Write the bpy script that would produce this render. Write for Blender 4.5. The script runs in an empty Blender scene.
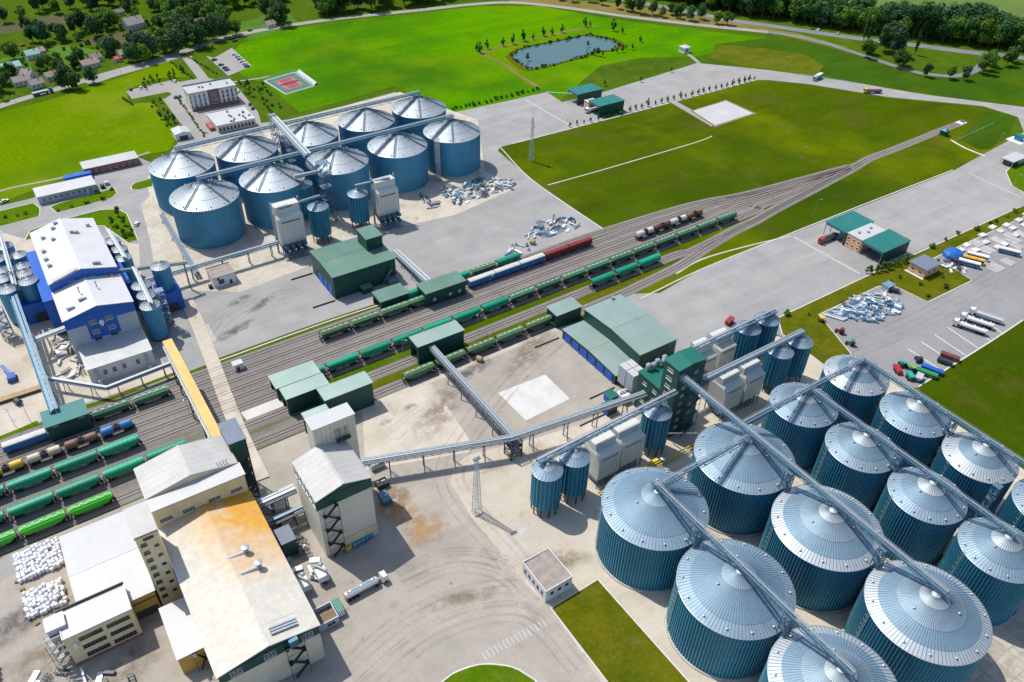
import bpy, bmesh, math, random
from math import sin, cos, pi, radians, degrees, atan2, hypot, sqrt
from mathutils import Vector, Matrix
rng = random.Random(11)
sc = bpy.context.scene
C = sc.collection
# ------------------------------------------------------------------ camera
CAMH = 210.0; FPX = 791.16
PITCH, ROLL, GRID = radians(38.44), radians(1.768), radians(34.657)
def _axes():
    fw = Vector((0, cos(PITCH), -sin(PITCH))); r = Vector((1, 0, 0)); u = r.cross(fw)
    r2 = r*cos(ROLL) + u*sin(ROLL); u2 = -r*sin(ROLL) + u*cos(ROLL)
    R = Matrix.Rotation(-GRID, 3, 'Z')
    return R @ r2, R @ u2, R @ fw
AR, AU, AW = _axes()
cam = bpy.data.cameras.new('camera'); cam.sensor_width = 36; cam.lens = FPX/1024*36
cam.clip_start = 1; cam.clip_end = 12000
co = bpy.data.objects.new('camera', cam); C.objects.link(co)
co.matrix_world = Matrix(((AR.x, AU.x, -AW.x, 0), (AR.y, AU.y, -AW.y, 0), (AR.z, AU.z, -AW.z, CAMH), (0, 0, 0, 1)))
sc.camera = co
# ------------------------------------------------------------------ sky, sun, exposure
SUN_EL, SUN_AZ = radians(60), radians(112)      # azimuth counter-clockwise from +x (the rail direction)
w = bpy.data.worlds.new('World'); sc.world = w; w.use_nodes = True
nt = w.node_tree; bg = nt.nodes['Background']
sky = nt.nodes.new('ShaderNodeTexSky'); sky.sky_type = 'NISHITA'; sky.sun_disc = False
sky.sun_elevation = SUN_EL; sky.sun_rotation = radians(90) - SUN_AZ
sky.altitude = 100; sky.air_density = 1.0; sky.dust_density = 1.2; sky.ozone_density = 1.0
nt.links.new(sky.outputs[0], bg.inputs[0]); bg.inputs[1].default_value = 0.15
sl = bpy.data.lights.new('sun', 'SUN'); sl.energy = 3.9; sl.angle = radians(0.53); sl.color = (1.0, 0.955, 0.88)
so = bpy.data.objects.new('sun', sl); C.objects.link(so)
sd = Vector((cos(SUN_AZ)*cos(SUN_EL), sin(SUN_AZ)*cos(SUN_EL), sin(SUN_EL)))
so.rotation_euler = sd.to_track_quat('Z', 'Y').to_euler(); so.location = sd*600
sc.view_settings.view_transform = 'Standard'; sc.view_settings.look = 'None'
sc.view_settings.exposure = 0.20; sc.view_settings.gamma = 1.0

def at(px, py, z=0.0):
    """survey: point of the photograph -> place on the site at height z"""
    d = AW + AR*((px-512)/FPX) - AU*((py-341)/FPX)
    t = (z-CAMH)/d.z
    return Vector((d.x*t, d.y*t, z))

# ------------------------------------------------------------------ materials
MATS = {}
def _new(name):
    m = bpy.data.materials.new(name); m.use_nodes = True
    n = m.node_tree.nodes; return m, n, m.node_tree.links, n['Principled BSDF']
def _noise(n, l, coord, scale, detail=4, rough=.6):
    t = n.new('ShaderNodeTexNoise'); t.inputs['Scale'].default_value = scale
    t.inputs['Detail'].default_value = detail; t.inputs['Roughness'].default_value = rough
    l.new(coord, t.inputs['Vector']); return t.outputs['Fac']
def _mapr(n, l, v, a, b, c, d):
    m = n.new('ShaderNodeMapRange'); l.new(v, m.inputs['Value'])
    for k, x in zip(('From Min', 'From Max', 'To Min', 'To Max'), (a, b, c, d)): m.inputs[k].default_value = x
    return m.outputs['Result']
def _mix(n, l, f, a, b, mode='MIX'):
    m = n.new('ShaderNodeMix'); m.data_type = 'RGBA'; m.blend_type = mode
    for s, x in ((0, f), (6, a), (7, b)):
        if isinstance(x, (int, float)): m.inputs[s].default_value = x
        elif isinstance(x, tuple): m.inputs[s].default_value = (*x[:3], 1)
        else: l.new(x, m.inputs[s])
    return m.outputs[2]
def mat(name, col, rough=.65, metal=0., var=.14, scale=.6, dirt=0., dirtcol=(.2, .16, .11), bump=0., bscale=8., wave=None, rnd=.0, spec=.4):
    """painted / metal / masonry surface: colour noise, grime, optional sheet profile"""
    if name in MATS: return MATS[name]
    m, n, l, b = _new(name)
    tc = n.new('ShaderNodeTexCoord').outputs['Object']
    tcw = tc
    if rnd:                                     # every copy gets its own pattern of grime
        oi = n.new('ShaderNodeObjectInfo').outputs['Random']; sc_ = n.new('ShaderNodeMath'); sc_.operation = 'MULTIPLY'; l.new(oi, sc_.inputs[0]); sc_.inputs[1].default_value = 300.
        va = n.new('ShaderNodeVectorMath'); va.operation = 'ADD'; l.new(tc, va.inputs[0]); l.new(sc_.outputs[0], va.inputs[1]); tcw = va.outputs[0]
    f = _noise(n, l, tcw, scale, 5)
    f = _mapr(n, l, f, .3, .7, 1-var, 1+var)
    c = _mix(n, l, 1., col, f, 'MULTIPLY')
    if dirt:
        g = _noise(n, l, tcw, scale*.37+.05, 6, .7)
        g = _mapr(n, l, g, .46, .66, 0, dirt)
        c = _mix(n, l, g, c, dirtcol)
    if rnd:
        oi = n.new('ShaderNodeObjectInfo').outputs['Random']
        r = _mapr(n, l, oi, 0, 1, 1-rnd, 1+rnd); c = _mix(n, l, 1., c, r, 'MULTIPLY')
    l.new(c, b.inputs['Base Color'])
    b.inputs['Roughness'].default_value = rough; b.inputs['Metallic'].default_value = metal
    b.inputs['Specular IOR Level'].default_value = spec
    h = None
    if wave:                                   # (direction, period in metres, depth)
        wv = n.new('ShaderNodeTexWave'); wv.bands_direction = wave[0]; wv.wave_profile = 'TRI' if len(wave) < 4 else wave[3]
        wv.inputs['Scale'].default_value = 1/(wave[1]*20/ (2*pi)) * 1.0
        l.new(tc, wv.inputs['Vector'])
        bp = n.new('ShaderNodeBump'); bp.inputs['Distance'].default_value = wave[2]; bp.inputs['Strength'].default_value = 1.
        l.new(wv.outputs['Fac'], bp.inputs['Height']); h = bp.outputs['Normal']
    if bump:
        bp = n.new('ShaderNodeBump'); bp.inputs['Distance'].default_value = bump; bp.inputs['Strength'].default_value = .8
        l.new(_noise(n, l, tc, bscale, 4), bp.inputs['Height'])
        if h: l.new(h, bp.inputs['Normal'])
        h = bp.outputs['Normal']
    if h: l.new(h, b.inputs['Normal'])
    MATS[name] = m; return m
def ground(name, cols, scales=(.012, .07, .5), rough=.9, patches=None, streak=None, bump=.05, bscale=1.5, joints=None, fine=.2, spec=.0):
    """ground cover: three layers of colour noise on world position, optional soil/stain patches, mowing or tyre streaks, slab joints"""
    m, n, l, b = _new(name)
    tc = n.new('ShaderNodeNewGeometry').outputs['Position']
    f = _mapr(n, l, _noise(n, l, tc, scales[0], 3), .36, .64, 0, 1)
    c = _mix(n, l, f, cols[0], cols[1])
    f = _mapr(n, l, _noise(n, l, tc, scales[1], 5, .65), .42, .68, 0, .75)
    c = _mix(n, l, f, c, cols[2])
    f = _mapr(n, l, _noise(n, l, tc, scales[2], 5, .7), .3, .7, 1-fine, 1+fine)
    c = _mix(n, l, 1., c, f, 'MULTIPLY')
    if streak:                                  # (angle, scale along, scale across, strength, colour)
        mp = n.new('ShaderNodeMapping'); mp.inputs['Rotation'].default_value = (0, 0, streak[0])
        mp.inputs['Scale'].default_value = (streak[1], streak[2], 1); l.new(tc, mp.inputs['Vector'])
        f = _mapr(n, l, _noise(n, l, mp.outputs[0], 1., 5, .6), .5, .72, 0, streak[3])
        c = _mix(n, l, f, c, streak[4])
    if patches:                                 # (scale, lo, hi, strength, colour)
        for sca, lo, hi, st, pc in patches:
            f = _mapr(n, l, _noise(n, l, tc, sca, 6, .62), lo, hi, 0, st)
            c = _mix(n, l, f, c, pc)
    if joints:                                  # (size, strength) cast slab joints
        br = n.new('ShaderNodeTexBrick'); br.offset = 0; br.inputs['Scale'].default_value = 1
        br.inputs['Brick Width'].default_value = joints[0]; br.inputs['Row Height'].default_value = joints[0]
        br.inputs['Mortar Size'].default_value = .05; br.inputs['Mortar Smooth'].default_value = .4
        br.inputs['Color1'].default_value = (1, 1, 1, 1); br.inputs['Color2'].default_value = (.93, .93, .93, 1)
        k = 1-joints[1]; br.inputs['Mortar'].default_value = (k, k, k, 1)
        l.new(tc, br.inputs['Vector']); c = _mix(n, l, 1., c, br.outputs['Color'], 'MULTIPLY')
    l.new(c, b.inputs['Base Color']); b.inputs['Roughness'].default_value = rough
    b.inputs['Specular IOR Level'].default_value = spec
    if bump:
        bp = n.new('ShaderNodeBump'); bp.inputs['Distance'].default_value = bump; bp.inputs['Strength'].default_value = .7
        l.new(_noise(n, l, tc, bscale, 5, .7), bp.inputs['Height']); l.new(bp.outputs[0], b.inputs['Normal'])
    MATS[name] = m; return m
def leafmat(name, a, b_):
    m, n, l, b = _new(name)
    oi = n.new('ShaderNodeObjectInfo').outputs['Random']
    tc = n.new('ShaderNodeTexCoord').outputs['Object']
    f = _mapr(n, l, _noise(n, l, tc, 1.3, 3), .3, .7, 0, 1)
    c = _mix(n, l, f, a, b_)
    r = _mapr(n, l, oi, 0, 1, .7, 1.6); c = _mix(n, l, 1., c, r, 'MULTIPLY')
    l.new(c, b.inputs['Base Color']); b.inputs['Roughness'].default_value = .6
    b.inputs['Specular IOR Level'].default_value = .15
    tr = n.new('ShaderNodeBsdfTranslucent'); l.new(c, tr.inputs[0])
    ms = n.new('ShaderNodeMixShader'); ms.inputs[0].default_value = .22
    l.new(b.outputs[0], ms.inputs[1]); l.new(tr.outputs[0], ms.inputs[2])
    l.new(ms.outputs[0], n['Material Output'].inputs[0]); MATS[name] = m; return m

# ------------------------------------------------------------------ mesh collector
class MB:
    def __init__(s, o=(0, 0, 0)): s.v = []; s.f = []; s.m = []; s.o = Vector(o)
    def add(s, vs, fs, m=0):
        k = len(s.v); s.v += [tuple(Vector(v)-s.o) for v in vs]
        s.f += [tuple(i+k for i in f) for f in fs]; s.m += [m]*len(fs); return s
    def box(s, x0, x1, y0, y1, z0, z1, m=0):
        vs = [(x, y, z) for z in (z0, z1) for y in (y0, y1) for x in (x0, x1)]
        return s.add(vs, [(0, 2, 3, 1), (4, 5, 7, 6), (0, 1, 5, 4), (2, 6, 7, 3), (0, 4, 6, 2), (1, 3, 7, 5)], m)
    def hexa(s, p, m=0):                       # 8 points: bottom ring of 4, top ring of 4 (counter-clockwise from above)
        return s.add(p, [(3, 2, 1, 0), (4, 5, 6, 7), (0, 1, 5, 4), (1, 2, 6, 5), (2, 3, 7, 6), (3, 0, 4, 7)], m)
    def poly(s, pts, m=0): return s.add(pts, [tuple(range(len(pts)))], m)
    def prism(s, pts, z0, z1, m=0, mt=None):   # pts counter-clockwise
        n = len(pts); vs = [(p[0], p[1], z0) for p in pts] + [(p[0], p[1], z1) for p in pts]
        s.add(vs, [(i, (i+1) % n, n+(i+1) % n, n+i) for i in range(n)], m)
        s.add(vs, [tuple(range(2*n-1, n-1, -1))[::-1], tuple(range(n-1, -1, -1))], m if mt is None else mt); return s
    def ring(s, c, prof, n=24, m=0, a0=0, cap=False, ms=None):   # surface of revolution, prof = [(r, z)...] upwards
        vs = []
        for r, z in prof:
            vs += [(c[0]+r*cos(a0+2*pi*i/n), c[1]+r*sin(a0+2*pi*i/n), c[2]+z) for i in range(n)]
        for j in range(len(prof)-1):
            fs = [(j*n+i, j*n+(i+1) % n, (j+1)*n+(i+1) % n, (j+1)*n+i) for i in range(n)]
            s.add([], [], 0); k = len(s.v)
            if j == 0: base = k; s.v += [tuple(Vector(v)-s.o) for v in vs]
            s.f += [tuple(i+base for i in f) for f in fs]; s.m += [ms[j] if ms else m]*n
        if cap:
            s.f += [tuple(base+(len(prof)-1)*n+i for i in range(n)), tuple(base+n-1-i for i in range(n))]; s.m += [ms[-1] if ms else m, m]
        return s
    def cyl(s, c, r, z0, z1, n=12, m=0): return s.ring((c[0], c[1], 0), [(r, z0), (r, z1)], n, m, cap=True)
    def bar(s, a, b, w, h=None, m=0):          # rectangular bar from a to b, centred
        a = Vector(a); b = Vector(b); h = w if h is None else h
        d = (b-a).normalized(); up = Vector((0, 0, 1)) if abs(d.z) < .95 else Vector((1, 0, 0))
        x = d.cross(up).normalized(); y = x.cross(d).normalized()
        vs = [p + x*sx*w/2 + y*sy*h/2 for p in (a, b) for sx, sy in ((-1, -1), (1, -1), (1, 1), (-1, 1))]
        return s.add(vs, [(3, 2, 1, 0), (4, 5, 6, 7), (0, 1, 5, 4), (1, 2, 6, 5), (2, 3, 7, 6), (3, 0, 4, 7)], m)
    def tube(s, a, b, r, n=8, m=0, r2=None):
        a = Vector(a); b = Vector(b); r2 = r if r2 is None else r2
        d = (b-a).normalized(); up = Vector((0, 0, 1)) if abs(d.z) < .95 else Vector((1, 0, 0))
        x = d.cross(up).normalized(); y = x.cross(d).normalized()
        vs = [p + (x*cos(2*pi*i/n) + y*sin(2*pi*i/n))*q for p, q in ((a, r), (b, r2)) for i in range(n)]
        return s.add(vs, [(i, (i+1) % n, n+(i+1) % n, n+i) for i in range(n)] + [tuple(range(n-1, -1, -1)), tuple(range(n, 2*n))], m)
    def mesh(s, name, mats):
        me = bpy.data.meshes.new(name); me.from_pydata(s.v, [], s.f)
        for m in (mats if isinstance(mats, (list, tuple)) else [mats]): me.materials.append(MATS[m] if isinstance(m, str) else m)
        if len(me.materials) > 1: me.polygons.foreach_set('material_index', s.m)
        return me
    def build(s, name, mats, parent=None, smooth=False, loc=None, recalc=True, kind=None):
        me = s.mesh(name, mats)
        if recalc:
            bm = bmesh.new(); bm.from_mesh(me); bmesh.ops.recalc_face_normals(bm, faces=bm.faces); bm.to_mesh(me); bm.free()
        if smooth: me.polygons.foreach_set('use_smooth', [True]*len(me.polygons))
        return put(name, me, parent, loc, kind)
def put(name, me, parent=None, loc=None, kind=None, rz=0):
    o = bpy.data.objects.new(name, me); C.objects.link(o); o.parent = parent
    if loc is not None: o.location = loc
    if rz: o.rotation_euler.z = rz
    if kind: o['kind'] = kind
    return o
LABELS = {}
def tag(o, label, cat=None, group=None, kind=None):
    o['label'] = label
    if cat: o['category'] = cat
    if group: o['group'] = group
    if kind: o['kind'] = kind
    return o
def thing(name, label, cat, loc=(0, 0, 0), rz=0, group=None):
    o = bpy.data.objects.new(name, None); o.empty_display_size = .5; C.objects.link(o)
    o.location = loc; o.rotation_euler.z = rz
    return tag(o, label, cat, group)
KIDS = {}
def dup(root, loc, rz=0, label=None, group=None, scale=None):
    """a copy of a thing with copies of its parts and sub-parts; mesh data shared"""
    r = root.copy(); C.objects.link(r); r.location = loc; r.rotation_euler = (0, 0, rz)
    if scale: r.scale = scale if isinstance(scale, tuple) else (scale,)*3
    if label: r['label'] = label
    if group: r['group'] = group
    for ch in kids(root):
        c = ch.copy(); C.objects.link(c); c.parent = r
        for g in kids(ch):
            d = g.copy(); C.objects.link(d); d.parent = c
    return r
def kids(o):
    if o.name not in KIDS: KIDS[o.name] = list(o.children)
    return KIDS[o.name]
def sheet(name, pts, z, m, label, px=True, kind='structure', parent=None):
    P = [at(*p) for p in pts] if px else [Vector((p[0], p[1], 0)) for p in pts]
    me = bpy.data.meshes.new(name); me.from_pydata([(p.x, p.y, z) for p in P], [], [tuple(range(len(P)))])
    bm = bmesh.new(); bm.from_mesh(me); bmesh.ops.triangulate(bm, faces=bm.faces)
    for f in bm.faces:
        f.normal_update()
        if f.normal.z < 0: f.normal_flip()
    bm.to_mesh(me); bm.free(); me.materials.append(MATS[m]); o = put(name, me, parent)
    if parent is None: tag(o, label, kind=kind)
    return o
def smooth_line(P, step=4.0):
    """Catmull-Rom through the points, resampled"""
    P = [Vector(p) for p in P]; Q = [P[0]*2-P[1]] + P + [P[-1]*2-P[-2]]; out = []
    for i in range(1, len(Q)-2):
        a, b, c, d = Q[i-1], Q[i], Q[i+1], Q[i+2]; n = max(1, int((c-b).length/step))
        for k in range(n):
            t = k/n
            out.append(.5*((2*b) + (c-a)*t + (2*a-5*b+4*c-d)*t*t + (3*b-a-3*c+d)*t**3))
    return out + [P[-1]]
def offset_line(L, d):
    out = []
    for i, p in enumerate(L):
        t = (L[min(i+1, len(L)-1)] - L[max(i-1, 0)]); t.z = 0; t.normalize()
        out.append(p + Vector((-t.y, t.x, 0))*d)
    return out
def ribbon(mb, L, d0, d1, z, m=0):
    A = offset_line(L, d0); B = offset_line(L, d1); n = len(L)
    return mb.add([(p.x, p.y, z) for p in A] + [(p.x, p.y, z) for p in B], [(i, i+1, n+i+1, n+i) for i in range(n-1)], m)
def kerb(mb, L, w=.3, h=.13, z=0., m=0):
    A = offset_line(L, -w/2); B = offset_line(L, w/2); n = len(L)
    vs = [(p.x, p.y, z) for p in A] + [(p.x, p.y, z+h) for p in A] + [(p.x, p.y, z+h) for p in B] + [(p.x, p.y, z) for p in B]
    fs = [(j*n+i, j*n+i+1, (j+1)*n+i+1, (j+1)*n+i) for j in range(3) for i in range(n-1)]
    return mb.add(vs, fs, m)
ORD = ['first', 'second', 'third', 'fourth', 'fifth', 'sixth', 'seventh', 'eighth', 'ninth', 'tenth', 'eleventh', 'twelfth', 'thirteenth', 'fourteenth', 'fifteenth', 'sixteenth', 'seventeenth', 'eighteenth', 'nineteenth', 'twentieth']
# ================================================================== ground cover
ground('grass', [(.060, .115, .006), (.045, .09, .006), (.085, .135, .010)], patches=[(.03, .6, .8, .5, (.13, .13, .03))])
ground('field_grass', [(.075, .225, .001), (.056, .190, .001), (.105, .240, .001)], scales=(.006, .016, .3), streak=(.35, .005, .09, .65, (.045, .155, .003)), patches=[(.006, .47, .62, .8, (.036, .112, .005)), (.009, .52, .66, .65, (.135, .21, .003)), (.022, .56, .70, .5, (.045, .135, .004)), (.06, .66, .78, .35, (.17, .19, .03))])
ground('cloud_shaded_meadow', [(.030, .085, .006), (.040, .10, .006), (.055, .105, .006)], scales=(.012, .04, .5), streak=(-.3, .008, .05, .6, (.028, .05, .004)), patches=[(.03, .54, .70, .6, (.07, .065, .014)), (.009, .52, .66, .7, (.075, .125, .002))])  # meadow colours darkened to paint in the shade of a cloud
ground('left_grass', [(.105, .185, .001), (.088, .168, .001), (.13, .195, .002)], scales=(.008, .025, .4), streak=(.3, .006, .05, .6, (.085, .165, .003)), patches=[(.010, .50, .66, .7, (.18, .215, .012)), (.016, .52, .66, .7, (.072, .148, .003)), (.06, .62, .76, .5, (.21, .195, .05))])
ground('lawn', [(.075, .145, .003), (.055, .115, .004), (.110, .165, .005)], scales=(.03, .12, .8), patches=[(.05, .6, .75, .5, (.14, .15, .03))])
ground('meadow', [(.046, .080, .002), (.062, .096, .002), (.082, .108, .003)], scales=(.012, .04, .5), streak=(-.45, .006, .05, .8, (.036, .056, .004)), patches=[(.03, .52, .68, .65, (.085, .075, .016)), (.008, .48, .62, .85, (.125, .155, .002)), (.006, .50, .64, .7, (.024, .056, .003)), (.07, .60, .72, .5, (.10, .085, .025)), (.02, .52, .66, .5, (.040, .085, .002))])
ground('dark_lawn', [(.034, .060, .002), (.042, .072, .002), (.052, .076, .003)], scales=(.03, .1, .7), patches=[(.05, .56, .72, .6, (.075, .07, .015)), (.02, .52, .66, .5, (.055, .085, .002))])
ground('verge', [(.095, .105, .004), (.055, .08, .004), (.135, .12, .010)], scales=(.05, .15, .9), patches=[(.09, .62, .75, .6, (.17, .13, .05))])
ground('dry_grass', [(.20, .16, .05), (.14, .14, .03), (.24, .17, .06)], scales=(.03, .1, .6))
ground('straw_grass', [(.095, .115, .006), (.07, .10, .004), (.15, .135, .02)], scales=(.02, .06, .5))
ground('ballast_weedy', [(.19, .172, .152), (.22, .20, .178), (.155, .142, .128)], scales=(.03, .1, 1.2), streak=(.016, .012, .5, .8, (.075, .10, .012)), patches=[(.05, .58, .7, .7, (.075, .11, .012))])
ground('crop', [(.115, .175, .045), (.10, .16, .042), (.13, .18, .05)], scales=(.004, .02, .3), streak=(radians(-62), .0015, .05, .5, (.085, .14, .04)))
ground('crop_green', [(.075, .17, .02), (.06, .14, .02), (.11, .19, .03)], scales=(.02, .06, .5), streak=(.3, .01, .25, .5, (.05, .11, .02)))
ground('tilled', [(.10, .085, .055), (.085, .095, .04), (.12, .10, .06)], scales=(.02, .08, .5), streak=(.3, .01, .4, .4, (.07, .06, .04)))
ground('asphalt', fine=.07, joints=(9., .06), cols=[(.305, .298, .287), (.345, .336, .322), (.262, .258, .254)], scales=(.02, .07, .8), rough=.8, streak=(0., .008, .10, .4, (.42, .405, .385)), patches=[(.03, .60, .75, .4, (.25, .245, .245)), (.11, .72, .80, .3, (.16, .155, .15))], bump=.01, bscale=8)
ground('asphalt_dark', fine=.07, cols=[(.245, .24, .238), (.28, .275, .27), (.215, .212, .212)], scales=(.02, .07, .8), rough=.8, streak=(.2, .012, .1, .4, (.275, .275, .28)), patches=[(.06, .66, .76, .45, (.12, .12, .125))], bump=.01, bscale=8)
ground('concrete', fine=.07, joints=(7.5, .10), cols=[(.375, .335, .285), (.42, .375, .32), (.305, .278, .245)], scales=(.02, .07, .9), rough=.85, streak=(.25, .012, .16, .45, (.30, .275, .25)), patches=[(.055, .60, .70, .6, (.25, .20, .14)), (.13, .66, .74, .6, (.16, .13, .10)), (.035, .58, .70, .55, (.50, .455, .39)), (.022, .53, .68, .6, (.265, .238, .21)), (.3, .655, .71, .6, (.15, .12, .09))], bump=.012, bscale=6)
ground('pale_concrete', fine=.07, cols=[(.50, .445, .365), (.56, .50, .42), (.42, .37, .29)], scales=(.025, .08, .9), rough=.85, patches=[(.06, .58, .70, .55, (.32, .26, .18)), (.16, .67, .75, .6, (.17, .13, .09)), (.025, .58, .72, .45, (.36, .32, .26)), (.35, .655, .71, .6, (.17, .13, .09))], bump=.012, bscale=6, joints=(6., .12))
ground('sandy', [(.47, .43, .355), (.52, .48, .405), (.39, .345, .265)], scales=(.03, .1, .9), patches=[(.07, .58, .70, .65, (.27, .23, .12)), (.15, .62, .74, .6, (.17, .15, .08))])
ground('white_concrete', fine=.07, cols=[(.55, .535, .505), (.59, .575, .55), (.48, .465, .435)], scales=(.05, .15, 1.1), patches=[(.14, .64, .72, .6, (.34, .30, .24))], bump=.01, bscale=6)
ground('helipad_concrete', fine=.06, cols=[(.43, .42, .42), (.47, .46, .455), (.40, .39, .39)], scales=(.03, .1, .9))
ground('road', fine=.07, cols=[(.30, .285, .265), (.335, .32, .30), (.27, .26, .245)], scales=(.02, .07, .8), rough=.85, bump=.01)
ground('highway_asphalt', fine=.07, cols=[(.19, .19, .205), (.215, .215, .23), (.17, .17, .18)], scales=(.02, .07, .8), bump=.01)
ground('ballast', [(.205, .190, .178), (.24, .222, .206), (.168, .157, .150)], scales=(.03, .12, 1.2), streak=(0.016, .01, .9, .5, (.145, .118, .10)), patches=[(.06, .64, .76, .4, (.26, .235, .20))], bump=.05, bscale=4)
ground('soil', [(.22, .17, .11), (.27, .21, .14), (.17, .13, .085)], scales=(.05, .15, 1.))
mat('kerb', (.56, .54, .50), .8, var=.12, scale=.3)
mat('marking', (.74, .74, .72), .7, var=.1, scale=.8)
mat('worn_marking', (.40, .39, .37), .8, var=.15, scale=1.)
mat('faint_marking', (.54, .53, .52), .8)
mat('yellow_marking', (.62, .45, .06), .7)
mat('slab_concrete', (.40, .36, .30), .85, var=.2, scale=.4, dirt=.5, rnd=.1)

def water_mat():
    m, n, l, b = _new('pond_water'); b.inputs['Base Color'].default_value = (.065, .13, .125, 1)  # base colour lifted to stand in for cloud reflections
    b.inputs['Roughness'].default_value = .07; b.inputs['Specular IOR Level'].default_value = .5; b.inputs['IOR'].default_value = 1.33
    tc = n.new('ShaderNodeNewGeometry').outputs['Position']
    bp = n.new('ShaderNodeBump'); bp.inputs['Distance'].default_value = .03; bp.inputs['Strength'].default_value = .4
    l.new(_noise(n, l, tc, .8, 3), bp.inputs['Height']); l.new(bp.outputs[0], b.inputs['Normal']); MATS['pond_water'] = m
water_mat()

terr = MB(); terr.add([(x, y, 0) for y in (-1200, 5200) for x in (-3200, 3600)], [(0, 1, 3, 2)])
tag(terr.build('ground', 'grass'), 'green grassy ground stretching out to the far fields', kind='structure')
# ---- fields
sheet('grass_field', [(226, 60), (240, 44), (256, 36), (330, 22), (420, 13), (480, 6), (540, 6), (617, 20), (700, 30), (768, 38), (700, 56), (640, 58), (600, 66), (560, 100), (547, 92), (512, 100), (456, 112), (430, 104), (395, 86), (330, 104), (300, 112), (266, 84), (243, 76)], .012, 'field_grass', 'large bright green field behind the back silos')
sheet('grass_field', [(-90, 220), (0, 203), (85, 170), (140, 156), (170, 150), (178, 133), (152, 102), (130, 104), (126, 90), (158, 78), (190, 77), (172, 60), (100, 84), (50, 100), (0, 112), (-90, 138)], .012, 'left_grass', 'bright green field left of the office, below the village road')
sheet('meadow', [(498, 149), (512, 145), (757, 81), (808, 85), (888, 98), (983, 107), (1016, 118), (1006, 141), (953, 171), (768, 243), (650, 295), (560, 325), (470, 350), (440, 330), (604, 230), (532, 180)], .012, 'meadow', 'olive green meadow between the upper apron and the railway')
sheet('meadow', [(768, 74), (838, 83), (928, 98), (1024, 111), (1140, 124), (1140, 78), (1024, 62), (963, 76), (908, 72), (850, 54), (808, 42), (768, 38), (716, 44)], .014, 'cloud_shaded_meadow', 'meadow darkened as if under cloud between the access road and the slip road')
sheet('dry_field', [(716, 44), (770, 49), (806, 55), (824, 66), (816, 76), (768, 69), (743, 66), (710, 58)], .02, 'straw_grass', 'yellowed dry grass patch beside the white gatehouse')
sheet('crop_field', [(700, -22), (1500, -60), (1500, 120), (1100, 54), (1024, 42), (940, 30), (860, 22), (800, 10)], .012, 'crop', 'pale green striped crop field at the far right')
sheet('dry_strip', [(500, -4), (617, 3), (690, 15), (768, 28), (800, 34), (850, 48), (830, 46), (768, 32), (690, 24), (617, 13), (512, 2)], .016, 'dry_grass', 'brown dry strip between the two far roads')
for pts, m, lb in [([(0, 59), (30, 53), (32, 72), (12, 80), (0, 82)], 'crop_green', 'small green garden plot at the left edge of the village'),
                   ([(43, 50), (62, 44), (98, 50), (100, 58), (70, 68), (52, 60)], 'crop_green', 'green vegetable plot between the village houses'),
                   ([(78, 42), (96, 36), (148, 30), (150, 40), (104, 47)], 'tilled', 'brown tilled plot behind the village houses'),
                   ([(232, 25), (285, 10), (292, 16), (300, 24), (250, 40), (240, 38)], 'crop_green', 'bright garden meadow beside the village trees'),
                   ([(-20, 30), (0, 24), (66, 13), (72, 22), (0, 34), (-20, 40)], 'tilled', 'brown striped plot behind the left village trees')]:
    sheet('garden_plot', pts, .02, m, lb)
sheet('dark_lawn', [(1023, 320), (993, 340), (918, 387), (926, 402), (962, 424), (1024, 465), (1120, 530), (1300, 520), (1300, 200), (1060, 300)], .012, 'dark_lawn', 'dark green lawn right of the lorry park')
# ---- paved yards
NY = [(-140, 490), (-140, 240), (0, 206), (33, 198), (60, 187), (85, 171), (140, 158), (160, 166), (180, 140), (240, 126), (300, 118), (395, 92), (430, 112), (456, 112), (512, 100), (547, 92), (562, 102), (594, 95), (697, 63), (768, 70), (838, 80), (928, 95), (1024, 107), (1120, 118), (1120, 160), (1024, 132), (1018, 117), (983, 106), (888, 97), (808, 84), (768, 80), (757, 80), (628, 114), (512, 144), (500, 147), (498, 151), (532, 180), (603, 229), (540, 251), (430, 288), (330, 320), (219, 360), (150, 386), (88, 404), (40, 423), (0, 438)]
sheet('north_yard', NY, .03, 'asphalt', 'grey paved yard and apron around the back silos')
sheet('loading_yard', [(170, 260), (215, 345), (223, 357), (330, 318), (420, 287), (372, 262), (300, 262), (235, 262)], .038, 'asphalt', 'worn grey loading yard in front of the green shed')
sheet('silo_ground', [(150, 196), (141, 205), (150, 240), (160, 300), (172, 290), (240, 292), (320, 262), (395, 228), (455, 215), (520, 186), (485, 172), (478, 120), (400, 92), (240, 132), (160, 160), (146, 180)], .04, 'sandy', 'sandy beige ground under the back silos')
sheet('plant_ground', [(-120, 452), (-120, 250), (0, 232), (28, 240), (40, 226), (128, 243), (139, 244), (142, 300), (150, 350), (176, 374), (88, 402), (40, 421), (0, 436)], .044, 'pale_concrete', 'littered pale concrete around the blue and white plant')
sheet('lower_yard', [(-150, 210.0), (60, 213.4), (172, 215.0), (172, 215.2), (200, 210), (200, 60), (160, -60), (-150, -60)], .03, 'concrete', 'beige concrete yard in front of the loading sheds', px=False)
sheet('right_apron', [(622, 294), (660, 293), (700, 270), (768, 243), (953, 171), (978, 157), (1008, 141), (1024, 132), (1130, 110), (1180, 150), (1024, 206), (1018, 208), (778, 318), (770, 330), (700, 362), (650, 372), (600, 372)], .034, 'asphalt', 'long grey apron leading past the right weighbridge')
sheet('lorry_park', [(770, 330), (1018, 207), (1180, 150), (1200, 260), (1023, 320), (993, 340), (918, 387), (870, 400), (840, 372)], .03, 'asphalt_dark', 'dark grey lorry park with parked vehicles at right')
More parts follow.
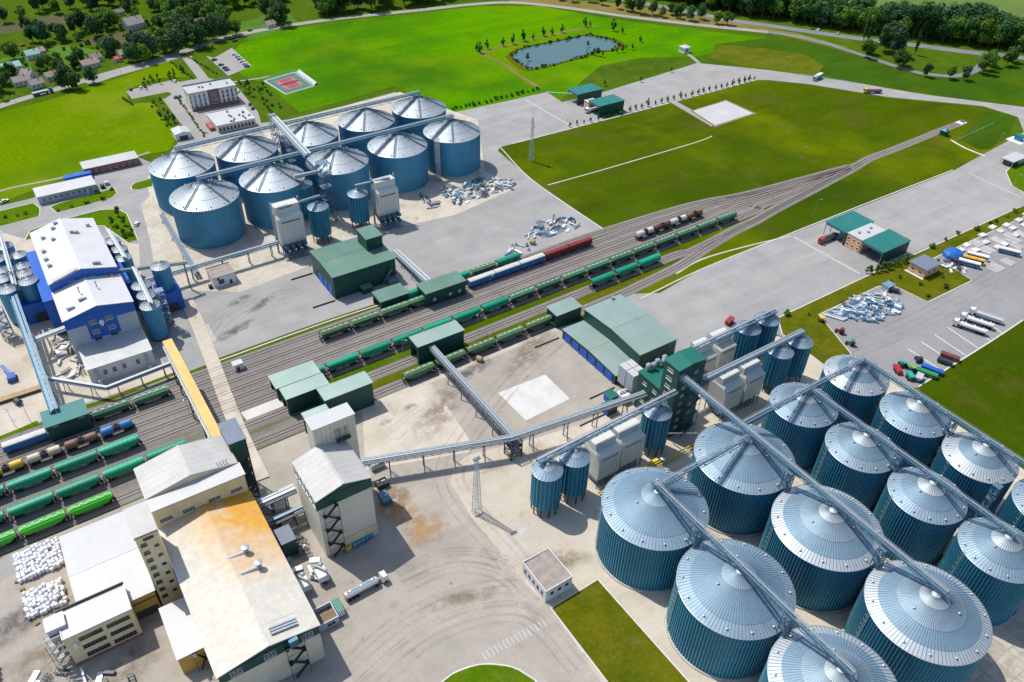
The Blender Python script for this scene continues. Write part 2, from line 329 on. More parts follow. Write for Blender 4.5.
sheet('silo_yard', [(600, 418), (540, 437), (500, 447), (468, 455), (455, 466), (450, 482), (470, 515), (512, 570), (551, 608), (640, 740), (1300, 800), (1200, 600), (1024, 470), (880, 372), (850, 354), (845, 364), (825, 366), (800, 348), (778, 336), (700, 362)], .038, 'pale_concrete', 'pale concrete yard under the large front silos')
sheet('white_slab', [(498, 393), (545, 374.5), (570, 398.7), (526, 420.6)], .05, 'white_concrete', 'bright white square slab in the middle of the lower yard')
sheet('worn_concrete', [(378, 470), (396, 488), (440, 505), (500, 560), (545, 606), (440, 668), (360, 700), (325, 640), (300, 600), (385, 570), (430, 545), (400, 500)], .036, 'concrete', 'tyre-marked concrete of the lower driveway')
sheet('pale_ground', [(362, 410), (430, 382), (470, 440), (470, 452), (366, 470)], .046, 'pale_concrete', 'pale stained concrete beside the cream tower')
sheet('side_path', [(0, 561), (143, 500), (150, 508), (60, 548), (0, 582), (-40, 600), (-40, 578)], .05, 'asphalt', 'grey service strip along the lowest railway track')
sheet('pale_ground', [(240, 412), (284, 392), (292, 404), (250, 424)], .05, 'white_concrete', 'pale slab area between the tracks by the green sheds')
# ---- grass islands with kerbs
mk = MB()
def island(pts, m, label, z=.13, px=True, name='grass_verge', curve=False):
    P = [at(*p) for p in pts] if px else [Vector((*p, 0)) for p in pts]
    if curve: P = smooth_line(P + [P[0]], 2.)[:-1]
    n = len(P); mb = MB()
    o = sheet(name, [(p.x, p.y) for p in P], z, m, label, px=False)
    mb = MB(); kerb(mb, P + [P[0]], .45, z+.03, 0); mb.build('kerb', 'kerb', o)
    return o
island([(778, 318), (880, 270), (1018, 208), (1030, 204), (1026, 216), (932.7, 258.7), (953, 268), (972, 280.6), (928, 302), (893.7, 285.8), (878, 286.6), (818.7, 314.7), (850.8, 353.7), (845, 364), (825, 366), (800, 347), (782, 334)], 'verge', 'yellowish grass verge between the right apron and the lorry park')
island([(597.7, 579.4), (720, 717), (634, 717), (551, 608.4)], 'verge', 'rectangular grass strip beside the front silos')
island([(436, 690), (442, 682), (452, 674), (471, 666.5), (488, 664), (512, 667), (526, 674.5), (540, 686), (536, 705), (470, 712)], 'lawn', 'round lawn cut off by the bottom edge', curve=True)
island([(24.5, 241), (30, 231), (45, 225), (65, 219), (100, 210), (118, 209), (127, 214), (138, 240), (128, 243), (104, 226), (60, 226), (35, 238)], 'lawn', 'curved lawn around the back of the blue and white plant')
island([(50, 207), (57, 213), (85, 206), (112, 198), (117.5, 193), (114, 188), (100, 192), (60, 203)], 'lawn', 'lawn strip in front of the low white building')
island([(-40, 222), (0, 211), (33, 203), (40, 208), (40, 214), (38, 217), (0, 227), (-40, 240)], 'lawn', 'lawn at the left edge below the low white building')
island([(131, 186), (135, 183), (152, 178), (153, 186), (140, 190), (132, 190)], 'lawn', 'small lawn wedge left of the back silos')
island([(1006, 172), (1012, 165), (1030, 155), (1070, 170), (1060, 196), (1030, 196), (1012, 186)], 'lawn', 'rounded lawn corner at the right edge by the apron')
sheet('grass_verge', [(1014, 120), (1011, 130), (1003, 140), (990, 149), (980, 150), (966, 143), (960, 138), (970, 128), (985, 113), (1000, 112)], .02, 'cloud_shaded_meadow', 'green lawn wedge beside the line of posts')
# ---- kerb lines along the aprons
def kerbline(pts, label):
    L = smooth_line([at(*p) for p in pts], 8.); mb = MB(); kerb(mb, L, .6, .14); tag(mb.build('kerb', 'kerb'), label, kind='structure')
kerbline([(500, 147), (532, 180), (603, 229)], 'pale kerb along the meadow edge of the upper apron')
kerbline([(512, 144), (628, 114), (757, 80)], 'pale kerb between the upper apron and the meadow')
kerbline([(640, 299), (700, 270), (768, 242.5), (860, 206), (953, 170)], 'pale kerb along the railway side of the right apron')
kerbline([(219, 361), (330, 321), (430, 289), (540, 252), (603, 230)], 'pale kerb between the loading yard and the tracks')
kerbline([(547, 92), (594, 95)], 'pale kerb at the corner of the upper apron')
kerbline([(1023, 320), (993, 340), (918, 387)], 'pale kerb between the lorry park and the dark lawn')
def strip(name, pts, m, label, width, z, step=6.):
    L = smooth_line([at(*p) for p in pts], step); mb = MB(); ribbon(mb, L, -width/2, width/2, z)
    return tag(mb.build(name, m, recalc=False), label, kind='structure'), L
strip('grass_strip', [(219, 359.2), (330, 319.8), (430, 287.5), (540, 251), (600, 230)], 'verge', 'thin yellow-green strip between the loading yard and the railway', 1.5, .07)
strip('grass_strip', [(100, 402), (140, 387), (176, 373)], 'verge', 'thin yellow-green strip behind the green shed on the tracks', 1.8, .07)
strip('grass_strip', [(-10, 442), (20, 430), (38, 422)], 'lawn', 'short green strip above the blue boxcar', 2.0, .07)
# ---- roads
vr, VL = strip('village_road', [(-80, 134), (0, 106), (50, 91), (100, 76), (150, 62), (200, 46), (212, 41), (256, 31), (330, 19.5), (420, 10), (470, 4.5), (512, 2.5), (560, 7), (632, 17), (700, 25), (768, 32)], 'road', 'pale road running past the village and along the big field', 7.5, .05)
strip('village_square', [(86, 83), (105, 76), (140, 66), (178, 55)], 'road', 'wide pale pull-in beside the village road', 13, .055)
hw, HL = strip('highway', [(520, -12), (617, -1), (684, 11), (729.5, 20), (768, 25.5), (855, 38), (898, 43), (968, 52), (1024, 58), (1140, 76)], 'highway_asphalt', 'grey highway in front of the dark tree belt', 10.5, .05)
strip('slip_road', [(768, 32), (808, 38.5), (850, 51), (908, 70), (935, 75), (955, 76), (972, 72), (982, 64), (984, 56)], 'highway_asphalt', 'narrow grey slip road curving up to the highway', 6, .056)
strip('office_road', [(186, 56), (200, 74), (208, 84), (230, 100), (252, 127), (262, 140)], 'road', 'pale drive right of the office building', 7, .058)
strip('office_road', [(168, 98), (186, 122), (203, 140)], 'road', 'pale drive left of the office building', 7, .06)
sheet('office_yard', [(126, 91), (172, 80), (180, 82), (206, 77), (238, 88), (258, 112), (262, 126), (212, 134), (190, 128), (166, 98), (172, 94), (168, 92), (132, 99)], .052, 'road', 'pale paved yard around the office')
sheet('car_park', [(214, 58), (232, 48), (252, 66), (228, 76), (222, 70), (206, 56)], .052, 'road', 'pale car park behind the office')
strip('field_path', [(-30, 208), (0, 191), (60, 178), (110, 165), (150, 152)], 'road', 'thin pale path along the left field', 1.8, .06)
strip('court_path', [(232, 82), (262, 78), (270, 76)], 'road', 'thin pale path leading to the tennis court', 2, .06)
strip('gatehouse_path', [(684, 52), (692, 57), (700, 64)], 'road', 'pale path from the white gatehouse to the apron', 3, .06)
strip('meadow_path', [(548, 185), (595, 172), (650, 156), (700, 141), (712, 136)], 'sandy', 'thin pale path crossing the upper meadow', .9, .06)
strip('meadow_path', [(676, 274), (700, 260), (740, 248), (790, 236)], 'sandy', 'thin pale path curving beside the right apron', 1.0, .06)
strip('barrier_path', [(951, 140), (965, 148), (985, 156)], 'kerb', 'thin white path from the signal box to the apron', 1.6, .06)
strip('level_crossing', [(186, 300), (196, 320), (210, 355), (222, 388), (236, 424), (250, 455), (262, 480)], 'pale_concrete', 'pale concrete level crossing over the railway tracks', 5.5, .43)
# helipad
hp = sheet('helipad', [(693, 111), (726, 101), (753, 113.5), (715, 125.5)], .16, 'helipad_concrete', 'pale square helipad in the meadow')
hb = MB(); P = [at(*p) for p in [(690.5, 111), (726, 100), (756.5, 113.5), (715, 127.5)]]
hb.prism([(p.x, p.y) for p in P][::-1], -.02, .14); hb.build('bank', 'soil', hp)
hm = MB(); c = at(722, 113); hm.ring((c.x, c.y, .168), [(3.6, 0), (4.4, 0.0)], 28); hm.build('painted_ring', 'faint_marking', hp)
hm = MB(); hm.box(c.x-1.6, c.x-.9, c.y-2, c.y+2, .165, .17).box(c.x+.9, c.x+1.6, c.y-2, c.y+2, .165, .17).box(c.x-.9, c.x+.9, c.y-.35, c.y+.35, .165, .17); hm.build('painted_letter', 'faint_marking', hp)
sheet('helipad_path', [(668, 101), (672, 99), (694, 111), (716, 125), (711, 126.5)], .1, 'road', 'pale path leading to the helipad')
# pond with earth banks
pond = [(512, 56), (520, 50), (535, 46), (556, 42), (575, 38), (586, 36), (600, 38), (612, 41), (618, 46), (608, 51), (596, 52), (586, 56), (570, 60), (556, 64), (542, 67), (530, 69), (520, 64)]
PL = smooth_line([at(*p) for p in pond + pond[:1]], 3.)[:-1]
sheet('pond', [(p.x, p.y) for p in PL], .05, 'pond_water', 'pond with pale grey-green water in the upper field', px=False)
bk = MB(); cx = sum(p.x for p in PL)/len(PL); cy = sum(p.y for p in PL)/len(PL); n = len(PL)
rings = [(1.0, .03), (1.03, .5), (1.07, .9), (1.13, .02)]
vs = [(cx+(p.x-cx)*k, cy+(p.y-cy)*k, z) for k, z in rings for p in PL]
bk.add(vs, [(j*n+i, j*n+(i+1) % n, (j+1)*n+(i+1) % n, (j+1)*n+i) for j in range(3) for i in range(n)])
tag(bk.build('pond_bank', 'verge', smooth=True), 'grassy earth bank around the pond', kind='structure')
strip('bank_path', [(480, 54), (500, 47), (530, 40), (560, 33), (596, 26)], 'dry_grass', 'dry earth path along the far side of the pond', 4, .06)
strip('bank_path', [(482, 54), (500, 62), (520, 76), (540, 88)], 'dry_grass', 'faded track running down from the pond to the apron', 4, .06)
# painted lines
def lines(name, label, segs, w=.35, m='marking', z=.055):
    o = thing(name, label, 'marking'); o['kind'] = 'structure'
    del o['category']
    for a, b in segs:
        a, b = at(*a), at(*b); t = (b-a).normalized(); nn = Vector((-t.y, t.x, 0))*w/2
        mb = MB(); mb.add([(p.x, p.y, z) for p in (a-nn, b-nn, b+nn, a+nn)], [(0, 1, 2, 3)]); mb.build('painted_line', m, o, recalc=False)
    return o
lines('road_marking', 'pale stripe across the apron before the right weighbridge', [((794, 237), (860, 274))], 1.7, 'worn_marking')
lines('road_marking', 'pale stripe across the apron before the upper weighbridge', [((526, 100), (571, 126))], 1.5, 'worn_marking')
lines('road_marking', 'pale stripe across the apron near the right edge', [((968, 173), (1022, 198))], 1.2, 'worn_marking')
lines('road_marking', 'pale stripe across the yard by the blue plant', [((189, 300), (196, 312)), ((205, 325), (213, 341))], 2.6, 'worn_marking')
lines('parking_marking', 'thin white bay lines of the lorry park', [((908+i*13.2, 349-i*7.2), (941+i*12.2, 370-i*7.4)) for i in range(6)], .35)
cwa, cwb = at(482, 657), at(546, 622)
t = (cwb-cwa).normalized(); nn = Vector((-t.y, t.x, 0))
cw = thing('crosswalk', 'zebra crossing beside the white brown-roofed building', 'crosswalk'); cw['kind'] = 'structure'; del cw['category']
for i in range(16):
    p = cwa + (cwb-cwa)*(i+.5)/16; a = p - t*.28; b = p + t*.28; mb = MB()
    mb.add([(q.x, q.y, .05) for q in (a-nn*1.4, b-nn*1.4, b+nn*1.4, a+nn*1.4)], [(0, 1, 2, 3)]); mb.build('stripe', 'worn_marking', cw, recalc=False)
# stains: soft-edged grime with a shape of its own
def stainmat(name, col, strength):
    m, n, l, b = _new(name); b.inputs['Base Color'].default_value = (*col, 1); b.inputs['Roughness'].default_value = .8
    tc = n.new('ShaderNodeTexCoord').outputs['Object']; ln = n.new('ShaderNodeVectorMath'); ln.operation = 'LENGTH'; l.new(tc, ln.inputs[0])
    ps = n.new('ShaderNodeNewGeometry').outputs['Position']
    f = _mapr(n, l, ln.outputs['Value'], .1, 1., 1., 0.); g = _mapr(n, l, _noise(n, l, ps, .25, 6, .65), .35, .65, 0, 1)
    mu = n.new('ShaderNodeMath'); mu.operation = 'MULTIPLY'; l.new(f, mu.inputs[0]); l.new(g, mu.inputs[1])
    k = _mapr(n, l, mu.outputs[0], .04, .75, 0, strength)
    tr = n.new('ShaderNodeBsdfTransparent'); ms = n.new('ShaderNodeMixShader'); l.new(k, ms.inputs[0])
    l.new(tr.outputs[0], ms.inputs[1]); l.new(b.outputs[0], ms.inputs[2]); l.new(ms.outputs[0], n['Material Output'].inputs[0]); MATS[name] = m
stainmat('stain_dark', (.10, .095, .09), .8); stainmat('stain_orange', (.44, .24, .085), .85); stainmat('stain_brown', (.22, .16, .095), .6); stainmat('stain_pale', (.62, .60, .56), .7)
dm = MB(); dm.ring((0, 0, 0), [(0.02, 0), (1, 0)], 28)
STM = {k: dm.mesh('stain', k) for k in ('stain_dark', 'stain_orange', 'stain_brown', 'stain_pale')}
def stain(px, py, rx, ry, k, label, rz=0, z=.056):
    o = put('stain', STM[k], None, (*at(px, py).xy, z), rz=rz); o.scale = (rx, ry, 1); return tag(o, label, kind='structure')
stain(398, 508, 9, 13, 'stain_orange', 'orange grain dust beside the cream tower', .3)
stain(392, 497, 7, 8, 'stain_brown', 'brown spilled grain under the conveyor', 0, .06)
stain(425, 530, 10, 8, 'stain_orange', 'faint orange dust at the mouth of the lower driveway', .2, .06)
stain(262, 545, 7, 16, 'stain_orange', 'orange dust between the two cream buildings', .1)
stain(150, 600, 12, 9, 'stain_brown', 'brown grime in front of the yellow-walled warehouse')
stain(236, 330, 12, 3.5, 'stain_dark', 'large dark wet patch on the loading yard near the crossing', .35)
stain(262, 304, 11, 3, 'stain_dark', 'long dark patch in the middle of the loading yard', .5)
stain(240, 300, 9, 3, 'stain_dark', 'dark patch below the small brown-roofed hut', .4)
stain(385, 422, 3.5, 2, 'stain_brown', 'brown pothole patch beside the cream tower')
stain(410, 407, 3.5, 2.4, 'stain_brown', 'brown patch on the yard below the hopper wagons')
stain(488, 470, 4, 2, 'stain_brown', 'brown patch beside the tripod mast')
stain(462, 598, 16, 4, 'stain_brown', 'curved brown tyre grime on the lower driveway', -.3)
stain(60, 650, 22, 9, 'stain_brown', 'brown grime in the yard at the lower left', .1)
stain(20, 620, 16, 7, 'stain_dark', 'dark grime left of the stacked white bags', .3)
stain(130, 665, 12, 8, 'stain_brown', 'brown mud below the three-storey block', .5)
stain(290, 540, 6, 12, 'stain_brown', 'brown mud between the dusty hall and the cream building', .2, .06)
stain(310, 500, 8, 8, 'stain_pale', 'pale dust beside the cream building', .2, .06)
stain(560, 560, 14, 5, 'stain_brown', 'brown grime beside the brown-roofed white building', -.5)
stain(640, 500, 10, 24, 'stain_brown', 'brown grime along the dryer row', .2)
stain(520, 540, 14, 9, 'stain_pale', 'pale dust patch in the silo yard', .2)
stain(440, 410, 22, 8, 'stain_brown', 'wide brown grime in the lower yard', .6)
stain(530, 350, 24, 7, 'stain_brown', 'brown grime along the parked green wagons', .5)
stain(330, 615, 9, 5, 'stain_brown', 'brown grime behind the tanker lorry', .3)
stain(470, 372, 16, 4, 'stain_dark', 'dark tyre marks beside the parked wagons', .2)
# cast slabs at the lower right corner
sb = thing('slab_paving', 'beige concrete slabs right of the front silos', 'paving', (196, 30, 0)); sb['kind'] = 'structure'; del sb['category']
slab = MB(); slab.box(-2.96, 2.96, -2.96, 2.96, .04, .17); sm_ = slab.mesh('slab', 'slab_concrete')
for i in range(-3, 10):
    for j in range(-6, 3):
        o = put('slab', sm_, sb, (i*6, j*6, rng.uniform(-.02, .015)))
# ================================================================== silos
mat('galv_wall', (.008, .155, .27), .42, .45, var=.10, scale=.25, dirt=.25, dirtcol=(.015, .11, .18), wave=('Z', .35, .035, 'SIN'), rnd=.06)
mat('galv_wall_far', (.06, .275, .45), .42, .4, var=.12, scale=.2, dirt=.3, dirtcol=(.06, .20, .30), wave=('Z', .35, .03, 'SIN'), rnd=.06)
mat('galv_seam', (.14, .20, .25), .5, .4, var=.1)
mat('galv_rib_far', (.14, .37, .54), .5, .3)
mat('galv_rib', (.10, .355, .49), .45, .4, var=.1)
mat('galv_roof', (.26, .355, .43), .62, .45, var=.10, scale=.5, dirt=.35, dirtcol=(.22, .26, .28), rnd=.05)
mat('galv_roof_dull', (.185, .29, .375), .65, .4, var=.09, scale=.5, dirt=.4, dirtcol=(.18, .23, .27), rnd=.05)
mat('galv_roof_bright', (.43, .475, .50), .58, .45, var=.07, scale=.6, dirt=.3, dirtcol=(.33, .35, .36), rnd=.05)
mat('galv_dark', (.16, .22, .28), .5, .5, var=.15)
mat('steel_grey', (.17, .19, .205), .5, .3, var=.12)
mat('galv_light', (.36, .41, .44), .45, .5, var=.1, scale=1.)
mat('steel_blue', (.055, .155, .235), .45, .3, var=.12, scale=1.)
mat('foundation', (.42, .39, .34), .9, var=.15)
mat('dark_steel', (.035, .04, .045), .5, .4, var=.2)
def silo_proto(name, R, he, ha, nst, nrib, tiers, wallm, cap_r, walk=0, ladder_a=2.6, legs=0.):
    """tiers: [(fraction of R, material index)] of roof rings; legs: height of the leg frame under a hopper bin"""
    t = thing(name, '', 'silo')
    n = 64 if R > 8 else 28
    mb = MB(); nt_ = max(4, int((he-legs)/1.15)); prof = []
    for i in range(nt_):
        a = legs+(he-legs)*i/nt_; b = legs+(he-legs)*(i+1)/nt_; prof += [(R, a), (R, b-.08), (R+.035, b-.05), (R+.035, b)]
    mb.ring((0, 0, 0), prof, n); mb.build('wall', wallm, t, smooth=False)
    mb = MB()                                   # vertical stiffeners
    for i in range(nst):
        a = 2*pi*i/nst; x, y = cos(a)*(R+.09), sin(a)*(R+.09); mb.bar((x, y, legs+.1), (x, y, he-.1), .22 if wallm == 'galv_wall' else .14, .2 if wallm == 'galv_wall' else .12)
    mb.build('wall_stiffeners', 'galv_rib' if wallm == 'galv_wall' else 'galv_rib_far', t, kind='stuff')
    mb = MB(); prof = []; ms = []
    slope = (ha-he)/(R*(1-cap_r)); r0 = R+.3; z = he-.1
    for k, (fr, mi) in enumerate(tiers):
        r1 = R*fr; z1 = he+(R-r1)*slope; prof += [(r0, z), (r1, z1)]; ms += [mi, mi]; r0 = r1+.06; z = z1+.07
    mb.ring((0, 0, 0), prof, nrib, ms=ms)
    for i in range(nrib):                       # standing seams of the roof sheets
        a = 2*pi*(i)/nrib
        for j in range(0, len(prof), 2):
            (ra, za), (rb, zb) = prof[j], prof[j+1]
            if i % 2 and j >= 2 and prof[j][0] < R*.45: continue
            if i % 4 and prof[j][0] < R*.15: continue
            mb.bar((ra*cos(a), ra*sin(a), za+.03), (rb*cos(a), rb*sin(a), zb+.03), .11, .13, 3)
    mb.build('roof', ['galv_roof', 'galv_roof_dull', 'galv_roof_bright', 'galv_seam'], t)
    mb = MB(); rc = R*cap_r; mb.ring((0, 0, ha-.05), [(rc*1.3, -.3), (rc*1.25, .12), (rc*.4, .42), (.02, .44)], 20); mb.build('top_cap', 'galv_roof_bright', t)
    mb = MB(); mb.ring((0, 0, 0), [(R+.32, he-.22), (R+.36, he-.02), (R+.22, he+.05)], n); mb.build('eave_ring', 'galv_light', t)
    if R > 8:
        vm = MB(); vm.ring((0, 0, 0), [(.2, -.2), (.2, .3)], 8).ring((0, 0, 0), [(.34, .25), (.34, .42), (.04, .55)], 8); vme = vm.mesh('roof_vent', 'galv_light')
        for i in range(14):
            a = 2*pi*(i+.3)/14; rr = R*.92; put('roof_vent', vme, t, (rr*cos(a), rr*sin(a), he+(R-rr)*slope+.1))
        for i in range(3):
            a = 2*pi*(i+.15)/3+.5; rr = R*.42; put('roof_vent', vme, t, (rr*cos(a), rr*sin(a), he+(R-rr)*slope+.1))
        mb = MB(); mb.ring((0, 0, 0), [(R+.7, -.05), (R+.7, .55), (R-.1, .6)], n); mb.build('foundation', 'foundation', t)
        for k, a in enumerate([4.9]):           # access door
            d = MB(); x, y = R*cos(a), R*sin(a); tx, ty = -sin(a), cos(a)
            d.bar((x*1.012, y*1.012, .7), (x*1.012, y*1.012, 3.1), 1.1, .3); d.build('door', 'galv_dark', t)
    else:
        mb = MB(); k = 10
        for i in range(k):
            a = 2*pi*i/k; mb.bar((R*.94*cos(a), R*.94*sin(a), 0), (R*.94*cos(a), R*.94*sin(a), legs+.3), .3)
        if legs: mb.ring((0, 0, 0), [(.5, legs*.3), (R*.96, legs+.2)], 20)
        mb.build('leg_frame', 'dark_steel' if legs else 'galv_dark', t)
    for i in range(walk):                       # roof stairs running down the cone
        a = [-2.45, -1.05, .55][i % 3]; mb = MB()
        for s in (-.45, .45):
            ox, oy = -sin(a)*s, cos(a)*s
            mb.bar((rc*cos(a)+ox, rc*sin(a)+oy, ha+.2), (R*cos(a)+ox, R*sin(a)+oy, he+.25), .14, .3)
        for k in range(24):
            f = (k+.5)/24; r = rc+(R-rc)*f; zz = ha+(he-ha)*f+.2
            mb.bar((r*cos(a)+sin(a)*.5, r*sin(a)-cos(a)*.5, zz), (r*cos(a)-sin(a)*.5, r*sin(a)+cos(a)*.5, zz), .2, .06)
        mb.build('roof_stair', 'galv_dark', t)
    if ladder_a is not None:                    # caged ladder
        mb = MB(); a = ladder_a; x, y = (R+.35)*cos(a), (R+.35)*sin(a); tx, ty = -sin(a)*.3, cos(a)*.3
        for s in (-1, 1): mb.bar((x+tx*s, y+ty*s, .3), (x+tx*s, y+ty*s, he+1.), .1)
        k = int(he/.8)
        for i in range(k): mb.bar((x+tx, y+ty, .6+i*.8), (x-tx, y-ty, .6+i*.8), .07)
        for i in range(int(he/2.2)):
            zz = 2.5+i*2.2; q = [(x+.5*cos(a+b)*1.0+cos(a)*.35, y+.5*sin(a+b)+sin(a)*.35, zz) for b in (-1.6, -.8, 0, .8, 1.6)]
            for u, v in zip(q, q[1:]): mb.bar(u, v, .06)
        mb.build('ladder', 'galv_light', t)
    return t
FRONT_T = [(.80, 0), (.50, 1), (.20, 2)]
s_big = silo_proto('grain_silo', 16.0, 20.8, 28.0, 108, 96, [(.80, 0), (.30, 1), (.06, 0)], 'galv_wall', .06)
s_big2 = silo_proto('grain_silo', 16.0, 20.8, 28.0, 108, 96, [(.82, 2), (.55, 1), (.24, 0), (.06, 2)], 'galv_wall', .06)
FR = 'large front silos'
spots = [(127.7, 105.1, 'large grain silo nearest the dryers, left corner of the front group'), (127.7, 71.5, 'large grain silo beside the rectangular grass strip'), (127.7, 37.8, 'large grain silo cut off by the bottom edge'),
         (166.7, 105.1, 'large grain silo behind the green elevator tower where the walkways cross'), (166.7, 71.6, 'large grain silo in the middle of the front group'), (166.7, 37.8, 'large grain silo whose roof ends the second walkway')]
def place(proto, x, y, lb, gr, rz=0, flag={}):
    if proto.name not in flag:
        flag[proto.name] = 1; proto.location = (x, y, .05); proto.rotation_euler.z = rz; proto['label'] = lb; proto['group'] = gr; return proto
    return dup(proto, (x, y, .05), rz, lb, gr)
for i, (x, y, lb) in enumerate(spots): place(s_big2 if i in (2, 4, 5) else s_big, x, y, lb, FR, [0, .02, .05, .03, .0, .04][i])
s_mid = silo_proto('grain_silo', 11.3, 22.4, 28.2, 80, 72, [(.72, 0), (.36, 1), (.08, 2)], 'galv_wall', .08)
s_mid2 = silo_proto('grain_silo', 11.3, 22.4, 28.2, 80, 72, [(.64, 2), (.34, 1), (.08, 2)], 'galv_wall', .08)
MD = 'medium front silos'
for i, (x, y, lb) in enumerate([(201.7, 110.6, 'medium grain silo nearest the bucket elevators at the left of the rear rows'), (201.7, 86.3, 'medium grain silo second along the inner rear row'), (201.7, 62.0, 'medium grain silo third along the inner rear row'), (201.7, 37.8, 'medium grain silo at the near end of the inner rear row'),
        (231.1, 111.0, 'medium grain silo at the corner beside the parked tractors'), (231.1, 86.5, 'medium grain silo second along the outer row by the dark lawn'), (231.1, 62.3, 'medium grain silo third along the outer row by the dark lawn'), (231.1, 38.0, 'medium grain silo cut off by the right edge')]):
    place(s_mid2 if i in (4, 6) else s_mid, x, y, lb, MD, .03*i)
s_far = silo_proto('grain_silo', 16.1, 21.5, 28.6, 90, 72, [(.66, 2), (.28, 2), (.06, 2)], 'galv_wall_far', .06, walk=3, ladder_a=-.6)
BK = 'large back silos'
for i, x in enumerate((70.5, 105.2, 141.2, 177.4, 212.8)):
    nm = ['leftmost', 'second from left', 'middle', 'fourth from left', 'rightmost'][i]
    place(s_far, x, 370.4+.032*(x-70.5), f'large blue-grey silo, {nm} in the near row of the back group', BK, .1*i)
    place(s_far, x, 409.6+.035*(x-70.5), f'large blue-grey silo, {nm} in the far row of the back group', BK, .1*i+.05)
# slim hopper bins
s_bin = silo_proto('hopper_bin', 4.8, 19.0, 21.6, 22, 24, [(.5, 0), (.12, 2)], 'galv_wall', .1, ladder_a=2.2, legs=4.2)
HB = 'slim hopper bins beside the dryers'
for x, y, lb in [(109.7, 136.3, 'slim ribbed bin on legs at the left end of the dryer row'), (120.9, 136.2, 'slim ribbed bin on legs between the end bin and the dryers'), (158.6, 138.0, 'slim ribbed bin on legs between the dryers and the green tower'), (222.0, 138.0, 'slim blue-grey bin beside the right pair of dryers'), (233.4, 138.2, 'slim blue-grey bin at the near right end of the dryer rows'), (222.4, 155.0, 'slim blue-grey bin beside the far pair of dryers'), (233.6, 155.1, 'slim blue-grey bin at the far right end beside the verge')]:
    place(s_bin, x, y, lb, HB)
for x, y, lb in [(114.6, 336.0, 'slim blue bin in front of the left back dryer'), (117.0, 362.0, 'slim blue bin behind the left back dryer'), (141.5, 362.0, 'slim blue bin behind the right back dryer under the walkway'), (136.8, 338.5, 'slim blue bin beside the right back dryer')]:
    place(s_bin, x, y, lb, 'slim bins between the back dryers')
s_sm = silo_proto('process_bin', 3.7, 16.5, 18.4, 16, 20, [(.5, 2), (.12, 2)], 'galv_wall_far', .12, ladder_a=2.2, legs=1.0)
PB = 'process bins beside the blue plant'
for k, (x, y, z, lb) in enumerate([(25.6, 298.6, 0, 'process bin nearest the yellow gallery, right of the blue plant'), (36.0, 319.5, 4, 'process bin standing on the blue base block right of the plant'), (26.4, 307.0, 0, 'process bin behind the nearest one right of the plant'), (26.2, 315.2, 0, 'process bin third along the right wall of the plant'),
        (25.0, 345.5, 0, 'process bin at the right rear corner of the plant'), (25.2, 354.2, 0, 'process bin second from the rear right of the plant'), (24.0, 363.0, 0, 'process bin at the rear end beside the curved lawn'),
        (-13.2, 340.8, 1.5, 'process bin on the blue base block left of the plant'), (-21.2, 341.0, 0, 'process bin at the left edge beside the steel stair'), (-14.0, 350.5, 0, 'process bin second along the left wall of the plant'), (-22.0, 351.0, 0, 'process bin second along the left edge'), (-14.0, 361.0, 0, 'process bin third along the left wall of the plant'), (-22.2, 362.0, 0, 'process bin third along the left edge'), (-14.0, 372.0, 0, 'process bin at the rear of the left wall'), (-22.0, 373.0, 0, 'process bin at the rear of the left edge'), (-18.0, 383.5, 0, 'process bin at the far left rear beside the road')]):
    b = place(s_sm, x, y, lb, PB)
    b.location.z = z
    if k >= 4 and k <= 6 or k > 10: b.scale = (.92, .92, .86)

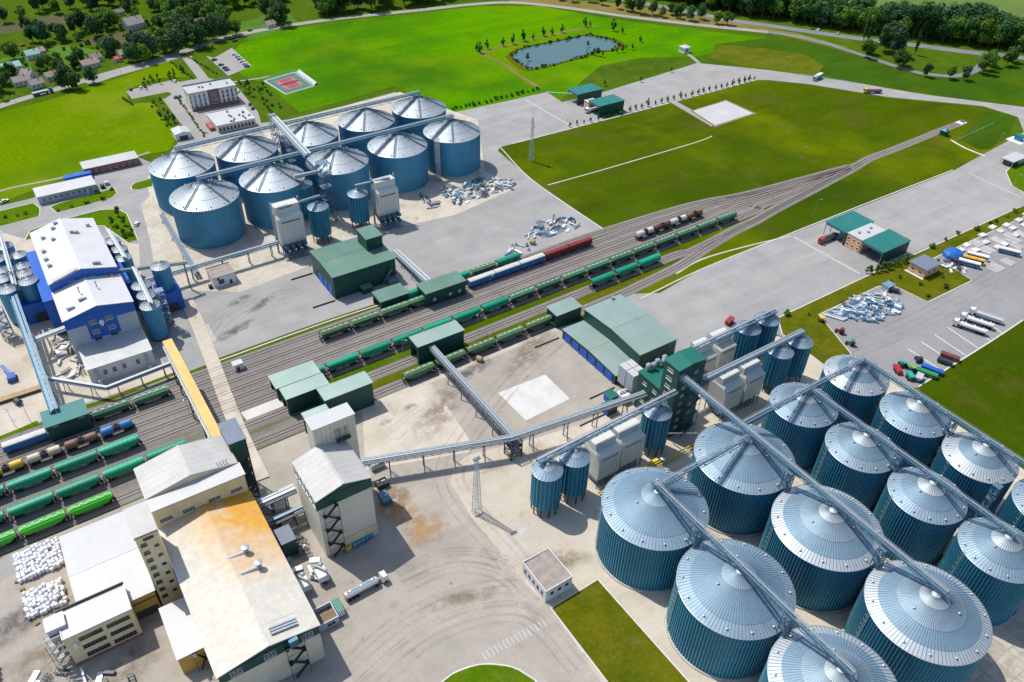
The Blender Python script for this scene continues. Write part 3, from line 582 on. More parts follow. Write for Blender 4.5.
# ================================================================== walkways, conveyors, towers
def conveyor(name, label, a, b, w=2.2, rail=1.1, truss=0., cas=.9, m=('galv_light', 'steel_blue'), supports=(), group=None, pipes=1, sup_w=.3):
    """overhead conveyor: casing, walkway grating, handrails, truss, support trestles at fractions along it"""
    a, b = Vector(a), Vector(b); L = (b-a).length; d = (b-a).normalized()
    t = thing(name, label, 'conveyor', (a.x, a.y, 0), group=group)
    x = d.cross(Vector((0, 0, 1))).normalized(); o = (a.x, a.y, 0); up = x.cross(d)
    for k in range(pipes):
        off = x*(-w*.22 + (k-(pipes-1)/2)*cas*1.35); mb = MB(o); mb.bar(a+off+up*.55, b+off+up*.55, cas, cas*.8); mb.build('conveyor_casing', m[0], t)
    mb = MB(o); mb.bar(a+x*w*.28, b+x*w*.28, w*.42, .1); mb.build('walkway', m[1], t)
    mb = MB(o)
    for s in (-1, 1):
        mb.bar(a+x*s*w/2, b+x*s*w/2, .16, .34)
    n = max(2, int(L/3))
    for i in range(n+1):
        p = a+d*(L*i/n); mb.bar(p-x*w/2, p+x*w/2, .12, .2)
    if truss:
        for s in (-1, 1):
            mb.bar(a+x*s*w/2-up*truss, b+x*s*w/2-up*truss, .13, .13)
            for i in range(n):
                p = a+d*(L*i/n)+x*s*w/2; q = a+d*(L*(i+1)/n)+x*s*w/2
                mb.bar(p-up*truss, q, .09) if i % 2 else mb.bar(p, q-up*truss, .09)
                mb.bar(p, p-up*truss, .09)
    mb.build('frame', m[1], t)
    if rail:
        for s in (-1, 1):
            mb = MB(o)
            for h in (rail*.55, rail): mb.bar(a+x*s*w/2+up*h, b+x*s*w/2+up*h, .07)
            for i in range(n+1): p = a+d*(L*i/n)+x*s*w/2; mb.bar(p, p+up*rail, .07)
            mb.build('handrail', m[0], t)
    for f in supports:
        p = a+(b-a)*f; mb = MB(o)
        for s in (-1, 1):
            q = p+x*s*(w/2); mb.bar((q.x+x.x*s*.5, q.y+x.y*s*.5, 0), q-up*.1, sup_w)
        for k in range(max(1, int(p.z/3))):
            z0 = p.z*k/max(1, int(p.z/3)); z1 = p.z*(k+1)/max(1, int(p.z/3))
            mb.bar((p.x-x.x*w/2, p.y-x.y*w/2, z0), (p.x+x.x*w/2, p.y+x.y*w/2, z1), .12); mb.bar((p.x-x.x*w/2, p.y-x.y*w/2, z1), (p.x+x.x*w/2, p.y+x.y*w/2, z1), .14)
        mb.build('support', m[1], t)
    return t
def lattice(name, label, x, y, w, h, m='steel_blue', cat='tower', d=None, step=3., leg=.22, stairs=False, taper=1., group=None):
    """open steel tower: four legs, girts, bracing; optional stair flights"""
    d = d or w; t = thing(name, label, cat, (x, y, 0), group=group)
    n = max(1, round(h/step)); Q = lambda i, k: ((-w/2, -d/2), (w/2, -d/2), (w/2, d/2), (-w/2, d/2))[k]
    def pt(i, k):
        f = 1-(1-taper)*i/n; q = Q(i, k % 4); return (q[0]*f, q[1]*f, h*i/n)
    for k in range(4):
        mb = MB(); mb.bar(pt(0, k), pt(n, k), leg); mb.build('leg', m, t)
    mb = MB()
    for i in range(n):
        for k in range(4):
            mb.bar(pt(i+1, k), pt(i+1, k+1), leg*.6); mb.bar(pt(i, k), pt(i+1, k+1), leg*.4)
            if i % 2 == 0 and w > 1.5: mb.bar(pt(i, k+1), pt(i+1, k), leg*.4)
    mb.build('bracing', m, t)
    if stairs:
        mb = MB()
        for i in range(n):
            z0, z1 = h*i/n, h*(i+1)/n; yy = -d/4 if i % 2 else d/4; xa, xb = (-w*.35, w*.35) if i % 2 else (w*.35, -w*.35)
            mb.bar((xa, yy, z0), (xb, yy, z1), .9, .12); mb.box(-w/2, w/2, -d/2, d/2, z1-.04, z1+.04) if i % 2 else None
        mb.build('stair_flights', 'galv_dark', t)
    return t
ZW = 29.6; SW = ('galv_light', 'steel_blue')
CW = 'walkway conveyors over the front silos'
conveyor('walkway_conveyor', 'walkway conveyor crossing the near row of large front silos to the bottom edge', (127.7, 107.5, ZW), (127.7, 35, ZW), 1.5, truss=1.0, cas=.42, m=SW, group=CW)
conveyor('walkway_conveyor', 'long walkway conveyor from the green tower over the second row of large silos', (167.8, 140, ZW+1), (167.8, 36.0, ZW), 1.9, truss=.9, m=SW, group=CW, pipes=2, cas=.4)
conveyor('walkway_conveyor', 'short walkway conveyor linking the two nearest large silos', (127, 105.6, ZW), (166.4, 105.6, ZW), 1.4, truss=1.5, cas=.4, m=SW, group=CW)
conveyor('walkway_conveyor', 'walkway conveyor from the crossing to the corner beside the tractors', (169.4, 110.6, ZW+.3), (232.3, 110.8, ZW), 1.5, truss=.9, cas=.42, m=SW, group=CW)
conveyor('walkway_conveyor', 'walkway conveyor over the inner row of medium silos', (202.2, 109.2, ZW), (202.2, 36.5, ZW), 1.4, truss=.8, cas=.4, m=SW, group=CW)
conveyor('walkway_conveyor', 'walkway conveyor along the outer row of silos by the dark lawn', (231.6, 109.2, ZW), (231.6, 34, ZW), 1.6, truss=.8, cas=.42, m=SW, group=CW)
LT = 'steel towers between the front silos'
for x, y, lb in [(127.7, 54.6, 'blue steel tower between the two nearest bottom silos'), (166.9, 54.6, 'rusty steel tower between the second-row large silos'), (127.7, 88.3, 'blue steel tower between the first two large silos'), (166.9, 88.3, 'blue steel tower behind the middle large silo'), (216.5, 50.2, 'blue steel tower between the inner and outer medium rows'), (202.2, 74.2, 'blue steel tower between the inner row silos'), (231.6, 74.4, 'blue steel tower between the outer row silos')]:
    lattice('support_tower', lb, x, y, 2.4, 29.0, 'rust_steel' if 'rusty' in lb and 'rust_steel' in MATS else 'steel_blue', d=2.2, stairs=True, group=LT)
# back group
ZB = 30.2
conveyor('walkway_conveyor', 'blue walkway conveyor over the near row of back silos', (69, 371.4, ZB), (214, 375.2, ZB), 2.6, truss=1.6, m=('galv_light', 'steel_blue'), group='walkway conveyors over the back silos')
conveyor('walkway_conveyor', 'blue walkway conveyor over the far row of back silos', (69, 410.4, ZB), (214.5, 415.4, ZB), 2.6, truss=1.6, group='walkway conveyors over the back silos')
conveyor('cross_conveyor', 'pale enclosed conveyor crossing between the back silo rows', (124, 415, ZB+3), (122.6, 364, ZB+2.2), 3.0, truss=1.2, cas=1.3, pipes=2, m=('galv_roof_bright', 'galv_light'))
lattice('support_tower', 'blue lattice tower between the back silos', 123.3, 392, 4, 30, 'steel_blue', stairs=True)
lattice('support_tower', 'open elevator tower between the back dryers', 125.8, 352, 5.5, 33, 'steel_blue', stairs=True, step=3.3)
lattice('lift_tower', 'steel lift tower at the end of the cross conveyor', 124.2, 417.5, 3.4, 34.5, 'galv_light', stairs=True)
lattice('ladder_tower', 'tall ladder tower between the two right back silos', 195.5, 361.5, 2.0, 26, 'galv_light', step=2.)
conveyor('feed_conveyor', 'pale conveyor from the left back bin to the elevator tower', (113.5, 361, 24), (127, 358, 25), 2.0, rail=.9, cas=1.2)
conveyor('feed_conveyor', 'thin conveyor joining the left back dryer to its bin', (94, 331, 25.8), (117, 337.5, 23.2), 1.2, rail=.8, cas=.6)
conveyor('feed_conveyor', 'thin conveyor joining the right back dryer to its bin', (136, 338.5, 23), (153, 334, 25), 1.2, rail=.8, cas=.6)
conveyor('yard_conveyor', 'long low conveyor from the blue plant to the left back dryer', (30, 332.7, 7), (92, 333.4, 7), 2.0, rail=1., truss=.8, supports=(.1, .32, .55, .75, .93), m=('galv_light', 'steel_blue'))
conveyor('ground_conveyor', 'grey ground conveyor running from the back silos to the yard conveyor', (53.0, 400, 1.6), (51.9, 334, 2.6), 2.2, rail=.9, cas=1.1, supports=(.1, .4, .7), m=('galv_dark', 'galv_dark'))
conveyor('loading_conveyor', 'white conveyor from the green loading shed to the track shed', (138.6, 304, 2.5), (137.2, 266, 6.2), 2.6, rail=.9, cas=1.2, pipes=2, m=('galv_roof_bright', 'galv_light'), supports=(.3, .6, .85))
# dryer row conveyors and centre yard
conveyor('dryer_conveyor', 'conveyor over the left dryers from the end bins to the green tower', (107, 138.0, 22.6), (166.5, 138.2, 24), 2.0, truss=.7, cas=.8, pipes=1, group='conveyors over the dryers')
conveyor('dryer_conveyor', 'conveyor over the near right dryers to the right bins', (180, 138.5, 22.6), (235, 138.9, 22.4), 2.0, truss=.7, cas=.8, group='conveyors over the dryers', pipes=2)
conveyor('dryer_conveyor', 'conveyor over the far right dryers to the far bins', (180, 153.2, 22.8), (236.6, 154.6, 22.2), 2.2, truss=.8, cas=.9, group='conveyors over the dryers')
conveyor('yard_conveyor', 'long double conveyor from the cream tower across the yard to the junction', (62.5, 181.2, 8), (113.5, 163, 8), 2.4, cas=.65, pipes=2, truss=.8, m=('galv_light', 'steel_grey'), supports=(.2, .42, .62, .82))
conveyor('yard_conveyor', 'double conveyor from the yard junction to the green tower', (113.5, 163, 8), (168, 153.5, 10.5), 2.4, cas=.65, pipes=2, truss=.8, m=('galv_light', 'steel_grey'), supports=(.15, .4, .62, .85))
conveyor('yard_conveyor', 'inclined conveyor from the green track shed down to the yard junction', (115.1, 225, 7.2), (114.6, 163.5, 7.8), 2.3, cas=.75, pipes=2, truss=.8, supports=(.28, .45, .63, .82), m=('galv_light', 'steel_grey'))
lattice('junction_tower', 'dark steel tower where the yard conveyors meet', 114.2, 162.4, 4.5, 8.2, 'dark_steel', stairs=True, leg=.35)
t = lattice('lighting_mast', 'thin tripod lighting mast standing in the lower yard', 89.5, 147, 2.4, 25.8, 'galv_light', cat='mast', step=1.6, leg=.12, taper=.35)
mb = MB(); mb.box(-1.6, 1.6, -1.6, 1.6, 0, .5); mb.build('foot', 'foundation', t)
mb = MB()
for k in range(6): mb.box(-1+.4*k-.16, -1+.4*k+.16, -.5, .5, 25.6, 26.2)
mb.build('floodlights', 'galv_dark', t)
t = lattice('radio_mast', 'slim lattice radio mast beside the upper apron', 256, 356, 2.6, 27, 'galv_light', cat='mast', step=2., leg=.13, taper=.3)
mb = MB(); mb.bar((0, 0, 27), (0, 0, 32), .12); mb.box(-1.2, 1.2, -1.2, 1.2, 21.4, 21.6); mb.build('antenna', 'galv_light', t)
# blue plant conveyors
conveyor('plant_conveyor', 'blue inclined conveyor from the plant bins down to the green track shed', (-20.5, 345, 15), (-19.0, 262, 8.5), 2.6, cas=1.0, pipes=2, truss=.9, supports=(.35, .6, .8), m=('galv_roof_dull', 'steel_blue'))
conveyor('pipe_bridge', 'grey pipe bridge from the track shed corner towards the plant annex', (-18.6, 287.5, 5), (-.3, 269.2, 5), 1.4, rail=0, cas=1.1, supports=(.3, .75), m=('galv_light', 'galv_dark'))
conveyor('pipe_bridge', 'grey pipe bridge along the front of the plant annex', (-.3, 269.2, 5), (24.6, 271.0, 5.2), 1.4, rail=0, cas=1.1, supports=(.15, .5, .85), m=('galv_light', 'galv_dark'))
conveyor('pipe_bridge', 'pale double pipe bridge left of the plant facade', (-19, 309, 9), (-5.8, 311, 9), 2.2, rail=.9, cas=.8, pipes=2, m=('galv_roof_bright', 'galv_light'), supports=(.4,))
conveyor('roof_conveyor', 'pale screw conveyor over the left process bins', (-18.0, 337, 19.6), (-17.6, 390, 18.2), 1.6, rail=1, cas=.8, m=('galv_roof_bright', 'galv_light'))
conveyor('roof_conveyor', 'pale screw conveyor over the right front process bins', (26.0, 295, 19.2), (26.4, 325, 19.6), 1.6, rail=1, cas=.8, m=('galv_roof_bright', 'galv_light'))
conveyor('roof_conveyor', 'pale screw conveyor over the right rear process bins', (25.4, 340, 16.6), (24.4, 370, 16.6), 1.6, rail=1, cas=.8, m=('galv_roof_bright', 'galv_light'))
conveyor('plant_conveyor', 'long thin conveyor from the plant roof to the right base block', (20, 325.5, 19.5), (48, 327, 13.5), 1.4, rail=.9, cas=.7, m=('galv_light', 'steel_blue'), supports=(.6, .95))
lattice('stair_tower', 'steel stair tower beside the left plant bins', -27.2, 331, 4, 14, 'steel_blue', stairs=True)
lattice('stair_tower', 'steel stair tower behind the left plant bins', -18, 345.6, 3, 22, 'galv_dark', stairs=True)
lattice('stair_tower', 'steel stair tower between the right plant bins', 31.0, 303.5, 3.2, 19, 'galv_dark', stairs=True)

# ================================================================== dryers
mat('dryer_white', (.62, .62, .58), .45, .2, var=.07, scale=.4, dirt=.18, dirtcol=(.45, .43, .38), wave=('X', .5, .02, 'SIN'))
mat('dryer_grey', (.44, .46, .46), .45, .3, var=.1, scale=.5, dirt=.2)
mat('louvre', (.06, .085, .10), .6, .3, var=.2)
def dryer(label, x0, x1, y0, y1, h, group, fan=True, style=0):
    t = thing('grain_dryer', label, 'dryer', ((x0+x1)/2, y0, 0), group=group); W = (x1-x0)/2; D = y1-y0
    lo = 3.4 if style == 0 else 6.2
    mb = MB(); mb.hexa([(-W, 0, lo+.8), (W, 0, lo+.8), (W, D, lo+.8), (-W, D, lo+.8), (-W, 0, h*.80), (W, 0, h*.80), (W, D, h*.80), (-W, D, h*.80)])
    mb.hexa([(-W, 0, h*.80), (W, 0, h*.80), (W, D, h*.80), (-W, D, h*.80), (-W+.4, D*.30, h*.86), (W-.4, D*.30, h*.86), (W-.2, D, h*.86), (-W+.2, D, h*.86)])
    mb.build('drying_column', 'dryer_white', t)
    mb = MB(); mb.box(-W+.3, W-.3, D*.34, D*.98, h*.86, h); mb.build('exhaust_hood', 'dryer_white', t)
    mb = MB(); mb.box(-W*.7, W*.7, -.06, .0, h*.71, h*.735); mb.build('vent_slot', 'louvre', t)
    mb = MB(); n = 7
    for i in range(n+1):
        x = -W+2*W*i/n; mb.bar((x, -.06, lo+1.), (x, -.06, h*.79), .10, .10)
    mb.build('seams', 'dryer_grey', t)
    mb = MB(); mb.box(-W+.2, W-.2, D*.3, D*.36, h, h+.1); mb.box(-W+.2, W-.2, D*.96, D*1.02, h, h+.1)
    for i in range(9):
        x = -W+.4+(2*W-.8)*i/8; mb.bar((x, D*.33, h), (x, D*.33, h+1.), .08)
    mb.bar((-W+.3, D*.33, h+1), (W-.3, D*.33, h+1), .08); mb.build('handrail', 'galv_light', t)
    mb = MB(); k = 5
    for i in range(k):
        for y in (.2, D-.2): x = -W+.2+(2*W-.4)*i/(k-1); mb.bar((x, y, 0), (x, y, lo+.8), .3)
    mb.hexa([(-W*.8, D*.25, lo*.35), (W*.8, D*.25, lo*.35), (W*.8, D*.75, lo*.35), (-W*.8, D*.75, lo*.35), (-W, .05, lo+.8), (W, .05, lo+.8), (W, D-.05, lo+.8), (-W, D-.05, lo+.8)])
    mb.build('base_frame', 'galv_dark', t)
    if fan:
        for i in range(4):
            for j in range(2):
                x = -W+(i+.5)*W/2; z = lo*.38+j*lo*.55; mb = MB(); mb.tube((x, .1, z+.6), (x, -2.0-.5*j, z+.9), 1.0, 10, r2=.75); mb.box(x-.75, x+.75, -2.9, -1.9, z, z+1.5); mb.build('fan', 'steel_blue', t)
        mb = MB(); mb.box(-W-.2, W+.2, -3.4, 0, .5, .62)
        for i in range(6): x = -W+2*W*i/5; mb.bar((x, -3.3, 0), (x, -3.3, 2.0), .12)
        mb.bar((-W, -3.3, 2), (W, -3.3, 2), .1); mb.bar((-W, -3.3, 1.3), (W, -3.3, 1.3), .08); mb.build('fan_platform', 'galv_light', t)
    if style:
        mb = MB()
        for s in (-1, 1): mb.bar((s*(W+.5), D*.8, 0), (s*(W+.5), D*.8, h+1.4), .55, .8)
        mb.build('elevator_leg', 'galv_light', t)
    return t
DG = 'white grain dryers'
dryer('tall white dryer at the left of the back silos', 92.2, 104.6, 329.8, 337.2, 26, 'white dryers by the back silos', style=1)
dryer('tall white dryer beside the heap of stored ducts', 144.4, 155.8, 331, 338, 24.6, 'white dryers by the back silos', style=1)
for x0, x1, y0, lb in [(129.6, 138.9, 133.4, 'cream dryer next to the end bins'), (139.9, 150.2, 134.0, 'cream dryer next to the ribbed bin by the green tower'), (190.6, 200.2, 134.8, 'cream dryer nearest the green tower on its right'), (201.8, 211.4, 134.8, 'cream dryer next to the slim bins on the right'),
                       (196.2, 203.6, 152.5, 'cream dryer in the far row nearest the green tower'), (206.0, 214.8, 153.0, 'cream dryer in the far row next to the slim bins')]:
    dryer(lb, x0, x1, y0, y0+8.5, 18.6, DG, fan=False)
mat('yellow_paint', (.66, .48, .05), .5, var=.15, dirt=.3)
t = thing('gas_pipe', 'yellow gas pipe running between the dryers and the large silos', 'pipe', (150, 128, 0)); o = (150, 128, 0)
for s in range(2):
    mb = MB(o); mb.tube((128, 129.5+s*.9, 1.6+s*.3), (222, 128.6+s*.9, 1.6+s*.3), .22); mb.build('pipe', 'yellow_paint', t)
mb = MB(o)
for i in range(14): x = 129+i*7; mb.bar((x, 129.5, 0), (x, 129.5, 1.6), .16); mb.bar((x, 129.4, 1.5), (x, 131.8, 1.5), .12)
mb.build('pipe_rack', 'yellow_paint', t)
mb = MB(o); mb.box(148, 156, 130.8, 132, .5, 2.2); mb.build('burner_platform', 'yellow_paint', t)
mb = MB(o); mb.ring((157, 130, 2.3), [(.1, 0), (1.1, .3), (1.1, .9), (.1, 1.3)], 12); mb.build('lamp_tank', 'galv_roof_bright', t)
# ================================================================== buildings
mat('cream_wall', (.68, .585, .37), .85, var=.10, scale=.15, dirt=.3, dirtcol=(.36, .29, .17), bump=.02, bscale=3)
mat('cream_panel', (.66, .62, .50), .6, var=.06, scale=.2, dirt=.18, dirtcol=(.42, .38, .3), wave=('X', .5, .02, 'SIN'))
mat('ochre_wall', (.52, .33, .07), .8, var=.1, scale=.2, dirt=.3)
mat('beige_wall', (.58, .56, .45), .8, var=.08, scale=.2, dirt=.2)
mat('brick_red', (.30, .12, .08), .85, var=.2, scale=.8)
mat('white_wall', (.66, .67, .68), .7, var=.06, scale=.2, dirt=.18, dirtcol=(.45, .45, .44))
mat('grey_panel', (.42, .46, .52), .5, .15, var=.06, scale=.2, dirt=.18, wave=('X', 1., .02))
mat('orange_wall', (.72, .40, .22), .8, var=.06, scale=.3)
mat('green_sheet', (.006, .062, .052), .45, .1, var=.10, scale=.2, dirt=.15, dirtcol=(.03, .09, .08), wave=('X', .4, .03, 'SIN'))
mat('green_sheet_y', (.006, .062, .052), .45, .1, var=.10, scale=.2, dirt=.15, dirtcol=(.03, .09, .08), wave=('Y', .4, .03, 'SIN'))
mat('green_roof', (.10, .20, .15), .45, .15, var=.10, scale=.12, dirt=.25, dirtcol=(.17, .22, .18), wave=('X', .45, .03, 'SIN'))
mat('palegreen_roof', (.25, .34, .30), .4, .25, var=.08, scale=.1, dirt=.3, dirtcol=(.32, .35, .31), wave=('X', .45, .03, 'SIN'))
mat('teal_roof', (.012, .165, .145), .4, .1, var=.08, scale=.15, dirt=.12, wave=('X', .5, .03, 'SIN'))
mat('jade_roof', (.008, .135, .10), .4, .1, var=.08, scale=.2, wave=('X', .5, .03, 'SIN'))
mat('blue_sheet', (.012, .105, .46), .4, .1, var=.12, scale=.3, dirt=.1, wave=('X', .4, .03, 'SIN'))
mat('blue_door', (.015, .11, .50), .45, .1, var=.1, scale=1.)
mat('white_roof', (.47, .47, .465), .5, .05, var=.05, scale=.15, dirt=.28, dirtcol=(.50, .50, .49), wave=('X', .6, .02, 'SIN'))
mat('plant_roof', (.56, .56, .56), .5, .05, var=.05, scale=.15, dirt=.15, dirtcol=(.44, .44, .44), wave=('Y', .6, .02, 'SIN'))
mat('white_roof_y', (.44, .445, .45), .5, .05, var=.05, scale=.15, dirt=.2, dirtcol=(.56, .56, .55), wave=('Y', .6, .02, 'SIN'))
mat('grey_roof', (.44, .43, .41), .6, .1, var=.08, scale=.15, dirt=.3, dirtcol=(.33, .32, .30), wave=('Y', .8, .02, 'SIN'))
mat('grey_roof_x', (.42, .43, .43), .55, .15, var=.08, scale=.15, dirt=.3, dirtcol=(.31, .32, .32), wave=('X', .8, .02, 'SIN'))
mat('slate_roof', (.15, .18, .235), .6, var=.1, scale=.4)
mat('brown_roof', (.30, .255, .22), .85, var=.22, scale=.5, wave=('X', .6, .05, 'SIN'))
mat('yellow_roof', (.68, .42, .13), .55, var=.1, scale=.3, dirt=.15, wave=('Y', .8, .02, 'SIN'))
mat('glass', (.03, .04, .05), .12, 0, var=.1, spec=.7)
mat('frame_white', (.66, .66, .64), .5, var=.05)
mat('frame_dark', (.07, .06, .05), .5)
mat('flat_black', (.05, .05, .05), .8, var=.3)
def stained_roof():                       # pale sheet roof with ochre grain dust settled at its upper end
    m, n, l, b = _new('dusty_roof'); g = n.new('ShaderNodeNewGeometry').outputs['Position']
    sp = n.new('ShaderNodeSeparateXYZ'); l.new(g, sp.inputs[0])
    a = _mapr(n, l, sp.outputs['Y'], 134, 180, 0, 1); s = _mapr(n, l, sp.outputs['X'], 1, 25, .25, 1.15)
    mu = n.new('ShaderNodeMath'); mu.operation = 'MULTIPLY'; l.new(a, mu.inputs[0]); l.new(s, mu.inputs[1])
    nz = _mapr(n, l, _noise(n, l, g, .10, 5, .6), .25, .75, .45, 1.25); m2 = n.new('ShaderNodeMath'); m2.operation = 'MULTIPLY'; l.new(mu.outputs[0], m2.inputs[0]); l.new(nz, m2.inputs[1])
    f = _mapr(n, l, m2.outputs[0], .14, .70, 0, 1)
    c = _mix(n, l, f, (.535, .505, .435), (.58, .29, .03))
    k = _mapr(n, l, _noise(n, l, g, .5, 5), .3, .7, .88, 1.1); c = _mix(n, l, 1., c, k, 'MULTIPLY')
    d = _mapr(n, l, _noise(n, l, g, .12, 6, .7), .6, .8, 0, .5); c = _mix(n, l, d, c, (.42, .36, .26))
    l.new(c, b.inputs['Base Color']); b.inputs['Roughness'].default_value = .6
    wv = n.new('ShaderNodeTexWave'); wv.bands_direction = 'Y'; wv.inputs['Scale'].default_value = .4; l.new(g, wv.inputs['Vector'])
    bp = n.new('ShaderNodeBump'); bp.inputs['Distance'].default_value = .02; l.new(wv.outputs['Fac'], bp.inputs['Height']); l.new(bp.outputs[0], b.inputs['Normal'])
    MATS['dusty_roof'] = m
stained_roof()
WC = {}
def window(t, x, y, z, rz, w=1.2, h=1.4, nx=2, ny=1, fm='frame_white', sill=True, name='window'):
    """framed window on a wall; (x, y, z) = sill centre in world, rz = 0 faces -y"""
    k = (w, h, nx, ny, fm)
    if k not in WC:
        f = MB()
        for i in range(nx+1): xx = -w/2+w*i/nx; f.box(xx-.04, xx+.04, -.10, .03, 0, h)
        for j in range(ny+1): zz = h*j/ny; f.box(-w/2-.05, w/2+.05, -.09, .03, zz-.045, zz+.045)
        f.box(-w/2-.15, w/2+.15, -.22, .02, -.16, -.08)
        p = MB(); p.box(-w/2, w/2, -.045, .02, 0, h)
        WC[k] = (f.mesh('window', fm), p.mesh('pane', 'glass'))
    o = put(name, WC[k][0], t, Vector((x, y, z))-t.location, rz=rz); put('pane', WC[k][1], o); return o
def bld(name, label, cat, x0, y0, group=None): return thing(name, label, cat, (x0, y0, 0), group=group)
def walls(t, x0, x1, y0, y1, z0, z1, m, name='wall'):
    mb = MB(t.location); mb.box(x0, x1, y0, y1, z0, z1); return mb.build(name, m, t)
def gable(t, x0, x1, y0, y1, z, rise, axis, m, ov=.4, th=.25, name='roof', gm=None):
    """two-slope roof; axis = direction of the ridge; gm = material of the gable triangles"""
    mb = MB(t.location)
    if axis == 'y':
        xm = (x0+x1)/2; k = rise/(xm-x0)
        for s, xe in ((-1, x0), (1, x1)):
            e = xe+s*ov; ze = z-ov*k
            mb.hexa([(xm, y0-ov, z+rise), (e, y0-ov, ze), (e, y1+ov, ze), (xm, y1+ov, z+rise)] + [(xm, y0-ov, z+rise+th), (e, y0-ov, ze+th), (e, y1+ov, ze+th), (xm, y1+ov, z+rise+th)])
        mb.box(xm-.35, xm+.35, y0-ov, y1+ov, z+rise+th-.08, z+rise+th+.06)
    else:
        ym = (y0+y1)/2; k = rise/(ym-y0)
        for s, ye in ((-1, y0), (1, y1)):
            e = ye+s*ov; ze = z-ov*k
            mb.hexa([(x0-ov, ym, z+rise), (x0-ov, e, ze), (x1+ov, e, ze), (x1+ov, ym, z+rise)] + [(x0-ov, ym, z+rise+th), (x0-ov, e, ze+th), (x1+ov, e, ze+th), (x1+ov, ym, z+rise+th)])
        mb.box(x0-ov, x1+ov, ym-.35, ym+.35, z+rise+th-.08, z+rise+th+.06)
    nrm = int((y1-y0 if axis == 'y' else x1-x0)/2.2) if m != 'dusty_roof' else 2
    for i in range(nrm+1):                     # standing seams of the roof sheets
        for s in (-1, 1):
            if axis == 'y':
                y = y0-ov+.1+(y1-y0+2*ov-.2)*i/nrm; e = (x0-ov) if s < 0 else (x1+ov); mb.bar((xm, y, z+rise+th), (e, y, z-ov*k+th), .07, .05)
            else:
                x = x0-ov+.1+(x1-x0+2*ov-.2)*i/nrm; e = (y0-ov) if s < 0 else (y1+ov); mb.bar((x, ym, z+rise+th), (x, e, z-ov*k+th), .07, .05)
    r = mb.build(name, m, t)
    if gm:
        xm, ym = (x0+x1)/2, (y0+y1)/2
        for e in ((y0, y1) if axis == 'y' else (x0, x1)):
            mb = MB(t.location)
            if axis == 'y': mb.hexa([(x0, e-.01, z-.02), (x1, e-.01, z-.02), (x1, e+.01, z-.02), (x0, e+.01, z-.02), (xm-.01, e-.01, z+rise), (xm+.01, e-.01, z+rise), (xm+.01, e+.01, z+rise), (xm-.01, e+.01, z+rise)])
            else: mb.hexa([(e-.01, y0, z-.02), (e+.01, y0, z-.02), (e+.01, y1, z-.02), (e-.01, y1, z-.02), (e-.01, ym-.01, z+rise), (e+.01, ym-.01, z+rise), (e+.01, ym+.01, z+rise), (e-.01, ym+.01, z+rise)])
            mb.build('gable_wall', gm, t)
    return r
def flat(t, x0, x1, y0, y1, z, m, ov=.3, th=.3, dz=0., name='roof'):
    """slab roof; dz = extra height at the y1 side"""
    mb = MB(t.location); mb.hexa([(x0-ov, y0-ov, z), (x1+ov, y0-ov, z), (x1+ov, y1+ov, z+dz), (x0-ov, y1+ov, z+dz), (x0-ov, y0-ov, z+th), (x1+ov, y0-ov, z+th), (x1+ov, y1+ov, z+dz+th), (x0-ov, y1+ov, z+dz+th)])
    n = max(2, int((x1-x0)/1.8))
    for i in range(n+1): x = x0-ov+.08+(x1-x0+2*ov-.16)*i/n; mb.bar((x, y0-ov, z+th), (x, y1+ov, z+dz+th), .07, .05)
    return mb.build(name, m, t)
def parapet(t, x0, x1, y0, y1, z, h, w, m, sides='NSEW'):
    mb = MB(t.location)
    if 'S' in sides: mb.box(x0, x1, y0, y0+w, z, z+h)
    if 'N' in sides: mb.box(x0, x1, y1-w, y1, z, z+h)
    if 'W' in sides: mb.box(x0, x0+w, y0+w, y1-w, z, z+h)
    if 'E' in sides: mb.box(x1-w, x1, y0+w, y1-w, z, z+h)
    return mb.build('parapet', m, t)
def stairs(t, x0, x1, y, z0, z1, step=3.2, depth=1.6, m='dark_steel'):
    """zigzag fire stair on a wall facing -y: landings, flights, rails"""
    n = max(1, round((z1-z0)/step)); mb = MB(t.location)
    for i in range(n):
        a = z0+(z1-z0)*i/n; b = z0+(z1-z0)*(i+1)/n; xa, xb = (x0+.8, x1-.8) if i % 2 == 0 else (x1-.8, x0+.8)
        mb.bar((xa, y-depth*.3 if i % 2 else y-depth*.75, a), (xb, y-depth*.3 if i % 2 else y-depth*.75, b), .75, .22)
        mb.bar((xa, y-depth, a+1), (xb, y-depth, b+1), .08); xe = xb; s = 1 if xb > xa else -1
        mb.box(min(xe, xe+s*.9), max(xe, xe+s*.9), y-depth, y-.02, b-.08, b+.04)
        mb.bar((x0, y-depth, a+1), (x0, y-depth, b+1), .07); mb.bar((x1, y-depth, a+1), (x1, y-depth, b+1), .07)
        mb.bar((x0, y-depth, b+1), (x1, y-depth, b+1), .07)
    for x in (x0, x1): mb.bar((x, y-depth, 0 if z0 < 4 else z0), (x, y-depth, z1+1), .14)
    return mb.build('fire_stair', m, t)
def unit(t, x, y, z, w, d, h, m='galv_light', name='roof_unit'):
    mb = MB(t.location); mb.box(x-w/2, x+w/2, y-d/2, y+d/2, z, z+h); mb.box(x-w/2-.08, x+w/2+.08, y-d/2-.08, y+d/2+.08, z+h, z+h+.1); return mb.build(name, m, t)
def pipe_vent(t, x, y, z, r, h, name='roof_vent', m='galv_light'):
    mb = MB(t.location); mb.ring((x, y, z), [(r, 0), (r, h*.8), (r*1.7, h*.8), (r*1.7, h*.92), (.05, h)], 10); return mb.build(name, m, t)
S, E_, N_, W_ = 0, pi/2, pi, -pi/2        # wall facings: -y, +x, +y, -x

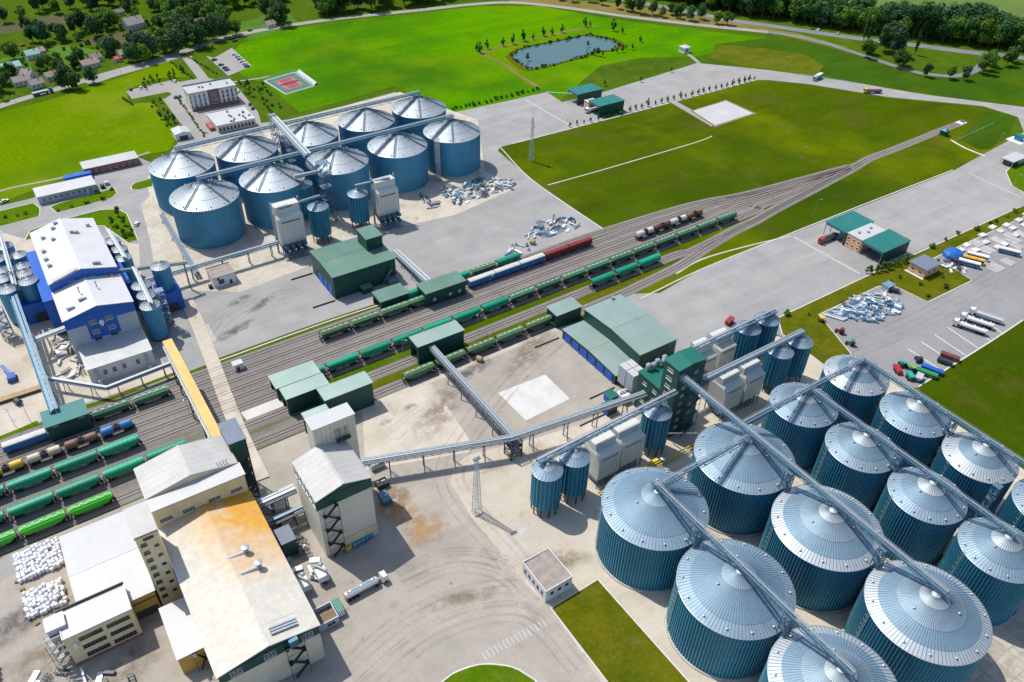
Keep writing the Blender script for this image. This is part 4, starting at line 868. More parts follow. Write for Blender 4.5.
# --- white storage hall with ochre front
t = bld('storage_hall', 'white-roofed storage hall behind the stacked white bags', 'building', -27.2, 166)
walls(t, -27, -8, 166, 200, 0, 9.4, 'ochre_wall'); gable(t, -27, -8, 166, 200, 9.5, 1.0, 'x', 'white_roof_y', gm='ochre_wall')
mb = MB(t.location); mb.box(-17, -8.4, 165.92, 166.05, 0, 3.4); mb.build('gate_shade_panel', 'flat_black', t)  # flat black panel painting the shade inside the open gate
mb = MB(t.location); mb.box(-17.4, -8, 165.8, 165.95, 6.8, 7.2); mb.build('wall_grille', 'frame_dark', t)
# --- narrow cream tower
t = bld('stair_tower_building', 'narrow cream tower with rows of small windows beside the dusty roof', 'building', -7.6, 167)
walls(t, -7.4, -1.5, 167, 179, 0, 31, 'cream_wall'); flat(t, -7.4, -1.5, 167, 179, 31, 'grey_roof', .25, .35); parapet(t, -7.5, -1.4, 166.8, 167.3, 31.3, .4, .2, 'brick_red', 'S')
for i in range(8): window(t, -5.9, 167, 27.2-i*3.4, S, 1.5, 1.2, 2, 1, 'frame_dark')
for i in range(6): window(t, -2.9, 167, 25.4-i*4.2, S, 1.1, .8, 1, 1, 'frame_dark')
mb = MB(t.location); mb.box(-5.6, -2.8, 166.85, 167.02, 29.2, 30.2); mb.build('sign_board', 'flat_black', t)
# --- grey-roofed hall with white strip
t = bld('mill_building', 'cream mill building with grey gable roof and white roof strip', 'building', -1.2, 181.2)
walls(t, -1.2, 26.4, 181.2, 200.6, 0, 24.0, 'cream_wall'); gable(t, -1.4, 26.0, 186.6, 200.7, 24.4, 2.6, 'y', 'grey_roof', .2, gm='cream_wall')
flat(t, -1.2, 26.4, 181.2, 186.2, 24.0, 'white_roof', .35, .4)
for x in (1.8, 8.4, 16.2, 23.0): window(t, x, 181.2, 18.2, S, 3.6, 1.5, 5, 2, 'frame_white')
for k in range(4): pipe_vent(t, 20.5+k*.9, 187.6, 25.2, .14, 1.6)
# --- dusty roofed process hall
t = bld('process_hall', 'large hall with pale roof dusted orange and dark green gable band', 'building', -.8, 126)
walls(t, -.8, 26.4, 126, 180.9, 0, 16, 'beige_wall'); gable(t, -.8, 26.4, 126, 180.7, 16.05, 2.3, 'y', 'dusty_roof', .5, gm='green_sheet')
mb = MB(t.location); mb.box(-.85, 26.45, 125.85, 126.0, 12.2, 16.1); mb.build('green_band', 'green_sheet', t)
for x in (3.6, 12.6, 23.0): window(t, x, 125.85, 13.1, S, 3.0, 2.0, 3, 2, 'frame_white')
stairs(t, 16.5, 21.5, 125.6, .5, 14.5, 3.2, 1.8)
mb = MB(t.location); mb.box(17.8, 20.2, 124.2, 125.8, 14.4, 17.2); mb.build('blue_platform', 'steel_blue', t)
for x, y in ((18.0, 158), (19.4, 151)):
    mb = MB(t.location); mb.tube((x-5.4, y, 18.3), (x-.4, y, 17.9), .6, 10); mb.build('roof_duct', 'white_roof', t); pipe_vent(t, x, y, 17.2, .7, 3.2, 'roof_fan')
mb = MB(t.location)
for k in range(3): mb.bar((14.6, 128.4+k*.9, 18.7), (21.8, 128.4+k*.9, 17.5), .55, .5)
mb.bar((14.5, 131.3, 19.5), (22.2, 131.3, 18.4), .1); mb.build('roof_pipes', 'galv_light', t)
for x0, x1, z0, z1 in ((8, 9.4, 15.9, 15.9),): pass
# --- low ochre lean building
t = bld('low_annex', 'low grey-roofed ochre annex left of the dusty roofed hall', 'building', -8.4, 142)
walls(t, -8.3, -1, 142, 160.5, 0, 7.1, 'ochre_wall'); flat(t, -8.3, -1, 142, 160.5, 7.6, 'white_roof', .3, .3, -.4)
stairs(t, -4.5, -1.4, 141.8, .5, 7.4, 3.4)
# --- three storey office with strip windows
t = bld('office_block', 'cream three-storey block with white roof and rows of dark windows', 'building', -32.3, 160.6)
walls(t, -32.3, -14.6, 160.6, 170.4, 0, 12.2, 'cream_wall'); flat(t, -32.3, -14.6, 160.6, 170.4, 12.2, 'white_roof', .12, .35)
parapet(t, -32.4, -14.5, 160.5, 170.5, 12.5, .9, .25, 'frame_dark', 'N'); parapet(t, -32.4, -14.5, 160.5, 170.5, 12.5, .35, .25, 'white_wall', 'WES')
mb = MB(t.location); mb.box(-32.4, -14.5, 160.3, 160.55, 0, .9); mb.build('plinth', 'brick_red', t)
for z in (9.4, 5.6, 1.9):
    for g0 in (-28.4, -21.3):
        for i in range(6): window(t, g0+i*1.0, 160.6, z, S, .86, 1.35, 1, 2, 'frame_dark')
walls(t, -35.2, -30.6, 164.5, 169, 8, 13.6, 'white_wall', 'stair_head'); flat(t, -35.2, -30.6, 164.5, 169, 13.6, 'white_roof', .2, .25, name='stair_head_roof')
mb = MB(t.location); mb.hexa([(-30.9, 160.0, 7.6), (-29.5, 160.0, 7.6), (-29.5, 160.58, 7.6), (-30.9, 160.58, 7.6), (-30.5, 160.2, 9.8), (-29.9, 160.2, 9.8), (-29.9, 160.58, 9.8), (-30.5, 160.58, 9.8)]); mb.build('door_canopy', 'frame_white', t)
mb = MB(t.location)                        # outside scaffold stair on the west wall
for i in range(4):
    z = 3*i; mb.box(-36.4, -32.6, 163.0, 164.2, z+2.9, z+3.0); mb.bar((-36, 161, z), (-33, 161, z+3), .7, .15)
    for x in (-36.4, -32.7):
        for y in (160.6, 164.2): mb.bar((x, y, z), (x, y, z+3.8), .12)
    mb.bar((-36.4, 160.6, z+3.9), (-32.7, 160.6, z+3.9), .07); mb.bar((-36.4, 160.6, z+3.9), (-36.4, 164.2, z+3.9), .07)
mb.build('outside_stair', 'steel_grey', t)
# --- centre cream building with high penthouse
t = bld('cream_mill', 'cream building with grey gable roof and dark green gable band in the yard', 'building', 40.2, 157)
walls(t, 40.2, 57.8, 157, 175.4, 0, 26.5, 'cream_panel'); gable(t, 40.2, 57.8, 157, 175.3, 26.6, 2.6, 'y', 'grey_roof', .3, gm='green_sheet')
mb = MB(t.location); mb.box(40.1, 57.9, 156.85, 157.0, 22.6, 26.7); mb.build('green_band', 'green_sheet', t)
mb = MB(t.location); mb.box(40.05, 40.2, 157.2, 175.2, 21.8, 26.3); mb.build('side_band', 'green_sheet_y', t)
for i in range(6): window(t, 40.05, 159.2+i*2.8, 22.6, W_, 1.9, 2.8, 2, 2, 'frame_white')
stairs(t, 41.2, 46.0, 156.8, .5, 23.0, 3.1, 1.7)
mb = MB(t.location); mb.box(46.5, 57.85, 156.6, 156.98, 0, 5.0); mb.build('plinth', 'cream_wall', t)
mb = MB(t.location)
for z in (24.4, 25.6): mb.bar((41.6, 156.5, z), (43.6, 156.5, z), .12)
mb.bar((41.8, 156.5, 22.8), (41.8, 156.5, 27.2), .1); mb.bar((43.2, 156.5, 22.8), (43.2, 156.5, 27.2), .1); mb.build('roof_ladder', 'steel_blue', t)
t = bld('mill_tower', 'tall pale tower rising behind the cream building', 'building', 48, 175.5)
walls(t, 48, 62, 175.6, 181.4, 0, 36, 'cream_panel'); flat(t, 48, 62, 175.6, 181.4, 36, 'white_roof', .2, .35)
mb = MB(t.location)
for i in range(9): x = 49+i*1.5; mb.bar((x, 175.45, 29), (x, 175.45, 36), .1)
mb.build('wall_seams', 'cream_wall', t)
for x in (55.2, 56.4, 58.4): pipe_vent(t, x, 174.9, 28.5, .25, 4.4)
unit(t, 57, 174.4, 28.5, 4.6, 1.2, .7, 'flat_black')
# --- dark tower on trestle and yellow gallery
t = bld('transfer_tower', 'dark green transfer tower on a black steel trestle at the end of the yellow gallery', 'building', 25.6, 191.7)
walls(t, 25.8, 31.2, 191.8, 202.4, 20, 28, 'green_sheet'); flat(t, 25.8, 31.2, 191.8, 202.4, 28, 'slate_roof', .25, .3)
for x in (26.2, 30.9):
    for y in (192.1, 197, 202.1):
        mb = MB(t.location); mb.bar((x, y, 0), (x, y, 20), .45); mb.build('leg', 'dark_steel', t)
mb = MB(t.location)
for i in range(6):
    z0, z1 = i*3.4, (i+1)*3.3
    for x in (26.2, 30.9): mb.bar((x, 192.1, z0), (x, 197, z1), .22); mb.bar((x, 197, z1), (x, 202.1, z0), .22)
    mb.bar((26.2, 192.1, z0), (30.9, 192.1, z1), .25); mb.bar((26.2, 192.1, z1), (30.9, 192.1, z1), .3); mb.bar((26.4, 192.1, z1), (30.7, 192.1, z0), .2)
    mb.box(26.2, 30.9, 192.1, 202, z1-.05, z1+.05) if i % 2 else mb.bar((26.6, 194, z0), (30.2, 194, z1), .9, .15)
mb.build('trestle', 'dark_steel', t)
t = bld('conveyor_gallery', 'long yellow-roofed conveyor gallery bridging the railway tracks', 'conveyor', 24.7, 203)
y0, y1, z0, z1 = 202.6, 266, 21.6, 20.4
mb = MB(t.location); mb.hexa([(23.3, y0, z0-2.4), (26.3, y0, z0-2.4), (26.3, y1, z1-2.4), (23.3, y1, z1-2.4), (23.3, y0, z0), (26.3, y0, z0), (26.3, y1, z1), (23.3, y1, z1)]); mb.build('wall', 'white_wall', t)
mb = MB(t.location); mb.hexa([(23.1, y0, z0), (26.5, y0, z0), (26.5, y1, z1), (23.1, y1, z1), (23.1, y0, z0+.2), (26.5, y0, z0+.2), (26.5, y1, z1+.2), (23.1, y1, z1+.2)]); mb.build('roof', 'yellow_roof', t)
for y in (222, 241.0, 256.5, 264):
    mb = MB(t.location)
    for x in (23.4, 26.2): mb.bar((x, y, 0), (x, y, 18.6), .4)
    for k in range(5): mb.bar((23.4, y, k*3.7), (26.2, y, (k+1)*3.7), .18); mb.bar((23.4, y, (k+1)*3.7), (26.2, y, (k+1)*3.7), .2)
    mb.build('support', 'dark_steel', t)
mb = MB(t.location)
for x in (22.9,):
    for h in (-1.6, -.4): mb.bar((x, y0+4, z0+h), (x, y1, z1+h), .12)
    for i in range(22): y = y0+4+i*2.8; f = (y-y0)/(y1-y0); mb.bar((x, y, z0+(z1-z0)*f-2.4), (x, y, z0+(z1-z0)*f-.3), .1)
    mb.bar((x, y0+4, z0-2.4), (x, y1, z1-2.4), .8, .12)
mb.build('side_walkway', 'galv_light', t)
# --- sheds over the tracks
def track_shed(label, x0, x1, y0, y1, h, rm='palegreen_roof', sign=False, openx=True):
    t = bld('track_shed', label, 'shed', x0, y0, 'green loading sheds on the railway')
    mb = MB(t.location); mb.box(x0, x1, y0, y0+.25, 0, h); mb.build('front_wall', 'green_sheet', t)
    mb = MB(t.location); mb.box(x0, x1, y1-.25, y1, 0, h); mb.build('rear_wall', 'green_sheet', t)
    for x in (x0, x1-.25):
        mb = MB(t.location); mb.box(x, x+.25, y0+.25, y1-.25, h*.72, h); mb.box(x, x+.25, y0+.25, y0+1.2, 0, h*.72); mb.build('end_wall', 'green_sheet_y', t)
    flat(t, x0, x1, y0, y1, h, rm, .35, .22, .25)
    if sign:
        for k, xx in enumerate((x0+2.2, x1-3.2)):
            mb = MB(t.location)
            for c in range(5): mb.box(xx+c*.38, xx+c*.38+.2, y0-.06, y0-.01, h-.95, h-.55) if c % 2 else mb.box(xx+c*.38, xx+c*.38+.26, y0-.06, y0-.01, h-.9, h-.6)
            mb.build('lettering', 'frame_white', t)
    return t
mat('tealgrey_roof', (.035, .165, .155), .5, .1, var=.08, scale=.2, wave=('X', .45, .03, 'SIN'))
track_shed('dark green shed on the tracks above the tank wagons at left', -23, -9, 255.9, 264.6, 7.4, 'tealgrey_roof', sign=True)
track_shed('pale green roofed shed, upper of the three beside the cream tower', 53.5, 71.2, 234.2, 242.2, 6.2)
track_shed('pale green roofed shed, middle of the three beside the cream tower', 54, 70.6, 224.2, 230.6, 8.2)
track_shed('tall pale green roofed shed, lowest of the three beside the cream tower', 64.8, 83.7, 212.8, 219.6, 11.3)
track_shed('small pale green roofed shed tucked behind the pale tower', 55.6, 64.4, 207.6, 212.4, 9.4)
track_shed('open green shelter on the tracks next to the loading shed', 112.4, 126, 264.8, 273.2, 5.8, 'green_roof')
s2 = track_shed('green shed with white crosses on the tracks between boxcars', 131, 151.4, 257.6, 266, 7.6, 'green_roof')
for xx in (135.2, 143.4, 148.2):
    mb = MB(s2.location); mb.box(xx-1, xx+1, 257.5, 257.56, 3.1, 3.5).box(xx-.2, xx+.2, 257.44, 257.5, 2.2, 4.4); mb.build('white_cross', 'frame_white', s2)
track_shed('green shed at the head of the inclined yard conveyor', 109.4, 130.8, 224.6, 231.6, 9.3)
track_shed('square green shed on the tracks beside the blue-doored hall', 171.6, 185, 214.8, 222, 6.8)
# --- green loading shed at the back
t = bld('loading_shed', 'large dark green loading shed with blue doors on its left end', 'shed', 99.2, 285)
walls(t, 99.2, 130, 285, 310.6, 0, 11.8, 'green_sheet'); gable(t, 99.2, 130, 285, 310.6, 11.8, .9, 'x', 'green_roof', .35, gm='green_sheet_y')
walls(t, 121.2, 129.2, 295.6, 305.8, 12.2, 18.9, 'green_sheet', 'roof_house'); flat(t, 121.2, 129.2, 295.6, 305.8, 18.9, 'green_roof', .3, .25, .3, 'roof_house_roof')
for y in (287.6, 293, 298.4):
    mb = MB(t.location); mb.box(99.02, 99.18, y, y+4.2, 0, 4.6); mb.build('door', 'blue_door', t)
mb = MB(t.location); mb.bar((122.5, 284.4, .2), (127.6, 284.2, 7.5), .9, .6); mb.box(124.6, 129.6, 281.8, 284.8, 0, 3.2); mb.build('side_stair', 'galv_dark', t)
walls(t, 111.4, 116.2, 281.8, 284.8, 0, 3.0, 'green_sheet', 'lean_to'); flat(t, 111.4, 116.2, 281.8, 284.8, 3.0, 'green_roof', .2, .15, .2, 'lean_to_roof')
for y, lb in ((310, 'far'), (284, 'near')):
    w_ = MB((90, y, 0)); w_.box(88, 98.6, y-.12, y+.12, 0, .7); tag(w_.build('barrier_wall', 'frame_dark', loc=(90, y, 0)), f'low dark wall at the {lb} corner of the green loading shed', 'wall', 'low walls beside the unloading bays')
# --- blue doored hall
t = bld('unloading_hall', 'large hall with pale green roof beside the green elevator tower', 'building', 181, 172)
walls(t, 181.2, 201, 172, 208.2, 0, 10.8, 'green_sheet_y'); gable(t, 181.2, 201, 172, 208.2, 10.8, 1.3, 'x', 'palegreen_roof', .35, gm='green_sheet_y')
unit(t, 196, 207.4, 11.3, 1.2, 1., .9)
t = bld('unloading_annex', 'low annex with a row of blue doors along the yard', 'building', 169.8, 172)
walls(t, 169.8, 181.1, 172.4, 207.8, 0, 4.7, 'green_sheet_y'); gable(t, 169.8, 181, 172.4, 207.8, 4.75, 1.0, 'x', 'palegreen_roof', .3, gm='green_sheet_y')
for i in range(6):
    y = 174.4+i*5.5; mb = MB(t.location); mb.box(169.62, 169.78, y, y+4.2, 0, 4.1); mb.build('door', 'blue_door', t)
    mb = MB(t.location); mb.box(169.3, 169.5, y-.7, y-.4, 0, 1.1); mb.build('bollard', 'yellow_paint', t)
for y, lb in ((208.6, 'far'), (171.0, 'near')):
    w_ = MB((160, y, 0)); w_.box(156, 168.6, y-.12, y+.12, 0, .6); tag(w_.build('barrier_wall', 'frame_dark', loc=(160, y, 0)), f'low dark wall at the {lb} end of the blue doors', 'wall', 'low walls beside the unloading bays')
# --- green elevator tower
t = bld('elevator_tower', 'tall dark green elevator tower with jade roof beside the dryers', 'building', 166.6, 138.6)
walls(t, 166.6, 179.6, 138.6, 146, 0, 33.2, 'green_sheet'); gable(t, 166.6, 179.6, 138.6, 146, 33.2, .7, 'y', 'jade_roof', .3, gm='green_sheet')
for i in range(8): window(t, 166.6, 142.6, 30.2-i*3.7, W_, 2.6, 1.1, 4, 1, 'frame_white')
for i in range(7): window(t, 170.4, 138.6, 27.4-i*3.9, S, 1.5, 1.0, 3, 1, 'frame_white'); window(t, 175.6, 138.6, 28.6-i*3.9, S, 1.5, 1.0, 3, 1, 'frame_white')
stairs(t, 171.8, 178.6, 138.4, .4, 29, 3.3, 2.0, 'steel_blue')
walls(t, 168.3, 183, 146.05, 159, 0, 17.4, 'green_sheet', 'lower_wing'); flat(t, 168.3, 183, 146.05, 159, 17.4, 'jade_roof', .3, .25, name='lower_wing_roof')
for i in range(3):
    for y in (149.6, 155.0): window(t, 168.3, y, 13.8-i*4.4, W_, 2.0, 1.1, 4, 1, 'frame_white')
for i, (x, y) in enumerate(((171.5, 157.6), (173.6, 157.0), (176.2, 157.8), (178.4, 156.6), (180.0, 158))):
    mb = MB(t.location); mb.ring((x, y, 17.6), [(.5, 0), (1.1, 1.4), (1.1, 2.8), (.6, 3.4)], 10, cap=True); mb.build('roof_cyclone', 'galv_light', t)
mb = MB(t.location); mb.bar((166.5, 137.6, 4), (166.5, 124.6, 15), .4); mb.build('strut', 'galv_light', t)
# white ribbed tanks beside the annex
for k in range(4):
    x0, y0 = 170.4+(k % 2)*3.3, 163.2+(k//2)*4.6
    t = bld('white_hopper', ['white ribbed hopper at the near yard side of the annex', 'white ribbed hopper at the near side against the green wing', 'white ribbed hopper at the far yard side against the annex', 'white ribbed hopper at the far corner against the hall'][k], 'hopper', x0, y0, 'white ribbed hoppers beside the annex')
    walls(t, x0, x0+2.9, y0, y0+4.1, 2.4, 10.6, 'white_wall', 'body'); flat(t, x0, x0+2.9, y0, y0+4.1, 10.6, 'white_roof', .1, .2)
    mb = MB(t.location)
    for i in range(5): mb.box(x0-.14, x0, y0+.2+i*.9, y0+.42+i*.9, 2.4, 10.6)
    for i in range(3): mb.box(x0+.3+i*1.0, x0+.52+i*1., y0-.14, y0, 2.4, 10.6)
    mb.build('ribs', 'grey_panel', t)
    for x in (x0+.3, x0+2.6):
        for y in (y0+.3, y0+3.8): mb = MB(t.location); mb.bar((x, y, 0), (x, y, 2.4), .3); mb.build('leg', 'dark_steel', t)
t = bld('control_booth', 'small booth with jade roof and blue side beside the lower yard', 'booth', 155.6, 160)
walls(t, 155.6, 160.2, 159.6, 163.2, .2, 3.6, 'blue_sheet'); flat(t, 155.6, 160.2, 159.6, 163.2, 3.6, 'jade_roof', .35, .2, .2); mb = MB(t.location); mb.box(155.8, 160.25, 159.45, 159.58, .2, 3.5); mb.build('dark_panel', 'flat_black', t)
t = bld('control_booth', 'smaller jade-roofed booth behind the blue-sided booth', 'booth', 160.8, 165)
walls(t, 160.6, 164.6, 164.6, 168.2, .2, 2.8, 'blue_sheet'); flat(t, 160.6, 164.6, 164.6, 168.2, 2.8, 'jade_roof', .3, .2, .2)
t = bld('filter_unit', 'dark and white filter unit between the booths and the white hoppers', 'machine', 165.2, 162)
walls(t, 164.8, 168.6, 161.6, 165.6, .2, 3.8, 'white_wall', 'housing'); mb = MB(t.location); mb.tube((165.4, 161.2, 2), (168.2, 161.2, 2), .8, 10); mb.build('blower', 'flat_black', t)
for i in range(3): pipe_vent(t, 165.5+i*1.3, 164, 3.8, .35, 1.2)
w_ = MB((150, 172, 0)); w_.box(143.5, 155.4, 160.9, 161.15, 0, .6); tag(w_.build('barrier_wall', 'frame_dark', loc=(150, 172, 0)), 'low dark wall leading to the jade-roofed booth', 'wall', 'low walls beside the unloading bays')

# --- blue and white plant
t = bld('blue_plant', 'white and blue process plant with bright white gable roofs', 'building', -6, 281)
walls(t, -6, 19.8, 296.2, 319.2, 0, 21.8, 'grey_panel', 'front_block'); gable(t, -6, 19.8, 296.2, 319.2, 21.8, 2.9, 'y', 'plant_roof', .3, gm='blue_sheet', name='front_roof')
walls(t, -6, 19.6, 319.25, 366, 0, 25.6, 'blue_sheet', 'rear_block'); gable(t, -6, 19.6, 319.25, 366, 25.6, 3.4, 'y', 'plant_roof', .3, gm='blue_sheet', name='rear_roof')
mb = MB(t.location); mb.box(-6.06, 19.86, 296.04, 296.19, 17.6, 21.9); mb.build('blue_band', 'blue_sheet', t)
mb = MB(t.location); mb.box(1.2, 12.4, 296.0, 296.17, 10.2, 17.7); mb.build('blue_panel', 'blue_sheet', t)
for z, ww in ((17.2, 2.6), (12.6, 2.6), (8.6, 2.6), (5.8, 3.0)):
    for x in (3.6, 9.6):
        window(t, x, 295.98 if z > 10 else 296.2, z, S, ww, 1.7 if z > 6 else .9, 5, 2 if z > 6 else 1, 'frame_white' if z > 10 else 'frame_dark')
mb = MB(t.location)
c0 = Vector((6.6, 295.9, 16.6)); pts = [(c0.x+1.0*cos(a)*(.6 if a > pi else 1), 295.9, c0.z+1.6*sin(a)) for a in [i*pi/6 for i in range(12)]]
mb.poly(pts); mb.build('wall_emblem', 'frame_white', t)
mb = MB(t.location); mb.box(-6.06, 19.66, 319.1, 319.2, 22.4, 25.7); mb.build('upper_blue_band', 'blue_sheet', t)
for x in (2.2, 9.2): window(t, x, 319.08, 23.2, S, 2.8, 1.3, 5, 1, 'frame_white')
for x in (14.6, 16.8): mb = MB(t.location); mb.tube((x, 318.9, 23.2), (x, 316.6, 22.6), .45, 8); mb.build('exhaust', 'yellow_paint', t)
mb = MB(t.location); mb.hexa([(-4.5, 319.0, 26.2), (5.6, 319.0, 29.2), (5.6, 321.2, 29.2), (-4.5, 321.2, 26.2), (-4.5, 319.0, 26.5), (5.6, 319.0, 29.5), (5.6, 321.2, 29.5), (-4.5, 321.2, 26.5)]); mb.build('roof_edge_grime', 'grey_roof', t)
for x, y in ((-3.6, 345), (-3.8, 338), (-3.4, 332), (-2, 356), (3.0, 360), (1.5, 351), (9.2, 352), (11.0, 351.6), (4.6, 363.5), (16.4, 358), (13.8, 322.5), (12.4, 322.5)): unit(t, x, y, 26.2+3.2*(1-abs(x-6.8)/12.8), 1.6, 1.2, .9, 'galv_light')
for x, y in ((3.2, 309), (9.8, 309.5)):
    pipe_vent(t, x, y, 22.6+2.7*(1-abs(x-6.9)/12.9), .22, 3.0)
for x, y in ((-1.8, 301.5), (3.2, 304.0)): unit(t, x, y, 22.4+2.7*(1-abs(x-6.9)/12.9), 3.0, .9, .5, 'galv_dark')
walls(t, -4.4, 19.6, 281.2, 296.0, 0, 7.4, 'white_wall', 'annex'); flat(t, -4.4, 19.6, 281.2, 295.9, 7.4, 'grey_roof_x', .35, .25, 1.6, 'annex_roof')
for x in (1.4, 4.8, 8.4, 13.6): window(t, x, 281.2, 3.0, S, 1.5, 2.2, 1, 2, 'frame_white')
for x in (-1.6, 17.0): mb = MB(t.location); mb.tube((x, 281.0, 6.4), (x, 278.8, 2.6), .6, 10); mb.box(x-.7, x+.7, 278.2, 279.6, 0, 2.6); mb.build('dust_filter', 'galv_light', t)
for x0, x1, y0, y1, h, lb in ((-10.4, -6.3, 322, 366, 17, 'blue lean-to along the left wall of the plant'), (31.5, 40.6, 313.5, 324, 9.5, 'blue base block carrying the right process bin'), (-18.6, -8.2, 335.5, 342.0, 9.5, 'blue base block in front of the left process bins'), (20.2, 23, 322, 340, 15, 'blue lean-to along the right wall of the plant')):
    b = bld('base_block', lb, 'building', x0, y0); walls(b, x0, x1, y0, y1, 0, h, 'blue_sheet'); flat(b, x0, x1, y0, y1, h, 'blue_sheet', .15, .2)
    if 'left process' in lb or 'right process' in lb:
        mb = MB(b.location); mb.box((x0+x1)/2-2.2, (x0+x1)/2+2.2, y0-.12, y0-.01, 0, 4.5); mb.build('gate_shade_panel', 'flat_black', b)  # black sheet on the wall paints the dark gate interior
# --- low white building, brick building, small huts
t = bld('workshop', 'long low white building at the left beside the lawn', 'building', 2, 446)
walls(t, 2, 30.6, 446, 456.4, 0, 4.3, 'grey_panel'); flat(t, 2, 30.6, 446, 456.4, 4.3, 'white_roof', .4, .3, .5)
for i in range(9): window(t, 4.6+i*2.9, 446, 1.6, S, 1.1, 1.4, 1, 2, 'frame_white')
mb = MB(t.location); mb.box(25.4, 26.4, 445.3, 445.98, 0, 2.6); mb.build('door', 'frame_white', t)
for k, (x, y, m_) in enumerate(((34.0, 449, 'dark_steel'), (36.8, 452, 'galv_light'))): unit(t, x, y, 0, 2.2, 2.4, 1.8, m_, 'plant_unit')
t = bld('brick_store', 'long brick building with grey roof left of the back silos', 'building', 26, 468)
a, b = at(86, 176), at(139, 163)
walls(t, a.x, b.x, a.y, a.y+9, 0, 4, 'brick_orange' if 'brick_orange' in MATS else 'brick_red'); flat(t, a.x, b.x, a.y, a.y+9, 4, 'grey_roof_x', .4, .3, .4)
for i in range(8): window(t, a.x+2.5+i*3.6, a.y, 1.2, S, 1.4, 1.4, 2, 1, 'frame_white')
t = bld('storage_container', 'blue container box behind the low white building', 'container', *at(66, 184).xy); a = at(66, 184)
walls(t, a.x, a.x+14, a.y, a.y+4, 0, 3.2, 'blue_door', 'body'); flat(t, a.x, a.x+14, a.y, a.y+4, 3.2, 'blue_sheet', .1, .12)
t = bld('hut', 'small white hut with brown flat roof by the loading yard', 'building', 56, 322)
walls(t, 56, 66.2, 322, 331.4, 0, 5.2, 'white_wall'); flat(t, 56, 66.2, 322, 331.4, 5.2, 'brown_roof', .3, .3)
window(t, 59.6, 322, 1.6, S, 2.4, 2.0, 2, 2, 'frame_dark'); window(t, 58.4, 322, 4.0, S, 1.0, .6, 1, 1, 'frame_dark')
mb = MB(t.location); mb.box(63.2, 64.4, 321.85, 321.99, 0, 2.2); mb.build('door', 'frame_dark', t)
unit(t, 54.6, 323, 0, 1.6, 1.6, 1.6, 'flat_black', 'side_box')
t = bld('switch_house', 'white building with brown corrugated roof beside the grass strip', 'building', 88.6, 106.4)
walls(t, 88.7, 98.5, 106.5, 118.8, 0, 5.2, 'white_wall'); mb = MB(t.location)
mb.hexa([(88.9, 106.7, 5.2), (98.3, 106.7, 5.2), (98.3, 118.6, 5.2), (88.9, 118.6, 5.2), (88.9, 106.7, 5.45), (98.3, 106.7, 5.75), (98.3, 118.6, 5.75), (88.9, 118.6, 5.45)]); mb.build('roof', 'brown_roof', t)
parapet(t, 88.6, 98.6, 106.4, 118.9, 5.2, .75, .22, 'white_wall')
for i in range(5): window(t, 88.7, 108.4+i*2.2, 2.6, W_, .9, 1.2, 1, 1, 'frame_dark')
for i in range(3): window(t, 91.0+i*2.8, 106.5, 3.0, S, 1.0, .9, 1, 1, 'frame_dark')
t = bld('pump_house', 'pale flat-roofed cube hut at the level crossing', 'building', *at(238, 369).xy); a = at(238, 369)
walls(t, a.x-1.6, a.x+2.2, a.y-1.4, a.y+1.4, 0, 3.2, 'white_wall'); flat(t, a.x-1.6, a.x+2.2, a.y-1.4, a.y+1.4, 3.2, 'white_roof', .15, .2); mb = MB(t.location); mb.box(a.x-.6, a.x+.5, a.y-1.5, a.y-1.42, 0, 2.1); mb.build('door', 'flat_black', t)
t = bld('green_kiosk', 'dark green flat-roofed kiosk between the dusty hall and the cream building', 'building', *at(286, 552).xy)
x0, y0 = 28.8, 163.2
walls(t, x0, x0+4.6, y0, y0+6.4, 0, 7.2, 'green_sheet'); flat(t, x0, x0+4.6, y0, y0+6.4, 7.2, 'slate_roof', .2, .25)
# cyclone / filter gear behind the tanker
for k, (px, py, lb) in enumerate(((305, 590, 'white pipework filter beside the dusty hall'), (323, 580, 'white pipework filter behind the tanker lorry'))):
    a = at(px, py); t = thing('dust_filter', lb, 'machine', (a.x, a.y, 0), group='white filters behind the tanker')
    mb = MB(); mb.box(-1.6, 1.6, -2, 2, 1.8, 4.2); mb.hexa([(-.4, -.4, .6), (.4, -.4, .6), (.4, .4, .6), (-.4, .4, .6), (-1.6, -2, 1.8), (1.6, -2, 1.8), (1.6, 2, 1.8), (-1.6, 2, 1.8)]); mb.build('housing', 'white_wall', t)
    for s in (-1, 1):
        mb = MB(); mb.ring((s*.8, 2.6, 2.6), [(.25, -1.4), (.85, 0), (.85, 1.8), (.3, 2.2)], 10, cap=True); mb.build('cyclone', 'galv_light', t)
    mb = MB(); mb.tube((-.8, 2.6, 4.9), (1.2, -1, 5.4), .3); mb.tube((1.2, -1, 5.4), (1.2, -2.6, 3), .3); mb.build('duct', 'galv_roof_bright', t)
    mb = MB()
    for x in (-1.5, 1.5):
        for y in (-1.9, 1.9): mb.bar((x, y, 0), (x, y, 2), .18)
    mb.build('leg_frame', 'galv_dark', t)
t = bld('open_pit', 'grey walled open bunker beside the dusty hall', 'bunker', *at(318, 612).xy); x0, y0 = 27.0, 133.6
mb = MB(t.location); mb.box(x0, x0+7.2, y0, y0+.3, 0, 3.4).box(x0, x0+7.2, y0+5.7, y0+6, 0, 3.4).box(x0, x0+.3, y0+.3, y0+5.7, 0, 3.4).box(x0+6.9, x0+7.2, y0+.3, y0+5.7, 0, 3.4); mb.build('wall', 'grey_panel', t)
mb = MB(t.location); mb.box(x0+.3, x0+6.9, y0+.3, y0+5.7, .1, 1.6); mb.build('stored_meal', 'soil', t)
for k in range(2): window(t, x0+4.2+k*1.2, y0, 1.4, S, .8, .8, 1, 1, 'frame_dark')
